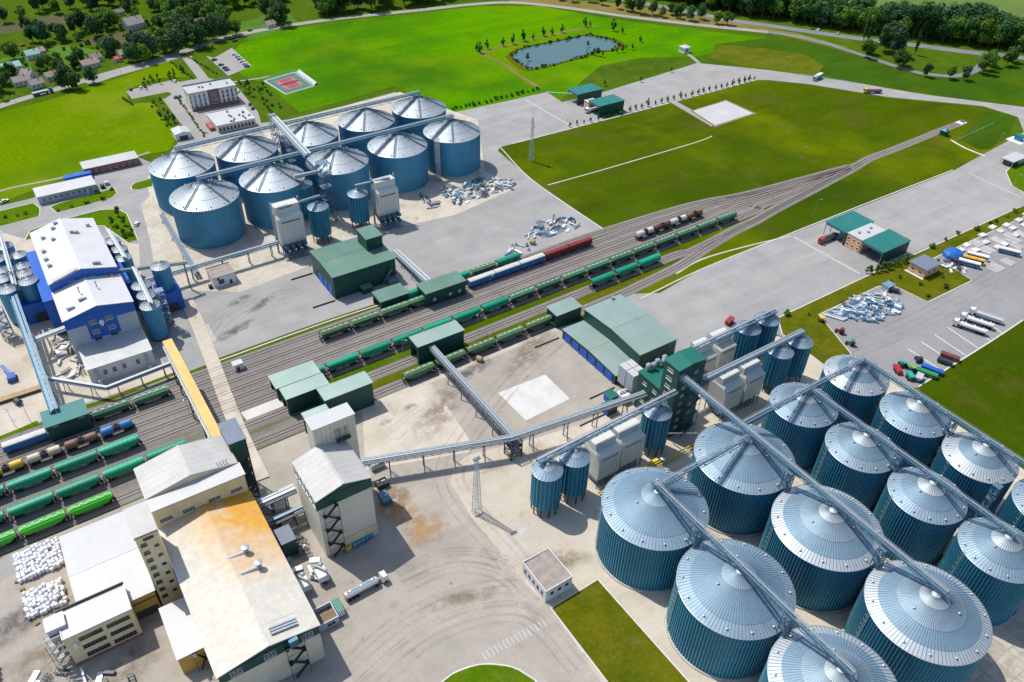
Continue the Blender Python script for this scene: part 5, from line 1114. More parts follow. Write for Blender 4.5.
t = bld('green_bin', 'small jade-topped box between the bunker and the tanker lorry', 'box', 35.2, 138); walls(t, 34.6, 36.6, 135.2, 139.8, .1, 2.6, 'white_wall', 'body'); flat(t, 34.6, 36.6, 135.2, 139.8, 2.6, 'jade_roof', .15, .15)

# --- weighbridges
def weigh(label, x0, x1, ya, yb, yc, yd, h, gl, deep=None):
    t = bld('weighbridge', label, 'building', x0, ya, gl)
    for k, (y0, y1) in enumerate(((ya, yb), (yc, yd))):
        flat(t, x0, x1, y0, y1, h, 'teal_roof', .3, .3, .15, 'canopy_roof')
        mb = MB(t.location); mb.box(x0, x1, y0, y0+.25, 0 if k == 0 else .2, h); mb.build('side_wall', 'green_sheet', t)
        for i in range(5):
            for y in (y0+.35, y1-.35): x = x0+.4+(x1-x0-.8)*i/4; mb = MB(t.location); mb.bar((x, y, 0), (x, y, h), .35); mb.build('column', 'galv_light', t)
        mb = MB(t.location); mb.box(x0+.5, x1-.5, (y0+y1)/2-1.8, (y0+y1)/2+1.8, .04, .3); mb.build('weighing_platform', 'galv_dark', t)
        mb = MB(t.location); mb.box(x0+.05, x0+.3, y0+.3, y1-.3, h-1.0, h); mb.build('front_beam', 'galv_dark', t)
    xc = x1-2.5 if not deep else x0+deep; hc = h+.1 if not deep else h-1.6; ye = yc-.5 if not deep else yb+5.2
    walls(t, x0+.5, xc, yb+.5, ye, 0, hc, 'orange_wall', 'cabin'); flat(t, x0+.5, xc, yb+.5, ye, hc, 'white_roof', .2, .3, name='cabin_roof')
    ny = max(1, int((ye-yb-1)/3))
    for i in range(ny+1):
        for j in range(2 if ny < 2 else 2): window(t, x0+.5, yb+1.7+i*(ye-yb-3.2)/max(1, ny), 1.2+j*3.4, W_, 1.1, 1.3, 1, 1, 'frame_white')
    for i in range(0 if deep else 3): unit(t, x0+5+i*4.6, (yb+yc)/2+(-1)**i, h+.4, 1.2, .9, .7)
    return t
weigh('right weighbridge with two teal canopies and an orange cabin on the right apron', 338.4, 360.2, 172, 184.4, 194, 206.8, 7.2, 'teal weighbridges')
weigh('upper weighbridge with two teal canopies at the upper apron beside the pond field', 332, 353.4, 387, 398.6, 410.8, 422.4, 7.4, 'teal weighbridges', 8)
t = bld('gate_cabin', 'small orange house with slate roof beside the lorry park', 'building', 346.4, 153)
walls(t, 346.6, 358.2, 153, 161.8, 0, 4.8, 'orange_wall'); flat(t, 346.6, 358.2, 153, 161.8, 4.8, 'slate_roof', .5, .35)
for y in (155.4, 159.4): window(t, 346.6, y, 1.6, W_, 1.4, 1.5, 2, 1, 'frame_white')
for x in (350, 354.6): window(t, x, 153, 1.6, S, 1.8, 1.5, 2, 1, 'frame_white')
mb = MB(t.location); mb.box(345.0, 346.4, 152.4, 162.4, 0, .35); mb.build('step', 'kerb', t)
t = bld('gatehouse', 'tiny white gatehouse at the top end of the upper apron', 'building', *at(684, 52).xy); a = at(684, 52)
walls(t, a.x-3.2, a.x+3.2, a.y-3, a.y+3, 0, 4, 'white_wall'); flat(t, a.x-3.2, a.x+3.2, a.y-3, a.y+3, 4, 'white_roof', .5, .4)
window(t, a.x, a.y-3, 1.4, S, 2.4, 1.4, 2, 1, 'frame_dark')
# --- administration building
t = bld('administration_building', 'four-storey pale office with pilasters behind the back silos', 'building', 106.4, 531)
mat('pale_render', (.60, .55, .49), .8, var=.06, scale=.2); mat('maroon_wall', (.20, .115, .105), .8, var=.1)
walls(t, 106.4, 137, 531.2, 544.5, 0, 11.4, 'pale_render'); flat(t, 106.4, 137, 531.2, 544.5, 11.4, 'slate_light' if 'slate_light' in MATS else 'grey_roof_x', .5, .35)
parapet(t, 106.1, 137.3, 530.8, 544.9, 11.7, .8, .3, 'slate_roof', 'N')
for i in range(10):
    x = 108.0+i*3.05
    if 4 <= i <= 5: continue
    mb = MB(t.location); mb.box(x-.9, x+.9, 530.9, 531.15, 1.6, 10.6); mb.build('pilaster', 'white_wall', t)
for i in range(11):
    x = 106.9+i*2.97
    for z in (2.2, 5.0, 7.8): window(t, x+.2, 531.2, z, S, 1.1, 1.7, 1, 2, 'frame_dark')
mb = MB(t.location); mb.box(118.4, 125.4, 530.5, 531.15, 1.2, 11.8); mb.build('entrance_bay', 'maroon_wall', t)
for z in (2.4, 5.2, 8): window(t, 121.9, 530.5, z, S, 4.0, 1.6, 4, 1, 'frame_white')
mb = MB(t.location); mb.box(106.2, 137.2, 528.6, 531.1, 0, 1.7); mb.build('plinth', 'maroon_wall', t)
for x, y in ((115, 538), (117, 537), (123, 540), (133, 536.5)): unit(t, x, y, 11.7, 1.3, 1.1, .9)
t = bld('canteen', 'low white-roofed building in front of the office', 'building', 110, 488)
walls(t, 110, 134, 488, 510.6, 0, 4.3, 'pale_render'); flat(t, 110, 134, 488, 510.6, 4.3, 'white_roof', .25, .3)
parapet(t, 109.8, 134.2, 487.8, 510.8, 4.6, .45, .25, 'white_wall')
for i in range(10): window(t, 111.6+i*2.3, 488, 1.2, S, 1.3, 2.0, 1, 2, 'frame_dark')
for k in range(12): unit(t, rng.uniform(118, 133), rng.uniform(490, 508), 4.6, 1.1, .9, .8, 'galv_dark')
mb = MB(t.location); mb.box(106.6, 109.6, 493, 503, 0, 2.2); mb.build('terrace_stalls', 'brick_red', t)
t = bld('garage', 'small white garage left of the back silos beside the office drive', 'building', *at(184, 138).xy); a = at(184, 139)
walls(t, a.x-4.5, a.x+4.5, a.y-1, a.y+9, 0, 3.8, 'white_wall'); gable(t, a.x-4.5, a.x+4.5, a.y-1, a.y+9, 3.8, 1.0, 'y', 'white_roof', .3, gm='white_wall')
mb = MB(t.location); mb.box(a.x-2.5, a.x+2.5, a.y-1.12, a.y-1.01, 0, 2.6); mb.build('gate', 'frame_dark', t)
# --- tennis court
t = thing('tennis_court', 'red and green tennis court in the big field', 'tennis court', (*at(288, 84).xy, 0))
mat('court_green', (.06, .15, .10), .8); mat('court_red', (.33, .03, .05), .8); mat('net_mesh', (.55, .55, .52), .7)
P = [at(*p) for p in [(266, 81), (294, 73), (312, 86), (286, 93.5)]]; q = lambda u, v, z: P[0]+(P[1]-P[0])*u+(P[3]-P[0])*v+((P[2]-P[1])-(P[3]-P[0]))*u*v+Vector((0, 0, z))
for u0, u1, v0, v1, z, m_, nm in ((-.06, 1.06, -.06, 1.06, .08, 'worn_marking', 'apron'), (0, 1, 0, 1, .1, 'court_green', 'surround'), (.2, .8, .2, .8, .12, 'court_red', 'playing_surface')):
    mb = MB(t.location); mb.poly([q(u0, v0, z), q(u0, v1, z), q(u1, v1, z), q(u1, v0, z)]); mb.build(nm, m_, t)
mb = MB(t.location)
for u in (.2, .27, .73, .8): mb.bar(q(u, .2, .13), q(u, .8, .13), .14, .02)
for v in (.2, .35, .65, .8): mb.bar(q(.2, v, .13), q(.8, v, .13), .14, .02)
mb.build('court_lines', 'marking', t)
mb = MB(t.location); mb.bar(q(.17, .5, .55), q(.83, .5, .55), .08, .9); mb.build('net', 'net_mesh', t)
mb = MB(t.location)
for a_, b_ in (((0, 0), (1, 0)), ((1, 0), (1, 1)), ((1, 1), (0, 1)), ((0, 1), (0, 0))):
    for z in (.1, 1.5, 3): mb.bar(q(*a_, z), q(*b_, z), .12)
    for k in range(11): u = a_[0]+(b_[0]-a_[0])*k/10; v = a_[1]+(b_[1]-a_[1])*k/10; mb.bar(q(u, v, 0), q(u, v, 3), .12)
mb.build('fence', 'galv_light', t)
mb = MB(t.location); mb.add([q(1.08, .0, 0.1), q(1.2, .0, 1.6), q(1.2, 1, 1.6), q(1.08, 1, .1)], [(0, 1, 2, 3)]); mb.add([q(1.2, 0, 0), q(1.2, 0, 1.6), q(1.2, 1, 1.6), q(1.2, 1, 0)], [(0, 1, 2, 3)]); mb.build('bench_rows', 'galv_light', t)
# ================================================================== railway
mat('sleeper', (.30, .27, .24), .9, var=.15); mat('rail', (.13, .075, .05), .5, .4, var=.2, scale=1.)
mat('wagon_green', (.018, .115, .06), .5, var=.18, scale=.5, dirt=.6, dirtcol=(.11, .105, .07), rnd=.35)
mat('wagon_roof_green', (.055, .21, .11), .55, var=.15, scale=.6, dirt=.5, dirtcol=(.20, .21, .15), rnd=.25)
mat('wagon_olive', (.085, .20, .085), .55, var=.15, scale=.6, dirt=.5, dirtcol=(.24, .26, .15), rnd=.15)
mat('wagon_teal', (.0, .27, .155), .45, var=.12, scale=.5, dirt=.45, dirtcol=(.06, .19, .12), rnd=.22)
mat('wagon_lime', (.03, .42, .02), .45, var=.08, scale=.5, dirt=.4, dirtcol=(.09, .25, .04), rnd=.1)
mat('hatch_pale', (.42, .47, .40), .6, var=.15, scale=2.)
mat('wagon_blue', (.015, .13, .36), .5, var=.15, scale=.5, dirt=.25, dirtcol=(.06, .13, .24), rnd=.1)
mat('wagon_red', (.15, .012, .018), .5, var=.18, scale=.5, dirt=.25, dirtcol=(.10, .03, .03), rnd=.1)
mat('wagon_redroof', (.20, .022, .028), .55, var=.15, scale=.5, dirt=.3, dirtcol=(.14, .05, .05))
mat('wagon_whiteroof', (.52, .52, .49), .6, var=.12, scale=.5, dirt=.6, dirtcol=(.36, .30, .22))
mat('tank_yellow', (.58, .37, .02), .45, var=.1, dirt=.3); mat('tank_cream', (.55, .46, .33), .5, var=.12, dirt=.5, dirtcol=(.3, .2, .1)); mat('tank_brown', (.20, .10, .06), .55, var=.2, dirt=.4); mat('tank_blue', (.015, .17, .46), .4, var=.1, dirt=.2)
mat('tank_maroon', (.13, .03, .03), .55, var=.15, dirt=.3); mat('tank_white', (.60, .58, .52), .5, var=.1, dirt=.3); mat('tank_rust', (.20, .075, .03), .6, var=.2, dirt=.3)
mat('tank_soot', (.025, .025, .03), .55, var=.3)
mat('bogie', (.03, .028, .026), .7, .2, var=.3)
TR = {'T1': (264.3, .02), 'T2': (259.0, .013), 'T3': (253.8, .0145), 'T4': (248.2, .02), 'T5': (243.2, .017), 'T6': (238.0, .014), 'T7': (226.3, .022), 'T8': (216.0, .018)}
ty = lambda k, x: TR[k][0]+TR[k][1]*x
trunk = [(870, 158.5), (895, 149), (920, 139), (942, 130), (962, 122.5)]
ends = {'T1': (232, [(690, 205.5), (745, 194.5), (800, 180), (845, 168)]), 'T2': (250, [(720, 201), (760, 192), (810, 178.5), (850, 166.5)]), 'T3': (262, [(700, 209), (750, 196.5), (800, 183), (850, 167.5)]), 'T4': (300, [(740, 202), (790, 187.5), (850, 168)]), 'T5': (300, [(740, 206), (795, 188), (850, 168)]), 'T6': (316, [(758, 207), (800, 191), (850, 169)]),
        'T7': (252, [(690, 252), (715, 240), (740, 227), (756, 220), (778, 207.5), (819, 186), (850, 170)]), 'T8': (200, [(638.7, 286), (679, 266), (704, 250), (729, 234.5), (756, 221), (778, 208.5), (819, 187), (850, 170.5)])}
TN = {'T1': 'uppermost', 'T2': 'second', 'T3': 'third', 'T4': 'fourth', 'T5': 'fifth', 'T6': 'sixth', 'T7': 'seventh', 'T8': 'lowest'}
for k in TR:
    xe, pp = ends[k]; P = [Vector((x, ty(k, x), 0)) for x in ([-190, -100, 0, 100, 160] if xe > 210 else [-190, -100, 0, 100])] + [Vector((xe, ty(k, xe), 0))] + [at(*p) for p in pp] + ([at(*p) for p in trunk] if k in ('T4', 'T8') else [])
    L = smooth_line(P, 3.)
    t = thing('railway_track', f'{TN[k]} railway track of the yard, counted from the blue plant side', 'track', (P[0].x, P[0].y, 0)); t['kind'] = 'structure'; del t['category']; o = t.location
    dz = .004*list(TR).index(k)
    mb = MB(o); n = len(L); prof = [(-3.0, .0), (-2.0, .22), (2.0, .22), (3.0, .0)]
    vs = []
    for d, z in prof: vs += [(p.x, p.y, z+dz+.03) for p in offset_line(L, d)]
    mb.add(vs, [(j*n+i, j*n+i+1, (j+1)*n+i+1, (j+1)*n+i) for j in range(3) for i in range(n-1)]); mb.build('ballast', 'ballast', t)
    for s in (-.76, .76):
        mb = MB(o); kerb(mb, offset_line(L, s), .13, .18, .30+dz); mb.build('rail', 'rail', t)
    mb = MB(o); acc = 0.
    for a, b in zip(L, L[1:]):
        d = b-a; l_ = d.length; d.normalize(); nx = Vector((-d.y, d.x, 0)); u = (.8-acc) % .8
        while u < l_:
            c = a+d*u; q = [c-d*.13-nx*1.3, c+d*.13-nx*1.3, c+d*.13+nx*1.3, c-d*.13+nx*1.3]
            mb.add([(p.x, p.y, .18) for p in q]+[(p.x, p.y, .305+dz) for p in q], [(4, 5, 6, 7), (0, 1, 5, 4), (1, 2, 6, 5), (2, 3, 7, 6), (3, 0, 4, 7)]); u += .8
        acc = (acc+l_) % .8
    mb.build('sleepers', 'sleeper', t, recalc=False, kind='stuff')
# grey maintenance strip of gravel between the tracks
for ya, yb, xa, xb, lb in ((240.6, 258, -190, 330, 'grey-brown gravel between the main tracks'),):
    mb = MB(); mb.add([(xa, ya-1, .035), (xb, ya+2.5, .035), (xb-10, yb+4, .035), (230, yb+4, .035), (xa, yb+4, .035)], [(0, 1, 2, 3, 4)]); tag(mb.build('gravel_bed', 'ballast', recalc=False), lb, kind='structure')
# ---- wagons
bgm = MB()
for x in (-.95, .95): bgm.tube((x, -.75, .48), (x, .75, .48), .09, 6)
for y in (-1.0, 1.0): bgm.box(-1.35, 1.35, y-.1, y+.1, .42, .85)
bgm.box(-.3, .3, -1.1, 1.1, .55, 1.0); BOG = bgm.mesh('bogie', 'bogie')
wm = MB()
wm.tube((0, -.07, .48), (0, .07, .48), .48, 14); WHL = wm.mesh('wheel', 'bogie')
def undercarriage(t, half, nb=2):
    for s in (-1, 1):
        b = put('bogie', BOG, t, (s*(half-2.3), 0, 0))
        for x in (-.95, .95):
            for y in (-.77, .77): put('wheel', WHL, b, (x, y, 0))
        mb = MB(); mb.box(s*half-.15, s*half+.15, -1.0, 1.0, .9, 1.2); mb.bar((s*half, 0, 1.05), (s*(half+.55), 0, 1.05), .3); mb.build('coupler', 'bogie', t)
def extrude(mb, prof, xs, m=0):
    """prof = [(y, z)] closed loop counter-clockwise seen from +x; xs = [(x, dy-scale, z-lift of the low points)]"""
    n = len(prof); vs = []
    for x, sy, _ in xs: vs += [(x, y*sy, z) for y, z in prof]
    fs = [(j*n+i, j*n+(i+1) % n, (j+1)*n+(i+1) % n, (j+1)*n+i) for j in range(len(xs)-1) for i in range(n)]
    return mb.add(vs, fs + [tuple(range(n-1, -1, -1)), tuple((len(xs)-1)*n+i for i in range(n))], m)
def hopper_wagon(side, roof, rounded, half=6.85):
    t = thing('hopper_wagon', '', 'wagon'); H_ = 4.35
    top = [(1.5*cos(a), 3.35+1.0*sin(a)) for a in [i*pi/10 for i in range(11)]] if rounded else [(1.55, 3.75), (1.1, 4.12), (.4, 4.28), (-.4, 4.28), (-1.1, 4.12), (-1.55, 3.75)]
    prof = [(-1.5, 1.7), (-.5, 1.0), (.5, 1.0), (1.5, 1.7)] + [(1.52, 3.3)]*(1 if not rounded else 1) + top[0:] + [(-1.52, 3.3)]
    low = [(-1.5, 1.7), (-.55, 1.0), (.55, 1.0), (1.5, 1.7)]
    body = [(1.5, 1.7), (1.52, 3.35), (-1.52, 3.35), (-1.5, 1.7)]
    mb = MB(); L0 = half-.25
    # hopper belly sloping in at both ends
    for k in range(3):
        xa, xb = -L0+1.9+k*(2*L0-3.8)/3, -L0+1.9+(k+1)*(2*L0-3.8)/3; xm = (xa+xb)/2
        mb.hexa([(xm-.5, -.6, .75), (xm+.5, -.6, .75), (xm+.5, .6, .75), (xm-.5, .6, .75), (xa, -1.5, 1.75), (xb, -1.5, 1.75), (xb, 1.5, 1.75), (xa, 1.5, 1.75)])
    mb.hexa([(-L0+1.9, -1.5, 1.7), (L0-1.9, -1.5, 1.7), (L0-1.9, 1.5, 1.7), (-L0+1.9, 1.5, 1.7), (-L0, -1.52, 3.4), (L0, -1.52, 3.4), (L0, 1.52, 3.4), (-L0, 1.52, 3.4)])
    for i in range(12):
        x = -L0+.4+(2*L0-.8)*i/11; e = max(1.75, 1.7+(abs(x)-(L0-1.9))*.9)
        for s in (-1, 1): mb.box(x-.06, x+.06, s*1.52-.06, s*1.52+.06, e, 3.45)
    mb.build('body', side, t)
    mb = MB(); mb.bar((-half+.1, 0, 1.25), (half-.1, 0, 1.25), .5, .3)
    for s in (-1, 1): mb.box(s*half-.5, s*half+.1, -1.4, 1.4, 1.15, 1.3); [mb.bar((s*(half-.15), y, 1.3), (s*(half-.15), y, 3.9), .08) for y in (-1.2, -.8, .8, 1.2)]; [mb.bar((s*(half-.15), y, 1.6+.4*i), (s*(half-.15), y+.4, 1.6+.4*i), .06) for i in range(6) for y in (-1.2, .8)]
    mb.build('end_platform', 'bogie', t)
    mb = MB(); rp = [(1.58, 3.4)] + [(1.58*cos(a), 3.4+(.95 if not rounded else 1.15)*sin(a)**.8) for a in [(i+1)*pi/10 for i in range(9)]] + [(-1.58, 3.4)]
    if not rounded: rp = [(1.58, 3.4), (1.5, 3.72), (.9, 4.12), (.3, 4.25), (-.3, 4.25), (-.9, 4.12), (-1.5, 3.72), (-1.58, 3.4)]
    extrude(mb, rp, [(-L0-.05, .97, 0), (-L0+.5, 1, 0), (L0-.5, 1, 0), (L0+.05, .97, 0)]); mb.build('roof', roof, t, smooth=False)
    if not rounded:
        hm_ = MB(); hm_.box(-.55, .55, -.34, .34, 0, .14); hm_.box(-.5, .5, -.28, .28, .14, .2); me = hm_.mesh('hatch', 'hatch_pale')
        for i in range(5): put('hatch', me, t, (-L0+1.6+i*(2*L0-3.2)/4, 0, 4.24))
        mb = MB()
        for y in (-.75, .75): mb.bar((-L0+.3, y, 4.28), (L0-.3, y, 4.28), .3, .05)
        mb.build('roof_walk', roof, t)
    else:
        mb = MB()
        for i in range(9):
            x = -L0+.6+(2*L0-1.2)*i/8; q = [(x, 1.62*cos(a), 3.42+1.18*sin(a)**.8 if sin(a) > 0 else 3.42) for a in [k*pi/8 for k in range(9)]]
            for u, v in zip(q, q[1:]): mb.bar(u, v, .12, .07)
        mb.build('cover_hoops', roof, t, kind='stuff')
    undercarriage(t, half); return t
def box_wagon(side, roof):
    t = thing('box_wagon', '', 'wagon'); L0 = 6.95
    mb = MB(); mb.box(-L0, L0, -1.5, 1.5, 1.1, 3.75)
    for i in range(11):
        x = -L0+2*L0*i/10
        for s in (-1, 1): mb.box(x-.07, x+.07, s*1.5-.07, s*1.5+.07, 1.15, 3.75)
    mb.build('body', side, t)
    for s in (-1, 1): mb = MB(); mb.box(-1.2, 1.2, s*1.58-.04, s*1.58+.04, 1.2, 3.5); mb.build('sliding_door', side, t)
    mb = MB(); extrude(mb, [(1.56, 3.74), (1.4, 3.98), (.7, 4.2), (0, 4.26), (-.7, 4.2), (-1.4, 3.98), (-1.56, 3.74)], [(-L0-.06, 1, 0), (L0+.06, 1, 0)]); mb.build('roof', roof, t)
    mb = MB()
    for i in range(6): x = -L0+1.2+i*2.3; mb.bar((x, -1.4, 4.02), (x, 0, 4.3), .08, .05); mb.bar((x, 0, 4.3), (x, 1.4, 4.02), .08, .05)
    mb.build('roof_ribs', roof, t); undercarriage(t, 6.95); return t
def tank_wagon(m1, band=True):
    t = thing('tank_wagon', '', 'wagon'); R, zc, L0 = 1.45, 2.72, 5.35
    def tk(xs, m_, nm):
        mb = MB(); prof = [(R*cos(a), zc+R*sin(a)) for a in [2*pi*i/20 for i in range(20)]]; n = 20; vs = []
        for x, k in xs: vs += [(x, y*k, zc+(z-zc)*k) for y, z in prof]
        mb.add(vs, [(j*n+i, j*n+(i+1) % n, (j+1)*n+(i+1) % n, (j+1)*n+i) for j in range(len(xs)-1) for i in range(n)]+[tuple(range(n-1, -1, -1)), tuple((len(xs)-1)*n+i for i in range(n))]); mb.build(nm, m_, t, smooth=False)
    tk([(-L0, .55), (-L0+.15, .85), (-L0+.45, 1), (-1.15, 1)], m1, 'tank_end'); tk([(-1.15, 1.01), (1.15, 1.01)], 'tank_soot' if band else m1, 'tank_middle'); tk([(1.15, 1), (L0-.45, 1), (L0-.15, .85), (L0, .55)], m1, 'tank_end')
    mb = MB(); mb.ring((0, 0, zc+R-.15), [(.45, 0), (.45, .5), (.25, .6)], 12, cap=True); mb.build('dome', 'tank_soot', t)
    mb = MB(); mb.box(-1.6, 1.6, -.55, -.4, zc+R-.05, zc+R+.02); mb.box(-1.6, 1.6, .4, .55, zc+R-.05, zc+R+.02)
    for x in (-1.6, 1.6): mb.bar((x, -.55, zc+R), (x, -1.5, 1.3), .07); mb.bar((x, .55, zc+R), (x, 1.5, 1.3), .07)
    mb.build('access_ladder', 'bogie', t)
    mb = MB(); mb.bar((-5.6, 0, 1.15), (5.6, 0, 1.15), .6, .3)
    for s in (-1, 1): mb.box(s*5.2-.5, s*5.2+.4, -1.45, 1.45, 1.05, 1.25); mb.hexa([(s*3.4-.4, -1.2, 1.2), (s*3.4+.4, -1.2, 1.2), (s*3.4+.4, 1.2, 1.2), (s*3.4-.4, 1.2, 1.2), (s*3.4-.3, -1.0, 1.75), (s*3.4+.3, -1.0, 1.75), (s*3.4+.3, 1.0, 1.75), (s*3.4-.3, 1.0, 1.75)])
    mb.build('frame', 'bogie', t); undercarriage(t, 5.65); return t
USED = set()
def wagon(proto, track, x, label, group):
    rz = atan2(TR[track][1], 1); loc = (x, ty(track, x), .47)
    if proto.name not in USED:
        USED.add(proto.name); proto.location = loc; proto.rotation_euler.z = rz; proto['label'] = label; proto['group'] = group; return proto
    return dup(proto, loc, rz, label, group)
h_dark = hopper_wagon('wagon_green', 'wagon_roof_green', False); h_olive = hopper_wagon('wagon_green', 'wagon_olive', False)
h_teal = hopper_wagon('wagon_teal', 'wagon_teal', True); h_lime = hopper_wagon('wagon_lime', 'wagon_lime', False)
b_blue = box_wagon('wagon_blue', 'wagon_whiteroof'); b_red = box_wagon('wagon_red', 'wagon_redroof')
def row(proto, track, xs, what, group):
    n = len(xs)
    for i, x in enumerate(xs):
        wagon(proto, track, x, (f'{ORD[i]} {what} from the left' if n > 1 else what), group)
row(h_lime, 'T8', [-45.9, -31.4, -17.0], 'lime green hopper wagon on the lowest track', 'lime green hopper wagons')
row(h_teal, 'T7', [-47.8, -33.2, -18.9, -4.3, 10.2], 'teal wagon in the line above the lime wagons', 'teal covered wagons at lower left')
row(h_teal, 'T6', [-46.2, -31.8, -17.2, -3.2], 'teal wagon in the line below the tank wagons', 'teal covered wagons below the tank wagons')
row(h_dark, 'T2', [-1.6, 12.9], 'dark green hopper wagon by the left track shed', 'dark green hopper wagons by the left track shed')
wagon(b_blue, 'T2', -30.6, 'blue boxcar with pale roof left of the dark green track shed', 'blue boxcars')
for m_, x, nm in (('tank_yellow', -38.0, 'yellow tank wagon with black middle at the left edge'), ('tank_cream', -26.0, 'cream tank wagon with black middle next to the yellow one'), ('tank_brown', -14.0, 'brown tank wagon with black middle left of the blue one'), ('tank_blue', -2.0, 'bright blue tank wagon at the right end of the left tank train')):
    wagon(tank_wagon(m_), 'T4', x, nm, 'tank wagons at left')
for m_, x, nm in (('tank_white', 256.0, 'white tank wagon with black middle leading the far tank train'), ('tank_maroon', 267.8, 'maroon tank wagon behind the leading white one'), ('tank_white', 279.6, 'pale tank wagon between the maroon and the rusty one'), ('tank_rust', 291.2, 'rusty tank wagon at the far end of the far tank train')):
    wagon(tank_wagon(m_), 'T4', x, nm, 'tank wagons at the far end of the yard')
row(h_olive, 'T2', [88.6, 102.6, 116.7, 130.4], 'green hopper wagon in front of the loading shed', 'green hopper wagons in front of the loading shed')
row(b_blue, 'T2', [162, 176.4, 190.9], 'blue boxcar right of the shed with crosses', 'blue boxcars')
row(b_red, 'T2', [205.6, 220.2], 'dark red boxcar behind the blue boxcars', 'dark red boxcars')
row(h_teal, 'T1', [127.2, 152.4, 181.4], 'teal covered wagon on the uppermost track', 'teal covered wagons on the uppermost track')
wagon(h_olive, 'T1', 167.0, 'dusty green hopper wagon between teal wagons on the uppermost track', 'green hopper wagons in front of the loading shed')
row(h_teal, 'T6', [67.6, 82.4, 97.0, 111.7, 126.4, 141.1, 156.0], 'teal wagon in the long middle line', 'teal covered wagons in the middle line')
row(h_dark, 'T6', [170.9, 185.6, 200.3, 215.0, 229.7, 244.4, 259.1, 273.8, 288.5, 303.2], 'dark green hopper wagon in the long line', 'dark green hopper wagons in the long line')
row(h_teal, 'T7', [210, 224.7, 239.4], 'teal wagon beside the long dark green train', 'teal covered wagons in the short line')
row(h_olive, 'T8', [105.8, 120.5, 135.2, 149.9, 164.8], 'green hopper wagon beside the lower yard', 'green hopper wagons along the lower yard')
# signal box, buffer stop, catenary-like masts
t = thing('signal_box', 'small dark teal signal box beside the single track', 'building', (*at(943.5, 135).xy, 0))
mb = MB(); mb.box(-2, 2, -2, 2, 0, 3.4); mb.build('wall', 'green_sheet', t); mb = MB(); mb.hexa([(-2.4, -2.4, 3.4), (2.4, -2.4, 3.4), (2.4, 2.4, 3.4), (-2.4, 2.4, 3.4), (-.3, -.3, 4.6), (.3, -.3, 4.6), (.3, .3, 4.6), (-.3, .3, 4.6)]); mb.build('roof', 'teal_roof', t); mb = MB(); mb.box(-.9, .9, -2.1, -2.02, 1.2, 2.4); mb.build('window', 'glass', t)
t = thing('buffer_stop', 'white concrete buffer stop at the end of the single track', 'buffer stop', (*at(961, 123).xy, 0)); mb = MB(); mb.box(-3.4, 3.4, -2.4, 2.4, 0, .5); mb.build('slab', 'white_wall', t); mb = MB(); mb.box(.4, 1.6, -1.4, 1.4, .5, 1.7); mb.build('buffer', 'galv_dark', t)

mb = MB(); mb.add([(-190, 211.4, .02), (64, 214.0, .02), (66, 243, .02), (-190, 240, .02)], [(0, 1, 2, 3)]); tag(mb.build('gravel_bed', 'ballast_weedy', recalc=False), 'weedy gravel between the lower left tracks', kind='structure')
mb = MB(); mb.add([(-190, 257, .026), (20, 260, .026), (20, 268.5, .026), (-190, 266, .026)], [(0, 1, 2, 3)]); tag(mb.build('gravel_bed', 'ballast_weedy', recalc=False), 'weedy gravel around the left track shed', kind='structure')

mb = MB(); mb.add([(84, 221.2, .02), (172, 222.4, .02), (230, 224, .02), (230, 229.6, .02), (84, 226, .02)], [(0, 1, 2, 3, 4)]); tag(mb.build('weed_strip', 'verge', recalc=False), 'yellowish weeds between the two lowest tracks', kind='structure')
mb = MB(); mb.add([(64, 211.4, .036), (172, 213.4, .036), (172, 215.6, .036), (64, 214.4, .036)], [(0, 1, 2, 3)]); tag(mb.build('track_edge', 'sandy', recalc=False), 'sandy edge between the lower yard and the lowest track', kind='structure')
# ================================================================== vehicles
def paint(name, col, rough=.35): return mat(name, col, rough, 0., var=.05, scale=1., dirt=.12, dirtcol=(.25, .22, .18), spec=.5)
for nm, c_ in dict(car_white=(.72, .72, .71), car_blue=(.03, .10, .26), car_dark=(.03, .035, .045), car_silver=(.42, .44, .46), car_red=(.38, .03, .02), cab_white=(.74, .73, .71), bus_yellow=(.72, .36, .02), bus_blue=(.04, .20, .33), farm_red=(.33, .02, .02), farm_green=(.02, .22, .06), farm_lime=(.10, .42, .03), farm_teal=(.02, .32, .25), farm_blue=(.01, .09, .40), farm_brown=(.16, .04, .03), tarp_blue=(.01, .10, .42), cab_yellow=(.62, .42, .04), cargo_blue=(.02, .12, .38)).items(): paint(nm, c_)
mat('tyre', (.02, .02, .02), .8); mat('tank_silver', (.62, .63, .64), .35, .5, var=.06, dirt=.2); mat('red_trim', (.45, .05, .02), .5)
tw = MB(); tw.tube((0, -.14, 0), (0, .14, 0), .34, 12); TYRE_S = tw.mesh('wheel', 'tyre')
tw = MB(); tw.tube((0, -.2, 0), (0, .2, 0), .52, 12); TYRE_L = tw.mesh('wheel', 'tyre')
tw = MB(); tw.tube((0, -.3, 0), (0, .3, 0), .85, 14); TYRE_T = tw.mesh('wheel', 'tyre')
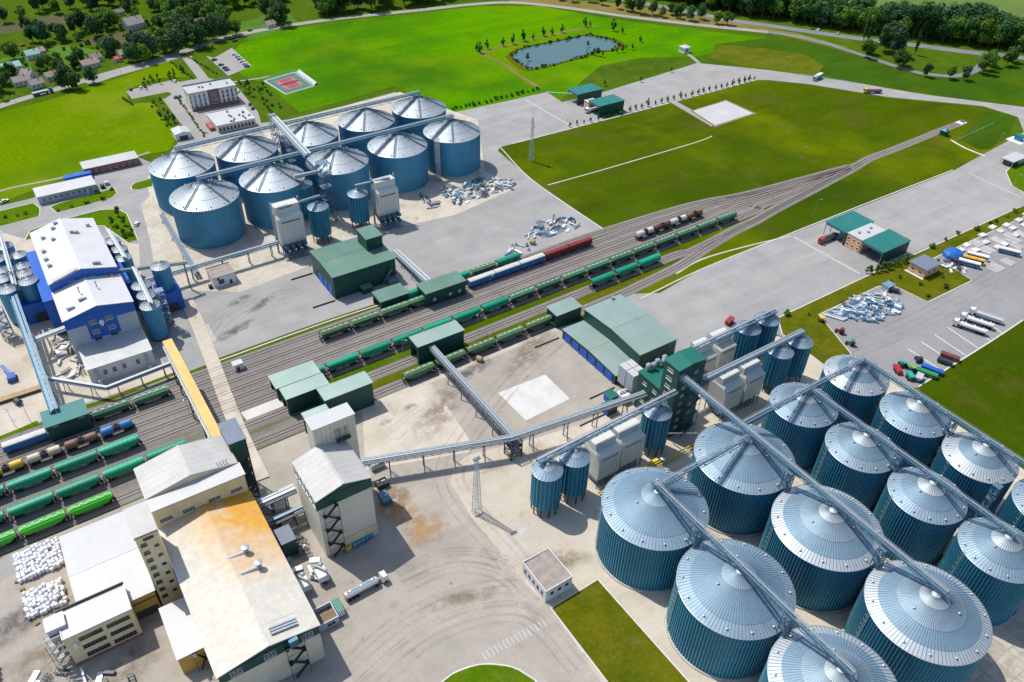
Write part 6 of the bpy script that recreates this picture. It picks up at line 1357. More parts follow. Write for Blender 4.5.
def car(m):
    t = thing('parked_car', '', 'car')
    prof = [(-2.1, .35), (2.1, .35), (2.15, .75), (1.95, .9), (-2.05, .95), (-2.15, .7)]
    mb = MB(); n = len(prof); vs = [(x, s*.88, z) for s in (-1, 1) for x, z in prof]; mb.add(vs, [tuple(range(n)), tuple(range(2*n-1, n-1, -1))]+[(i, (i+1) % n, n+(i+1) % n, n+i) for i in range(n)]); mb.build('body', m, t)
    mb = MB(); mb.hexa([(-1.75, -.84, .92), (1.0, -.84, .9), (1.0, .84, .9), (-1.75, .84, .92), (-1.2, -.66, 1.42), (.35, -.66, 1.42), (.35, .66, 1.42), (-1.2, .66, 1.42)]); mb.build('windows', 'glass', t)
    mb = MB(); mb.box(-1.22, .37, -.68, .68, 1.42, 1.47); mb.build('roof', m, t)
    for x in (-1.3, 1.35):
        for y in (-.8, .8): put('wheel', TYRE_S, t, (x, y, .34))
    for y in (-.6, .6): mb = MB(); mb.box(2.12, 2.17, y-.2, y+.2, .62, .76); mb.build('headlight', 'frame_white', t)
    return t
def cab(t, x, m, L=2.2):
    mb = MB(); mb.hexa([(x, -1.2, .7), (x+L, -1.2, .7), (x+L, 1.2, .7), (x, 1.2, .7), (x, -1.2, 3.3), (x+L-.35, -1.15, 3.3), (x+L-.35, 1.15, 3.3), (x, 1.2, 3.3)]); mb.build('cab', m, t)
    mb = MB(); mb.hexa([(x+L-.03, -1.1, 1.8), (x+L+.03, -1.1, 1.8), (x+L+.03, 1.1, 1.8), (x+L-.03, 1.1, 1.8), (x+L-.32, -1.05, 2.9), (x+L-.2, -1.05, 2.9), (x+L-.2, 1.05, 2.9), (x+L-.32, 1.05, 2.9)]); mb.build('windscreen', 'glass', t)
    mb = MB(); mb.hexa([(x, -1.0, 3.3), (x+.6, -1., 3.3), (x+.6, 1., 3.3), (x, 1., 3.3), (x, -1., 3.9), (x+.15, -1, 3.9), (x+.15, 1, 3.9), (x, 1, 3.9)]); mb.build('wind_deflector', m, t)
def lorry(cabm, kind, m, m2='galv_dark', L=11.5):
    t = thing('lorry', '', 'lorry'); cab(t, L/2+.9, cabm)
    mb = MB(); mb.box(-L/2, L/2+3., -.5, .5, .75, 1.05); mb.build('chassis', 'bogie', t)
    if kind == 'tank':
        mb = MB(); n = 18; xs = [(-L/2, .7), (-L/2+.3, .96), (-L/2+.6, 1), (L/2-.6, 1), (L/2-.3, .96), (L/2, .7)]
        mb.add([(x, 1.2*k*cos(2*pi*i/n), 2.2+1.05*k*sin(2*pi*i/n)) for x, k in xs for i in range(n)], [(j*n+i, j*n+(i+1) % n, (j+1)*n+(i+1) % n, (j+1)*n+i) for j in range(5) for i in range(n)]+[tuple(range(n-1, -1, -1)), tuple(5*n+i for i in range(n))]); mb.build('tank', m, t)
        mb = MB(); mb.bar((-L/2+.8, 0, 3.3), (L/2-.8, 0, 3.3), .6, .1); mb.build('top_walk', 'galv_dark', t)
        for i in range(3): mb = MB(); mb.ring((-L/3+i*L/3, 0, 3.2), [(.35, 0), (.35, .25)], 10, cap=True); mb.build('hatch', m, t)
        for s in (-1, 1): mb = MB(); mb.box(s*(L/2-.25)-.2, s*(L/2-.25)+.2, -1.25, 1.25, 1.1, 2.2); mb.build('trim', m2, t)
    else:
        mb = MB(); mb.box(-L/2, L/2, -1.24, 1.24, 1.1, 2.5 if kind == 'tip' else 3.7); mb.build('cargo_box', m, t)
        mb = MB(); mb.hexa([(-L/2, -1.28, 2.5 if kind == 'tip' else 3.7), (L/2, -1.28, 2.5 if kind == 'tip' else 3.7), (L/2, 1.28, 2.5 if kind == 'tip' else 3.7), (-L/2, 1.28, 2.5 if kind == 'tip' else 3.7), (-L/2, -.5, 2.8 if kind == 'tip' else 3.85), (L/2, -.5, 2.8 if kind == 'tip' else 3.85), (L/2, .5, 2.8 if kind == 'tip' else 3.85), (-L/2, .5, 2.8 if kind == 'tip' else 3.85)]); mb.build('tarpaulin', m2, t)
    for x in (L/2+2.2, L/2-.8, -L/2+1.2, -L/2+2.5, -L/2+3.8):
        for y in (-1., 1.): put('wheel', TYRE_L, t, (x, y, .52))
    return t
def bus(m, m2):
    t = thing('parked_bus', '', 'bus'); mb = MB(); mb.box(-5, 5, -1.22, 1.22, .5, 1.6); mb.build('lower_body', m2, t)
    mb = MB(); mb.box(-4.98, 4.98, -1.2, 1.2, 1.6, 2.5); mb.build('windows', 'glass', t)
    mb = MB(); mb.hexa([(-5, -1.23, 2.5), (5, -1.23, 2.5), (5, 1.23, 2.5), (-5, 1.23, 2.5), (-4.9, -1.05, 2.95), (4.85, -1.05, 2.95), (4.85, 1.05, 2.95), (-4.9, 1.05, 2.95)]); mb.build('roof', m, t)
    mb = MB()
    for i in range(8): x = -4.9+i*1.4; mb.box(x-.06, x+.06, -1.23, 1.23, 1.6, 2.5)
    mb.build('pillars', m, t)
    for i in (-2, 1.6): mb = MB(); mb.box(i-.45, i+.45, -.45, .45, 2.95, 3.1); mb.build('roof_hatch', m, t)
    for x in (-3.1, 3.2):
        for y in (-1.08, 1.08): put('wheel', TYRE_L, t, (x, y, .5))
    return t
def tractor(m, m2='frame_dark'):
    t = thing('tractor', '', 'tractor'); mb = MB(); mb.hexa([(0, -.45, .7), (2.2, -.4, .7), (2.2, .4, .7), (0, .45, .7), (0, -.5, 1.7), (2.1, -.35, 1.5), (2.1, .35, 1.5), (0, .5, 1.7)]); mb.build('bonnet', m, t)
    mb = MB(); mb.hexa([(-1.5, -.8, 1.2), (0, -.75, 1.2), (0, .75, 1.2), (-1.5, .8, 1.2), (-1.4, -.7, 2.6), (-.1, -.65, 2.6), (-.1, .65, 2.6), (-1.4, .7, 2.6)]); mb.build('cab', 'glass', t)
    mb = MB(); mb.box(-1.6, .1, -.85, .85, 2.6, 2.8); mb.build('cab_roof', m, t)
    for y in (-.95, .95): put('wheel', TYRE_T, t, (-.9, y, .85)); put('wheel', TYRE_L, t, (1.6, y*.85, .52))
    return t
def implement(m, L=5., W=2.4, hop=True):
    t = thing('farm_trailer', '', 'trailer'); mb = MB()
    if hop: mb.hexa([(-L/2+.5, -W/2+.4, .7), (L/2-.5, -W/2+.4, .7), (L/2-.5, W/2-.4, .7), (-L/2+.5, W/2-.4, .7), (-L/2, -W/2, 2.4), (L/2, -W/2, 2.4), (L/2, W/2, 2.4), (-L/2, W/2, 2.4)])
    else: mb.box(-L/2, L/2, -W/2, W/2, .7, 1.9)
    mb.build('hopper_body', m, t); mb = MB(); mb.box(-L/2+.2, L/2-.2, -W/2+.2, W/2-.2, 2.32 if hop else 1.9, 2.42 if hop else 2.0); mb.build('load_cover', m, t)
    mb = MB(); mb.bar((L/2, 0, .8), (L/2+1.6, 0, .7), .2); mb.bar((-L/2, -W/2+.3, .65), (L/2, -W/2+.3, .65), .16); mb.bar((-L/2, W/2-.3, .65), (L/2, W/2-.3, .65), .16); mb.build('frame', 'bogie', t)
    for x in (-1., .6):
        for y in (-W/2, W/2): put('wheel', TYRE_L, t, (x, y, .52))
    return t
PR = {}
def park(key, maker, px, py, rz, label, group=None, z=.06, pxy=None):
    p = at(px, py) if pxy is None else Vector((*pxy, 0))
    if key not in PR:
        PR[key] = maker(); o = PR[key]; o.location = (p.x, p.y, z); o.rotation_euler.z = rz; o['label'] = label
        if group: o['group'] = group
        return o
    o = dup(PR[key], (p.x, p.y, z), rz, label, group)
    if not group and 'group' in o: del o['group']
    return o
# tanker lorry and friends
park('tanker', lambda: lorry('cab_white', 'tank', 'tank_silver', 'red_trim', 11), 362, 592, .02, 'silver tanker lorry with white cab in the lower yard')
LP = 'white tank lorries in the lorry park'
for i, (px, py) in enumerate(((972, 331.5), (979, 325.5), (988, 320))):
    park('wtank', lambda: lorry('cab_white', 'tank', 'car_white', 'car_silver', 11), px, py, radians(112), f'white tank lorry, {["nearest the bay lines", "middle one", "farthest one"][i]} of the three in the lorry park', LP) if i < 2 else park('gtank', lambda: lorry('cab_white', 'tip', 'car_silver', 'tank_silver', 11), px, py, radians(112), 'grey covered lorry beside the white tank lorries', LP)
BU = 'buses in the lorry park'
park('bus_wb', lambda: bus('car_white', 'bus_blue'), 968, 266, radians(-62), 'white bus with blue flank next to the yellow bus', BU)
park('bus_y', lambda: bus('bus_yellow', 'bus_yellow'), 972, 262.5, radians(-62), 'yellow bus parked between two white buses', BU)
park('bus_w', lambda: bus('car_white', 'car_white'), 976.5, 259, radians(-62), 'white bus on the far side of the yellow bus', BU)
park('bus_wb', None, 1008, 254, radians(-62), 'white and blue bus standing alone beside the concrete beams', BU)
# village and road traffic
park('tipper', lambda: lorry('farm_blue', 'tip', 'galv_dark', 'car_silver', 10), 41, 95, .18, 'grey tipper lorry on the village road')
park('gtruck', lambda: lorry('car_silver', 'box', 'farm_teal', 'cab_white', 8), 818, 79, radians(192), 'lorry with green and white box on the access road')
park('btruck', lambda: lorry('cab_yellow', 'tip', 'cargo_blue', 'farm_red', 10), 874, 93, radians(150), 'blue tipper lorry with yellow cab on the access road')
park('wlorry', lambda: lorry('cab_white', 'tip', 'car_white', 'cab_white', 9), 594, 111, pi, 'white lorry standing in the upper weighbridge')
park('dlorry', lambda: lorry('car_red', 'tip', 'galv_dark', 'car_dark', 10), 829, 240, pi, 'dark lorry driving out of the right weighbridge')
VC = {'w': 'car_white', 'b': 'car_blue', 'd': 'car_dark', 's': 'car_silver', 'r': 'car_red'}; CN = dict(w='white', b='blue', d='dark', s='silver', r='red')
def cars(lst, where, group, rz):
    cnt = {}
    tot = {}
    for k, *_ in lst: tot[k] = tot.get(k, 0)+1
    for k, px, py in lst:
        i = cnt.get(k, 0); cnt[k] = i+1
        lb = f'{CN[k]} car {where}' if tot[k] == 1 else f'{ORD[i]} {CN[k]} car from the left {where}'
        park('car'+k, lambda: car(VC[k]), px, py, rz+rng.uniform(-.06, .06), lb, group)
cars([('w', 234.5, 55), ('w', 237, 57), ('s', 239.5, 59.5), ('w', 242, 62), ('w', 244.5, 64.5), ('b', 247, 67), ('b', 221, 65.5), ('d', 225, 68.5), ('b', 227, 70.5), ('d', 214.5, 60.5)], 'in the car park behind the office', 'cars in the office car park', .2)
cars([('d', 131, 90), ('w', 141, 88.5), ('w', 175, 82), ('b', 175.5, 98), ('b', 180, 97)], 'left of the office', 'cars beside the office', 1.3)
cars([('w', 238, 92), ('d', 250, 105), ('d', 253, 109)], 'on the drive right of the office', 'cars on the office drive', 1.2)
cars([('d', 812, 29.5), ('w', 818, 30.5), ('s', 838, 34)], 'driving on the highway', 'cars on the highway', radians(200))
cars([('r', 23, 46), ('s', 115, 60), ('w', 5, 202)], 'standing in the village' if False else 'parked at the left side of the scene', 'cars at left', .5)
cars([('d', 199, 212), ('w', 137, 225)], 'on the road left of the back silos', 'cars by the back silos', 1.0)
cars([('d', 235, 41.6), ('d', 250, 31)], 'on the village road above the car park', 'cars on the village road', .3)
# farm machines beside the medium silos
FM = 'farm machines at the edge of the lorry park'
for key, mk_, px, py, rz, lb in [('f1', lambda: implement('farm_red', 5, 2.2, False), 897, 371.5, 1.0, 'red seed drill beside the corner silo'), ('f2', lambda: tractor('farm_teal'), 902, 366, 1.1, 'teal tractor behind the red seed drill'), ('f3', lambda: tractor('farm_lime'), 911, 371, 1., 'lime green tractor in the farm machine row'), ('f4', lambda: implement('farm_teal', 4, 2.2), 909, 378.5, 1.0, 'small teal hopper trailer at the near end of the machine row'), ('f5', lambda: implement('car_silver', 4.4, 2.6), 918, 380, .4, 'grey machine at the lawn corner'), ('f6', lambda: tractor('car_dark'), 918, 361.5, 1., 'dark tractor behind the blue trailer'), ('f7', lambda: implement('farm_blue', 8.5, 2.6, False), 931, 371.5, radians(-68), 'long blue trailer beside the green one'), ('f8', lambda: implement('farm_green', 8.5, 2.6, False), 925.5, 375, radians(-68), 'long green trailer beside the blue one'), ('f9', lambda: implement('farm_brown', 7.5, 2.6, False), 949, 358.5, radians(-68), 'maroon trailer at the edge of the dark lawn'), ('f10', lambda: implement('car_dark', 6, 2.4, False), 944, 363.5, radians(-68), 'dark flat trailer beside the maroon trailer'),
        ('f11', lambda: tractor('farm_red'), 839.5, 333, 1.9, 'red tractor at the kerb of the lorry park'), ('f12', lambda: tractor('farm_green'), 850, 345, 2.0, 'green tractor at the kerb near the corner silo'), ('f13', lambda: implement('cab_yellow', 3, 2.), 821, 321, .6, 'small yellow machine beside the stored pipe heap'), ('f14', lambda: implement('farm_red', 5.2, 2.4), 729, 323.5, .3, 'red farm machine standing on the right apron')]:
    park(key, mk_, px, py, rz, lb, FM)
t = thing('site_cabin', 'blue-roofed site cabin beside the stored pipe heap', 'cabin', (*at(887, 289).xy, .05)); mb = MB(); mb.box(-2.6, 2.6, -1.8, 1.8, 0, 2.6); mb.build('body', 'grey_panel', t); mb = MB(); mb.box(-2.8, 2.8, -2, 2, 2.6, 2.8); mb.build('roof', 'galv_roof_dull', t); mb = MB(); mb.box(-.5, .5, -1.9, -1.82, 0, 2.1); mb.build('door', 'frame_dark', t)
park('cont', lambda: implement('car_dark', 5, 2., False), 893, 292, radians(-60), 'dark trailer beside the site cabin')
t = thing('covered_stack', 'heap under a bright blue tarpaulin beside the buses', 'heap', (*at(953, 256).xy, .05)); mb = MB(); mb.ring((0, 0, 0), [(5.4, 0), (5.0, 1.6), (3.6, 3.0), (1.5, 3.6), (.05, 3.7)], 10); mb.build('tarpaulin', 'tarp_blue', t); mb = MB(); mb.box(-6, -3, -5.2, -2.2, 0, 1.8); mb.build('crate', 'car_dark', t)
# ================================================================== heaps of stored parts
mat('duct_grey', (.46, .50, .53), .4, .5, var=.12, rnd=.2); mat('duct_blue', (.10, .26, .40), .4, .3, var=.12, rnd=.2); mat('duct_dark', (.06, .075, .09), .5, .3, var=.2); mat('duct_white', (.66, .67, .67), .45, .2, var=.08, rnd=.1); mat('bag_white', (.74, .745, .77), .75, var=.06, scale=1.5, rnd=.08); mat('beam_concrete', (.58, .56, .52), .85, var=.12, rnd=.15); mat('wood', (.36, .25, .12), .8, var=.2)
HM = {}
def heap_mesh(kind, m):
    if (kind, m) in HM: return HM[kind, m]
    mb = MB()
    if kind == 'pipe': mb.tube((-2.6, 0, .42), (2.6, 0, .42), .42, 10); mb.tube((-2.72, 0, .42), (-2.55, 0, .42), .5, 10); mb.tube((2.55, 0, .42), (2.72, 0, .42), .5, 10)
    if kind == 'duct': mb.box(-1.6, 1.6, -.5, .5, 0, .9); mb.box(-1.68, -1.6, -.58, .58, 0, .98); mb.box(1.6, 1.68, -.58, .58, 0, .98)
    if kind == 'drum': mb.tube((0, -.9, .9), (0, .9, .9), .9, 14); mb.tube((0, -.95, .9), (0, .95, .9), .3, 8)
    if kind == 'frame':
        for y in (-.7, .7): mb.bar((-2.2, y, .3), (2.2, y, .3), .18); mb.bar((-2.2, y, 1.2), (2.2, y, 1.2), .18)
        for i in range(5): x = -2.2+i*1.1; mb.bar((x, -.7, .3), (x, .7, 1.2), .12); mb.bar((x, -.7, .3), (x, -.7, 1.2), .12); mb.bar((x, .7, .3), (x, .7, 1.2), .12)
    if kind == 'sheet':
        for k in range(4): mb.box(-1.8+.05*k, 1.8+.04*k, -.9, .9, .12*k, .12*k+.09)
    if kind == 'cone': mb.ring((0, 0, 0), [(.9, 0), (.9, .5), (.35, 1.4), (.35, 1.7)], 12, cap=True)
    HM[kind, m] = mb.mesh({'pipe': 'pipe_section', 'duct': 'duct_section', 'drum': 'cable_drum', 'frame': 'steel_frame', 'sheet': 'sheet_stack', 'cone': 'hopper_cone'}[kind], m); return HM[kind, m]
def inside(p, poly):
    c = False; j = len(poly)-1
    for i in range(len(poly)):
        if (poly[i][1] > p[1]) != (poly[j][1] > p[1]) and p[0] < (poly[j][0]-poly[i][0])*(p[1]-poly[i][1])/(poly[j][1]-poly[i][1])+poly[i][0]: c = not c
        j = i
    return c
def scatter(poly, n, r, rg=rng, px=True, tries=60):
    P = [tuple(at(*p).xy) for p in poly] if px else poly
    x0, x1 = min(p[0] for p in P), max(p[0] for p in P); y0, y1 = min(p[1] for p in P), max(p[1] for p in P); out = []; k = 0
    while len(out) < n and k < n*tries:
        k += 1; q = (rg.uniform(x0, x1), rg.uniform(y0, y1))
        if inside(q, P) and all((q[0]-a)**2+(q[1]-b)**2 > r*r for a, b in out): out.append(q)
    return out
NK = {'pipe': 'pipe section', 'duct': 'square duct section', 'drum': 'cable drum', 'frame': 'steel frame', 'sheet': 'stack of sheets', 'cone': 'hopper cone'}
NM_ = {'duct_grey': 'grey', 'duct_blue': 'blue', 'duct_dark': 'dark', 'duct_white': 'white'}
def heap(poly, n, kinds, where, group, rz0, r=1.5, spread=.5):
    for q in scatter(poly, n, r):
        kind, m = rng.choice(kinds); o = put(kind, heap_mesh(kind, m), None, (q[0], q[1], .06+rng.choice((0, 0, 0, .5))), rz=rz0+rng.uniform(-spread, spread)+rng.choice((0, 0, pi/2)))
        o.name = {'pipe': 'pipe_section', 'duct': 'duct_section', 'drum': 'cable_drum', 'frame': 'steel_frame', 'sheet': 'sheet_stack', 'cone': 'hopper_cone'}[kind]
        o.scale = (rng.uniform(.7, 1.15), rng.uniform(.8, 1.1), rng.uniform(.8, 1.1))
        tag(o, f'{NM_[m]} {NK[kind]} lying in the {where}', NK[kind].split()[-1] if kind != 'sheet' else 'sheets', f'{NM_[m]} {NK[kind].replace("stack of sheets", "sheet stack")}s in the {group}')
mixA = [('pipe', 'duct_grey'), ('pipe', 'duct_dark'), ('duct', 'duct_grey'), ('duct', 'duct_blue'), ('duct', 'duct_white'), ('frame', 'duct_dark'), ('sheet', 'duct_white'), ('cone', 'duct_grey'), ('frame', 'duct_blue'), ('pipe', 'duct_white')]
heap([(440, 190), (455, 206), (490, 196), (517, 186), (512, 180), (478, 180), (460, 184)], 112, mixA, 'stored heap beside the right back dryer', 'heap beside the right back dryer', .3, 1.15)
heap([(416, 197), (432, 209), (440, 206), (424, 193)], 12, [('pipe', 'duct_dark'), ('pipe', 'duct_grey')], 'pipe rack at the left of the back heap', 'rack left of the back heap', 1.45, 1.3, .08)
heap([(526, 233), (531, 240), (552, 236), (578, 228), (572, 218), (552, 215), (540, 222)], 40, mixA, 'heap at the corner of the upper apron', 'heap at the upper apron corner', .4)
heap([(505, 252), (512, 258), (530, 250), (525, 244), (514, 244)], 12, [('duct', 'duct_white'), ('frame', 'duct_blue'), ('cone', 'duct_grey'), ('pipe', 'duct_grey')], 'small heap beside the teal wagon', 'heap beside the teal wagon', .4)
heap([(826, 315), (842, 320), (858, 320), (872, 324), (904, 310), (896, 300), (884, 293), (858, 296)], 120, mixA[:1]*2+mixA[2:5]*2+mixA[5:], 'stored heap in the lorry park', 'heap in the lorry park', -1.05, 1.15)
for k in range(7):
    p = at(833+k*3.4, 318-k*1.0); o = put('long_pipe', heap_mesh('pipe', ['duct_white', 'duct_grey', 'duct_blue'][k % 3]), None, (p.x, p.y, .06), rz=-1.1+.04*k); o.scale = (1.7, 1.1, 1.1)
    tag(o, f'{ORD[k]} of the long parallel pipes at the left of the lorry park heap', 'pipe', 'long pipes in the lorry park')
heap([(936, 266), (948, 272), (962, 276), (966, 270), (950, 262), (940, 260)], 12, [('sheet', 'duct_white'), ('duct', 'duct_white'), ('frame', 'duct_dark')], 'white clutter around the blue tarpaulin', 'clutter around the blue tarpaulin', .4)
# concrete beams laid out in bundles
bm_ = MB(); bm_.hexa([(-3, -.22, 0), (3, -.22, 0), (3, .22, 0), (-3, .22, 0), (-3, -.16, .4), (3, -.16, .4), (3, .16, .4), (-3, .16, .4)]); BEAM = bm_.mesh('concrete_beam', 'beam_concrete')
pm_ = MB(); pm_.box(-2.2, 2.2, -1.4, 1.4, 0, .9); [pm_.box(-2.24, 2.24, -1.44, 1.44, .2+.3*k, .24+.3*k) for k in range(2)]; SLABS = pm_.mesh('slab_stack', 'beam_concrete')
bundles = [(985, 262, 7), (996, 268, 7), (977, 243, 6), (988, 250, 6), (970, 249, 6), (998, 240, 5), (1006, 234, 5), (1014, 240, 6), (1021, 234, 5), (1017, 246, 5), (1008, 262, 5)]
for i, (px, py, k) in enumerate(bundles):
    c = at(px, py)
    for j in range(k):
        o = put('concrete_beam', BEAM, None, (c.x+(j-k/2)*1.15, c.y+rng.uniform(-.15, .15), .06), rz=pi/2+rng.uniform(-.02, .02)); tag(o, 'long pale concrete beam laid out in rows beside the buses', 'beam', 'concrete beams beside the buses')
for i, (px, py) in enumerate([(960, 251), (966, 246), (975, 251), (982, 236), (992, 228), (1000, 232), (1006, 226), (1012, 229), (1018, 221), (1024, 226), (1004, 245), (997, 248), (985, 243), (1026, 215), (1035, 220), (1015, 236)]):
    c = at(px, py); o = put('slab_stack', SLABS, None, (c.x, c.y, .06), rz=rng.uniform(-.1, .1)); tag(o, 'pale stack of concrete slabs among the beams beside the buses', 'slabs', 'slab stacks beside the buses')
# big bags
g = MB(); prof = [(.42, 0), (.52, .15), (.54, .55), (.50, .9), (.30, 1.02), (.1, 1.0)]
g.ring((0, 0, 0), prof, 8, a0=pi/8, cap=True); [g.bar((x*.3, y*.3, .98), (x*.42, y*.42, 1.14), .07) for x in (-1, 1) for y in (-1, 1)]; BAG = g.mesh('bulk_bag', 'bag_white'); 
def bags(p0, nx, ny, where, group, hole=0):
    for i in range(nx):
        for j in range(ny):
            if rng.random() < hole: continue
            sz_ = rng.uniform(.98, 1.22); o = put('bulk_bag', BAG, None, (p0[0]+i*1.08+rng.uniform(-.17, .17)+.2*sin(j*1.7), p0[1]+j*1.08+rng.uniform(-.17, .17)+.2*sin(i*1.3), .05+rng.choice((0, 0, .35, .6))), rz=rng.uniform(-.5, .5)); o.scale = (sz_, sz_, rng.uniform(1.15, 1.6))
            tag(o, where, 'bag', group)
a = at(21, 583); bags((a.x, a.y), 12, 11, 'white bulk bag packed in the upper block left of the storage hall', 'upper block of white bulk bags', .02)
a = at(30, 619); bags((a.x, a.y), 10, 9, 'white bulk bag standing in the lower block beside the three-storey block', 'lower block of white bulk bags', .03)
a = at(-6, 690); bags((a.x-1.6, a.y+.6), 4, 10, 'white bulk bag in the row cut off by the left edge', 'row of white bulk bags at the left edge', .25)
for k, (px, py) in enumerate([(17, 582), (22, 590), (27, 617), (37, 624)]):
    a = at(px, py); o = thing('pallet_stack', f'{ORD[k]} wooden pallet stack from the left beside the white bags', 'pallets', (a.x, a.y, .05), rz=.1*k, group='pallet stacks beside the bags')
    for i in range(4):
        mb = MB(); [mb.box(-.6+.3*q, -.6+.3*q+.2, -.5, .5, .15*i+.1, .15*i+.13) for q in range(5)]; [mb.box(-.6, .8, y, y+.1, .15*i, .15*i+.1) for y in (-.5, -.05, .4)]; mb.build('pallet', 'wood', o)
# blue machine blocks by the cream building wall, and clutter near the plant
for k in range(5):
    a = at(355+k*4.0, 547-k*2.4); o = thing('blue_tank', f'{ORD[k]} blue plastic tank from the left along the cream building wall', 'tank', (a.x, a.y, .05), group='blue plastic tanks by the cream building'); mb = MB(); mb.ring((0, 0, 0), [(.8, 0), (.85, .2), (.85, 1.5), (.4, 1.8), (.3, 1.95)], 12, cap=True); mb.build('body', 'tarp_light' if 'tarp_light' in MATS else 'duct_blue', o); mb = MB(); mb.box(-.9, .9, -.9, .9, -.02, .12); mb.build('pallet', 'wood', o)
mat('tarp_light', (.20, .42, .55), .5)
for k, (px, py, w_, d_, h_, m_, lb) in enumerate([(348, 549, 2.2, 2, 1.6, 'yellow_paint', 'yellow metal crate by the foot of the fire stair'), (382, 486, 4, 3, 2.2, 'dark_steel', 'black machine block beside the cream tower wall'), (385, 500, 3, 5, 2, 'steel_blue', 'blue pump unit beside the cream tower wall'), (376, 466, 5, 4, 2.8, 'white_roof', 'white canopy roof under the start of the yard conveyor')]):
    a = at(px, py); t = thing('machine_unit', lb, 'machine', (a.x, a.y, .05)); mb = MB(); mb.box(-w_/2, w_/2, -d_/2, d_/2, .25, h_); mb.build('housing', m_, t); mb = MB(); mb.box(-w_/2+.2, w_/2-.2, -d_/2+.2, d_/2-.2, 0, .25); mb.build('plinth', 'bogie', t); mb = MB(); mb.tube((-w_/3, 0, h_), (-w_/3, 0, h_+.6), .25); mb.box(0, w_/3, -.3, .3, h_, h_+.35); mb.build('fittings', 'galv_light', t)
heap([(50, 330), (74, 333), (84, 372), (70, 388), (52, 372)], 30, [('sheet', 'duct_white'), ('duct', 'duct_grey'), ('cone', 'duct_white'), ('frame', 'duct_dark'), ('pipe', 'duct_grey')], 'scrap-strewn yard in front of the blue plant', 'yard in front of the blue plant', .4, 1.6, 1.2)
t = thing('machine_unit', 'blue farm machine at the left edge below the plant', 'machine', (*at(13, 380).xy, .05)); mb = MB(); mb.box(-1.4, 1.4, -1.8, 1.8, .6, 2.4); mb.build('housing', 'farm_blue', t); mb = MB(); mb.bar((0, 1.6, 1.4), (-2.2, 8.5, 2.2), 1.2, .8); mb.build('boom', 'farm_blue', t); [put('wheel', TYRE_L, t, (x, y, .5)) for x in (-1.4, 1.4) for y in (-1.2, 1.2)]
mb = MB(); t = thing('loading_ramp', 'long wooden-topped ramp below the blue machine', 'ramp', (*at(20, 396).xy, .05), rz=0); mb.box(-8, 8, -1.4, 1.4, 0, 1.2); mb.build('base', 'frame_dark', t); mb = MB(); mb.box(-8, 8, -1.4, 1.4, 1.2, 1.3); mb.build('deck', 'wood', t)
for px, py, lb in ((19, 404, 'black cable drum below the loading ramp'), (532.5, 244, 'brown cable drum beside the upper apron heap'), (479.5, 361, 'brown cable drum in the lower yard near the wagons')):
    a = at(px, py); o = put('cable_drum', heap_mesh('drum', 'duct_dark' if 'black' in lb else 'wood'), None, (a.x, a.y, .06), rz=.5); o.scale = (1.3,)*3; tag(o, lb, 'cable drum')
# lamp posts
lp = MB(); lp.tube((0, 0, 0), (0, 0, 9), .11, 6, r2=.06); lp.bar((0, 0, 8.9), (0, -1.6, 9.2), .09); LPM = lp.mesh('pole', 'galv_light'); lh = MB(); lh.box(-.16, .16, -2.3, -1.4, 9.1, 9.25); LHM = lh.mesh('lamp_head', 'galv_roof_bright')
for px, py, lb in [(490, 290, 'lamp post beside the blue boxcars'), (478, 330, 'lamp post beside the teal wagons'), (408, 300, 'lamp post beside the green track shelter'), (814, 214, 'lamp post beside the right weighbridge meadow'), (403, 357, 'lamp post on the green strip below the teal wagons'), (15, 426, 'lamp post above the blue boxcar'), (30, 421, 'lamp post left of the dark green track shed'), (110, 396, 'lamp post behind the dark green hopper wagons'), (833, 75, 'lamp post beside the lorry with the green box'), (997, 146, 'lamp post beside the lawn wedge'), (1012, 188, 'lamp post on the rounded lawn corner'), (18, 108, 'lamp post beside the village road at left'), (122, 76, 'lamp post at the village pull-in'), (586, 90, 'lamp post behind the upper weighbridge'), (622, 76, 'lamp post beside the far apron edge'), (800, 160, 'lamp post in the olive meadow'), (190, 415, 'lamp post in the middle of the tracks beside the yellow gallery'), (785, 68, 'lamp post beside the dry grass patch')]:
    a = at(px, py); t = thing('lamp_post', lb, 'lamp post', (a.x, a.y, 0), rz=rng.uniform(-1, 1), group='lamp posts'); put('pole', LPM, t); put('lamp_head', LHM, t)
conveyor('mill_conveyor', 'pale double conveyor between the dusty hall and the cream building', (28.5, 180.4, 9), (40.4, 180.2, 9.5), 3.2, cas=1.1, pipes=2, m=('galv_roof_bright', 'dark_steel'), supports=(.3, .7))
conveyor('mill_conveyor', 'lower dark conveyor between the dusty hall and the cream building', (28.5, 174.8, 5), (40.4, 174.6, 5.5), 2.6, cas=1.0, pipes=1, m=('galv_dark', 'dark_steel'), supports=(.3, .7))
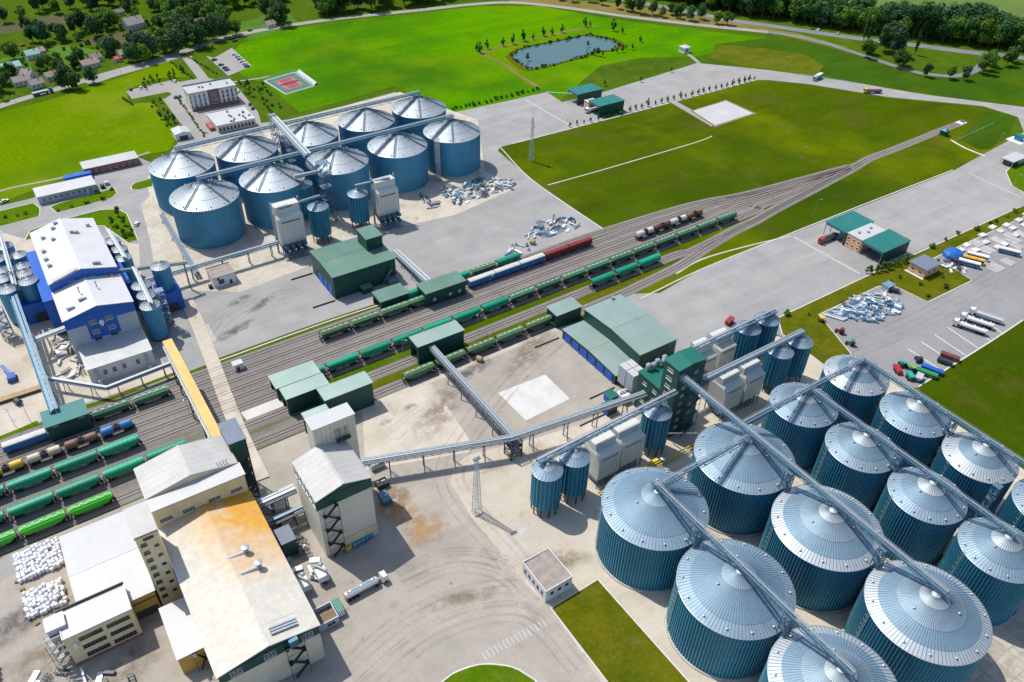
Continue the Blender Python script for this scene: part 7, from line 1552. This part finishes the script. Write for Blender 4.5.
# tyre tracks worn into the yards
def tyremat(name, col, st):
    m, n, l, b = _new(name); b.inputs['Base Color'].default_value = (*col, 1); b.inputs['Roughness'].default_value = .85
    ps = n.new('ShaderNodeNewGeometry').outputs['Position']; k = _mapr(n, l, _noise(n, l, ps, .12, 6, .7), .38, .62, 0, st)
    tr = n.new('ShaderNodeBsdfTransparent'); ms = n.new('ShaderNodeMixShader'); l.new(k, ms.inputs[0]); l.new(tr.outputs[0], ms.inputs[1]); l.new(b.outputs[0], ms.inputs[2]); l.new(ms.outputs[0], n['Material Output'].inputs[0]); MATS[name] = m
tyremat('tyre_dark', (.24, .20, .165), .2); tyremat('tyre_pale', (.52, .485, .43), .45)
def tracks(pts, label, m, n=3, sp=2.4, w=.7, z=.058):
    L = smooth_line([at(*p) for p in pts], 3.); t = thing('tyre_marks', label, 'x'); t['kind'] = 'structure'; del t['category']
    for k in range(n):
        off = (k-(n-1)/2)*sp+rng.uniform(-.9, .9); w = rng.uniform(.4, 1.3); mb = MB(); ribbon(mb, L, off-w/2, off+w/2, z+.002*k); mb.build('tyre_mark', m, t, recalc=False)
tracks([(345, 690), (400, 640), (450, 612), (505, 600), (545, 612), (590, 660)], 'curved dark tyre marks on the lower driveway', 'tyre_dark', 7, 2.3, 1.0)
tracks([(360, 700), (420, 655), (470, 632), (510, 625)], 'pale tyre marks beside the round lawn', 'tyre_pale', 4, 2.2, .8)
tracks([(545, 600), (500, 545), (460, 500), (450, 470), (470, 430), (520, 370), (560, 335)], 'dark tyre marks running up the lower yard', 'tyre_dark', 4, 3., .9)
tracks([(395, 440), (420, 420), (450, 400), (500, 378), (560, 352)], 'pale tyre marks below the hopper wagons', 'tyre_pale', 5, 3., 1.)
tracks([(400, 580), (450, 560), (500, 566), (540, 598)], 'brown tyre marks beside the tanker lorry', 'tyre_dark', 7, 1.5, .9)
tracks([(300, 290), (260, 300), (225, 318), (205, 345)], 'dark tyre marks on the loading yard', 'tyre_dark', 3, 3., 1.)
tracks([(395, 270), (450, 243), (500, 222), (545, 205)], 'pale tyre lanes on the upper apron', 'tyre_pale', 6, 3.4, 1.5)
tracks([(650, 330), (720, 295), (800, 260), (860, 236)], 'pale tyre lanes on the right apron', 'tyre_pale', 6, 4., 1.4)
tracks([(880, 225), (940, 196), (985, 175), (1010, 160), (1024, 140)], 'pale tyre lanes near the right end of the apron', 'tyre_pale', 5, 4., 1.4)
tracks([(560, 118), (640, 94), (720, 74), (800, 77), (880, 90)], 'pale tyre lanes along the far apron', 'tyre_pale', 4, 5., 2.)
tracks([(850, 350), (900, 330), (950, 305), (1010, 270)], 'dark tyre marks on the lorry park', 'tyre_dark', 4, 3.4, 1.2)
# small buildings at the right edge
t = thing('wash_station', 'white-roofed canopy with dark machines at the right edge', 'building', (*at(1012, 163).xy, 0)); mb = MB(); mb.box(-8, 8, -4, 4, 3.6, 4.1); mb.build('roof', 'white_roof', t)
for x in (-7.5, 0, 7.5):
    for y in (-3.6, 3.6): mb = MB(); mb.bar((x, y, 0), (x, y, 3.6), .3); mb.build('column', 'galv_light', t)
mb = MB(); mb.box(-6, -1, -3, 3, .1, 2.6); mb.build('machine', 'car_dark', t); mb = MB(); mb.box(1, 7, -3.2, 3.2, 0, 3.2); mb.build('cabin', 'grey_panel', t)
t = thing('gate_kiosk', 'teal kiosk on a white pad beside the bend of the access road', 'kiosk', (*at(1018, 140).xy, 0)); mb = MB(); mb.box(-6, 3, -5, 5, 0, .12); mb.build('pad', 'white_wall', t); mb = MB(); mb.box(-2, 2, -2, 2, .12, 3.2); mb.build('wall', 'bus_blue', t); mb = MB(); mb.box(-2.5, 2.5, -2.5, 2.5, 3.2, 3.5); mb.build('roof', 'teal_roof', t)
t = thing('post_fence', 'line of thin posts beside the lawn wedge', 'fence', (*at(958, 140).xy, 0)); a, b = at(956, 141), at(992, 125)
for i in range(12):
    p = a+(b-a)*i/11; mb = MB(t.location); mb.bar((p.x, p.y, 0), (p.x, p.y, 1.5), .16); mb.build('post', 'frame_white', t)
mb = MB(t.location); mb.bar((a.x, a.y, 1.3), (b.x, b.y, 1.3), .06); mb.bar((a.x, a.y, .8), (b.x, b.y, .8), .06); mb.build('wire', 'galv_light', t)

heap([(262, 505), (284, 505), (300, 540), (328, 575), (318, 590), (300, 575), (288, 560), (268, 520)], 20, [('duct', 'duct_grey'), ('pipe', 'duct_dark'), ('cone', 'duct_white'), ('frame', 'duct_dark'), ('sheet', 'duct_white')], 'cluttered alley beside the dusty hall', 'alley beside the dusty hall', .4, 1.8, 1.2)
heap([(40, 660), (70, 676), (120, 672), (150, 690), (60, 700), (30, 690)], 14, [('sheet', 'duct_white'), ('duct', 'duct_dark'), ('pipe', 'duct_grey'), ('frame', 'duct_dark')], 'yard below the three-storey block', 'yard below the three-storey block', .4, 2.4, 1.2)
# ================================================================== vegetation
leafmat('leaf_mid', (.050, .120, .014), (.085, .165, .018)); leafmat('leaf_dark', (.028, .085, .022), (.048, .115, .026)); leafmat('leaf_fresh', (.085, .185, .012), (.12, .225, .016)); leafmat('leaf_blue', (.034, .095, .040), (.055, .125, .045))
mat('bark', (.11, .08, .055), .9, var=.2, scale=2.)
def crown_mesh(name, m, seed, rx, ry, rz, zc, lobes, per, leaf, lobe_r=.5, power=1.):
    rg = random.Random(seed); vs = []; fs = []; L = []
    for i in range(lobes):
        while True:
            p = Vector((rg.uniform(-1, 1), rg.uniform(-1, 1), rg.uniform(-1, 1)))
            if p.length < .8: break
        L.append((p, lobe_r*rg.uniform(.7, 1.2)))
    for p, r in L:
        for k in range(per):
            d = Vector((rg.gauss(0, 1), rg.gauss(0, 1), rg.gauss(0, 1))).normalized(); q = p+d*r*rg.uniform(.55, 1.05)
            if q.z < -.9: continue
            c = Vector((q.x*rx, q.y*ry, zc+q.z*rz)); n = (d+Vector((rg.gauss(0, .5), rg.gauss(0, .5), rg.gauss(.3, .5)))).normalized()
            u = n.orthogonal().normalized(); v = n.cross(u); a = rg.uniform(0, pi); u, v = u*cos(a)+v*sin(a), v*cos(a)-u*sin(a); s = leaf*rg.uniform(.6, 1.3); b = len(vs)
            vs += [tuple(c-u*s), tuple(c-v*s*.7), tuple(c+u*s), tuple(c+v*s*.7)]; fs.append((b, b+1, b+2, b+3))
    me = bpy.data.meshes.new(name); me.from_pydata(vs, [], fs); me.materials.append(MATS[m]); return me
def trunk_mesh(h, r, limbs=4, seed=1):
    rg = random.Random(seed); mb = MB(); mb.tube((0, 0, -.1), (0, 0, h), r, 7, r2=r*.55)
    for i in range(limbs):
        a = rg.uniform(0, 2*pi); mb.tube((0, 0, h*rg.uniform(.55, .95)), (cos(a)*h*.5, sin(a)*h*.5, h*rg.uniform(1.2, 1.6)), r*.45, 5, r2=r*.15)
    return mb.mesh('trunk', 'bark')
TM = {}
for i, (m, rx, rz, zc) in enumerate([('leaf_mid', 4.2, 4.2, 6.2), ('leaf_dark', 4.6, 4.8, 6.8), ('leaf_fresh', 3.8, 3.9, 5.6), ('leaf_blue', 4.6, 5.2, 7.2), ('leaf_mid', 4.8, 3.6, 5.2), ('leaf_dark', 3.6, 5.4, 7.2)]):
    TM['broad%d' % i] = (crown_mesh('crown', m, 40+i, rx, rx*.92, rz, zc, 15, 125, .46, .46), trunk_mesh(zc*.62, .28, 4, i))
TM['poplar'] = (crown_mesh('crown', 'leaf_dark', 60, 1.9, 1.9, 8.5, 10, 14, 70, .45, .4), trunk_mesh(4, .3, 2, 8))
TM['conifer'] = (crown_mesh('crown', 'leaf_dark', 61, 1.1, 1.1, 2.1, 2.6, 8, 40, .26, .45), trunk_mesh(1.4, .12, 0, 9))
TM['sapling'] = (crown_mesh('crown', 'leaf_mid', 62, 1.2, 1.2, 1.3, 2.2, 8, 40, .26, .45), trunk_mesh(1.4, .09, 2, 10))
TM['shrub'] = (crown_mesh('crown', 'leaf_mid', 63, 1.0, 1.0, .8, .75, 7, 34, .22, .5), trunk_mesh(.4, .08, 3, 11))
TM['shrub_fresh'] = (crown_mesh('crown', 'leaf_fresh', 64, 1.0, 1.0, .8, .75, 7, 34, .22, .5), trunk_mesh(.4, .08, 3, 12))
TM['reed'] = (crown_mesh('crown', 'leaf_dark', 65, 1.5, 1.5, 1.2, 1.0, 7, 34, .28, .5), trunk_mesh(.5, .08, 3, 13))
def plant(kind, p, label, group, s=1., name='broadleaf_tree', cat='tree', sz=None):
    t = thing(name, label, cat, (p[0], p[1], 0), rz=rng.uniform(0, 6.28), group=group); k = s*rng.uniform(.85, 1.15); t.scale = (k, k, k*(sz or rng.uniform(.9, 1.1)))
    c, b = TM[kind]; put('crown', c, t); put('trunk', b, t); return t
B_ALL = ['broad0', 'broad1', 'broad2', 'broad3', 'broad4', 'broad5']; B_DARK = ['broad1', 'broad3', 'broad5', 'broad1', 'broad0']
KN = {'broad0': 'round mid-green broadleaf tree', 'broad1': 'dark green broadleaf tree', 'broad2': 'fresh light green tree', 'broad3': 'bluish green tall tree', 'broad4': 'wide spreading green tree', 'broad5': 'tall dark green tree'}
HOUSES = [(8, 72, .15, 18, 9, 4, 2.4, 'roof_mint', 'long white house with mint green roof at the left edge'), (33, 58, .2, 9, 8, 3.6, 2.6, 'roof_mint', 'small house with mint green roof among trees'), (37, 87, .3, 9, 7, 3.2, 2.4, 'roof_slate', 'grey-roofed house beside the lower village hedge'), (30, 78, -.9, 9, 8, 3.2, 3, 'roof_slate', 'steep grey-roofed house above the tipper lorry') , (22, 84, .2, 11, 8, 3.2, 2.6, 'roof_slate', 'grey-roofed house at the lower left of the village'), (52, 79, .3, 8, 7, 3., 2.4, 'roof_brown', 'brown-roofed cottage beside the lower trees'), (38, 55, .3, 10, 7, 3, 2.2, 'roof_brown', 'brown-roofed shed beside the vegetable plot'), (90, 67, .3, 12, 8, 3.2, 2.6, 'roof_brown', 'brown-roofed house beside the pull-in'), (96, 61, .3, 8, 7, 3.2, 2.6, 'roof_slate', 'grey-roofed cottage behind the brown-roofed house'), (126, 56, .3, 12, 7, 3, 2.2, 'roof_slate', 'grey-roofed long house above the pull-in'), (134, 28, .3, 15, 12, 4.4, 4.6, 'roof_slate', 'large grey-roofed house behind the tilled plot'), (119, 15, .3, 8, 6, 3, 2, 'roof_slate', 'small pale house behind the upper trees'), (157, 44, .3, 10, 8, 3.2, 2.4, 'roof_brown', 'brown-roofed house at the edge of the grove'), (118, 61.5, .4, 5, 4, 2.6, 1.4, 'roof_orange', 'bright orange-roofed kiosk by the village road'), (270, 27, .3, 8, 7, 3, 2.2, 'roof_brown', 'brown-roofed cottage at the bend of the village road'), (200, 28, .3, 8, 7, 5, 2.6, 'roof_brown', 'brown roof peeping out of the grove'), (175, 20, .3, 9, 7, 4, 2.4, 'roof_slate', 'grey roof peeping out of the grove')]
HP = [at(a[0], a[1]) for a in HOUSES]
def clear(q, r): return all(hypot(q[0]-h.x, q[1]-h.y) > r and not (abs(q[0]-h.x+.45*8) < 7 and abs(q[1]-h.y+.9*8) < 7) for h in HP)
def wood(poly, n, r, where, kinds=B_ALL, s=1.):
    for q in scatter(poly, n, r):
        if not clear(q, 7): continue
        k = rng.choice(kinds); plant(k, q, f'{KN[k]} {where}', f'{KN[k]}s {where}', s)
def listed(pts, where, kinds=B_ALL, s=1.):
    for px, py in pts:
        if not clear(at(px, py), 7): continue
        k = rng.choice(kinds); plant(k, at(px, py).xy, f'{KN[k]} {where}', f'{KN[k]}s {where}', s)
listed([(62, 41), (58, 38), (66, 40), (81, 31), (86, 28), (76, 34), (100, 25), (106, 22), (95, 38), (98, 36), (109, 30), (115, 28), (133, 17), (136, 19), (47, 42), (42, 43), (20, 62), (27, 61), (15, 60), (32, 64), (109, 53), (108, 62), (116, 55), (112, 57)], 'among the village gardens', B_ALL, 1.3)
listed([(28, 34), (38, 33), (33, 42), (40, 42), (14, 80), (6, 84), (20, 90), (30, 90), (4, 92), (62, 75), (59, 80), (66, 82), (52, 69), (44, 70), (81, 62), (75, 69), (88, 72), (78, 74)], 'beside the village houses', B_ALL, 1.1)
listed([(73, 90), (69, 88), (66, 90), (78, 90), (94, 83), (133, 48), (138, 52), (145, 51), (141, 59), (130, 62), (150, 56), (125, 64), (120, 66), (136, 64), (147, 63)], 'along the village road', B_ALL, 1.25)
wood([(150, 46), (160, 30), (176, 14), (200, 10), (225, 15), (243, 32), (235, 42), (215, 44), (190, 51), (160, 60), (140, 66), (135, 60)], 46, 6.5, 'in the grove above the office', ['broad0', 'broad1', 'broad4', 'broad3', 'broad0'], 1.45)
wood([(-20, 24), (0, 16), (60, 6), (130, -4), (200, -2), (200, 8), (130, 10), (70, 14), (0, 24), (-20, 32)], 30, 8, 'in the row behind the village', B_ALL, 1.3)
wood([(150, 10), (200, 6), (240, 2), (290, -4), (292, 4), (240, 12), (200, 16), (165, 18)], 20, 7, 'beyond the bright garden meadow', ['broad0', 'broad2', 'broad4'], 1.4)
wood([(268, 22), (285, 28), (282, 18), (278, 6), (268, 6), (262, 12)], 8, 6, 'at the bend of the village road', B_DARK, 1.5)
wood([(308, 10), (312, 19), (340, 15), (400, 7), (470, -1), (470, -12), (400, -10), (330, -4)], 34, 7, 'in the dark belt above the big field', B_DARK, 2.0)
BELT = [(600, -10), (690, 6), (768, 19), (850, 31), (900, 37), (960, 45), (1024, 51), (1120, 66), (1130, 56), (1024, 38), (960, 32), (880, 26), (840, 18), (780, 4), (700, -10), (640, -18)]
Q = scatter(BELT, 200, 7.0); Q.sort(key=lambda q: hypot(q[0], q[1])); MASS = []
for i, q in enumerate(Q):
    k = rng.choice(B_DARK+['broad4', 'broad2'])
    if i < 70: plant(k, q, f'{KN[k]} at the front of the wooded belt behind the highway', f'{KN[k]}s at the front of the wooded belt', 2.0)
    else: MASS.append((k, q))
def mass(items, name, label, s):
    vs, fs, ms = [], [], []; names = ['leaf_mid', 'leaf_dark', 'leaf_fresh', 'leaf_blue']
    for k, q in items:
        me = TM[k][0]; a = rng.uniform(0, 6.28); f = s*rng.uniform(.85, 1.15); b = len(vs); mi = names.index(me.materials[0].name)
        for v in me.vertices: c = v.co; vs.append((q[0]+(c.x*cos(a)-c.y*sin(a))*f, q[1]+(c.x*sin(a)+c.y*cos(a))*f, c.z*f))
        for p in me.polygons: fs.append(tuple(i+b for i in p.vertices)); ms.append(mi)
    me = bpy.data.meshes.new(name); me.from_pydata(vs, [], fs); [me.materials.append(MATS[n_]) for n_ in names]; me.polygons.foreach_set('material_index', ms)
    tag(put(name, me), label, kind='stuff')
mass(MASS, 'wooded_belt', 'dense dark wood filling the belt behind the front trees', 2.0)
listed([(590, 2), (602, 5), (618, 9), (627, 11), (633, 12), (640, 14), (652, 15), (662, 17), (677, 18), (690, 21), (700, 19), (716, 24), (727, 25), (672, 15), (680, 14), (560, 0), (572, 2)], 'on the dry strip between the far roads', B_ALL, 1.1)
listed([(884, 52), (888, 47), (892, 55)], 'between the slip road and the highway', ['broad1', 'broad3'], 1.7)
listed([(866, 58), (898, 68), (868, 54), (902, 66)], 'beside the slip road', ['broad4', 'broad0'], 1.15)
listed([(985, 70), (990, 66), (1006, 66), (1010, 62), (982, 74)], 'where the slip road meets the highway', ['broad0', 'broad1'], 1.3)
listed([(926, 77), (949, 79), (963, 80)], 'on the outside of the slip road bend', ['broad1', 'broad0'], .85)
for px, py, lb in ((863, 42, 'left poplar of the pair beside the highway'), (868, 43, 'right poplar of the pair beside the highway'), (914, 55, 'single slim poplar between the highway and the slip road'), (858, 26, 'tall slim poplar at the gap of the wooded belt'), (852, 25, 'slim poplar standing left of the belt gap')): plant('poplar', at(px, py).xy, lb, 'poplars by the highway', 1.3, 'poplar_tree', 'tree')
for i, (px, py) in enumerate([(477, 51), (480, 53), (487, 49), (503, 46), (513, 44), (523, 41), (533, 39.5), (543, 36), (552, 35), (562, 32.5), (585, 27), (590, 26.5), (613, 31), (622, 33.5), (640, 42)]): plant('conifer', at(px, py).xy, 'young conifer on the dry path behind the pond', 'young conifers behind the pond', rng.uniform(.9, 2.1), 'young_conifer', 'tree')
for i in range(len(PL)):
    p = PL[i]; q = (cx+(p.x-cx)*1.02+rng.uniform(-1.6, 1.6), cy+(p.y-cy)*1.03+rng.uniform(-1.6, 1.6))
    if rng.random() < .2: continue
    plant('reed', q, 'dark reed bush at the edge of the pond', 'reed bushes around the pond', rng.uniform(.6, 1.25), 'reed_bush', 'bush')
for px, py in [(528, 61), (588, 47), (617, 53), (622, 52), (626, 49), (632, 50), (598, 56), (602, 57), (594, 55)]: plant('sapling', at(px, py).xy, 'small dark tree standing by the pond shore', 'small trees by the pond shore', rng.uniform(1., 1.8), 'young_tree', 'tree')
def rowplants(a, b, n, kind, label, group, name, cat, s=(.8, 1.1), jit=.6):
    a, b = at(*a), at(*b)
    for i in range(n):
        p = a+(b-a)*(i+.5)/n; plant(kind, (p.x+rng.uniform(-jit, jit), p.y+rng.uniform(-jit, jit)), label, group, rng.uniform(*s), name, cat)
rowplants((471, 106), (541, 89), 13, 'shrub', 'round shrub in the row along the top of the upper apron', 'shrubs along the upper apron', 'round_shrub', 'bush', (1.2, 1.7))
rowplants((450, 110), (476, 104), 6, 'shrub', 'round shrub beside the rightmost back silo', 'shrubs beside the back silos', 'round_shrub', 'bush', (1., 1.4))
rowplants((626, 112.5), (757, 79), 22, 'conifer', 'small conifer in the row between apron and meadow', 'conifers along the meadow edge', 'young_conifer', 'tree', (.75, 1.15))
rowplants((567, 128), (600, 120), 5, 'sapling', 'small bare-stemmed tree by the upper weighbridge', 'saplings by the upper weighbridge', 'young_tree', 'tree', (.8, 1.1))
rowplants((603, 118), (625, 113), 7, 'shrub', 'dense shrub against the wall of the upper weighbridge', 'shrubs by the upper weighbridge', 'round_shrub', 'bush', (1.3, 1.8))
for px, py in ((640, 82), (671, 72), (604, 86)): plant('sapling', at(px, py).xy, 'small tree at the far edge of the upper apron', 'saplings at the far apron edge', 1.3, 'young_tree', 'tree')
rowplants((866, 275), (905, 262), 14, 'sapling', 'dark shrubby tree along the wall of the right weighbridge', 'trees along the right weighbridge', 'young_tree', 'tree', (.9, 1.5), 1.5)
for px, py in [(945, 240), (932, 248), (958, 234), (976, 230), (990, 224), (996, 222), (1007, 217), (1015, 212), (786, 315), (809, 315), (900, 278), (946, 288), (928, 297), (920, 285), (942, 277), (938, 262), (890, 283)]: plant('shrub', at(px, py).xy, 'small dark shrub on the verge beside the lorry park', 'shrubs on the right verge', rng.uniform(1., 1.7), 'round_shrub', 'bush')
for px, py in [(118, 228), (122, 233), (112, 226), (125, 225), (130, 236), (132, 231), (124, 238), (108, 230), (119, 216)]: plant('shrub_fresh' if py > 227 else 'sapling', at(px, py).xy, 'bright shrub on the curved lawn behind the blue plant', 'shrubs on the curved lawn', rng.uniform(1.2, 1.9), 'round_shrub', 'bush')
for px, py in [(58, 211), (72, 207), (87, 204), (103, 200), (112, 190), (98, 193), (18, 216), (6, 218), (26, 214)]: plant('shrub', at(px, py).xy, 'small dark bush on the lawn by the low white building', 'bushes by the low white building', rng.uniform(.9, 1.3), 'round_shrub', 'bush')
for q in scatter([(140, 80), (158, 78), (185, 70), (190, 76), (170, 82), (142, 92)], 16, 3): plant('sapling', q, 'small tree on the lawn left of the office', 'trees on the office lawn', rng.uniform(.9, 1.5), 'young_tree', 'tree')
for q in scatter([(146, 100), (160, 102), (176, 122), (184, 134), (170, 132), (155, 112)], 16, 3): plant(rng.choice(['sapling', 'shrub_fresh']), q, 'small tree on the strip below the office car park', 'trees below the office', rng.uniform(1., 1.7), 'young_tree', 'tree')
for q in scatter([(236, 82), (262, 84), (282, 104), (290, 112), (268, 116), (250, 100)], 26, 3): plant(rng.choice(['sapling', 'shrub_fresh', 'shrub']), q, 'young tree in the orchard right of the office', 'orchard trees', rng.uniform(1., 1.7), 'young_tree', 'tree')
for a_, b_, n, lb in (((170, 62), (194, 80), 10, 'hedge bush left of the office drive'), ((186, 56), (218, 75), 12, 'hedge bush between the office drive and the car park'), ((176, 96), (206, 138), 16, 'hedge bush along the left office drive'), ((122, 98), (134, 106), 6, 'hedge bush at the end of the office forecourt'), ((188, 54), (214, 47), 8, 'hedge bush beside the village road junction')):
    rowplants(a_, b_, n, 'shrub', lb, lb.replace('bush', 'bushes'), 'hedge_bush', 'bush', (.8, 1.1), .4)
for px, py in [(505, 560), (432, 380), (418, 388), (600, 600)]: pass
# ================================================================== village houses
mat('house_wall', (.60, .57, .52), .85, var=.08, rnd=.12); mat('roof_slate', (.27, .24, .22), .85, var=.18, scale=.6, rnd=.2); mat('roof_brown', (.33, .24, .19), .85, var=.18, scale=.6, rnd=.15); mat('roof_mint', (.25, .42, .36), .6, var=.1); mat('roof_orange', (.62, .14, .03), .7, var=.1)
def house(px, py, rz, L, W, h, rise, roofm, label):
    p = at(px, py); t = thing('village_house', label, 'house', (p.x, p.y, 0), rz=rz, group='village houses')
    mb = MB(); mb.box(-L/2, L/2, -W/2, W/2, 0, h); mb.build('wall', 'house_wall', t)
    for s in (-1, 1):
        mb = MB(); e = s*(W/2+.4); z = h-.15; mb.hexa([(-L/2-.4, 0, h+rise), (L/2+.4, 0, h+rise), (L/2+.4, e, z), (-L/2-.4, e, z), (-L/2-.4, 0, h+rise+.18), (L/2+.4, 0, h+rise+.18), (L/2+.4, e, z+.18), (-L/2-.4, e, z+.18)]); mb.build('roof_slope', roofm, t)
    for x in (-L/2, L/2):
        mb = MB(); mb.hexa([(x-.02, -W/2, h-.02), (x+.02, -W/2, h-.02), (x+.02, W/2, h-.02), (x-.02, W/2, h-.02), (x-.02, -.02, h+rise), (x+.02, -.02, h+rise), (x+.02, .02, h+rise), (x-.02, .02, h+rise)]); mb.build('gable', 'house_wall', t)
    mb = MB(); mb.box(L/5, L/5+.6, -.9, -.3, h+rise*.4, h+rise+.9); mb.build('chimney', 'brick_red', t)
    for i in range(max(2, int(L/2.6))):
        x = -L/2+1.2+i*(L-2.4)/max(1, int(L/2.6)-1); k = (1.0, 1.3, 1, 1, 'frame_white')
        if k not in WC: window(t, p.x, p.y, 1, 0, 1.0, 1.3, 1, 1)
        o = put('window', WC[k][0], t, (x, -W/2, 1.1)); put('pane', WC[k][1], o)
    mb = MB(); mb.box(L/2-.02, L/2+.06, -.5, .5, 0, 2.1); mb.build('door', 'frame_dark', t); return t
for a in HOUSES: house(*a)

GB = scatter([(-20, 100), (0, 70), (40, 48), (90, 34), (150, 26), (185, 44), (150, 60), (100, 74), (60, 86), (0, 104)], 90, 5)
for q in GB:
    if clear(q, 6): k = rng.choice(['sapling', 'shrub', 'shrub_fresh', 'reed']); plant(k, q, 'small garden bush or fruit tree between the village houses', 'garden bushes in the village', rng.uniform(1.6, 2.6), 'garden_bush', 'bush')
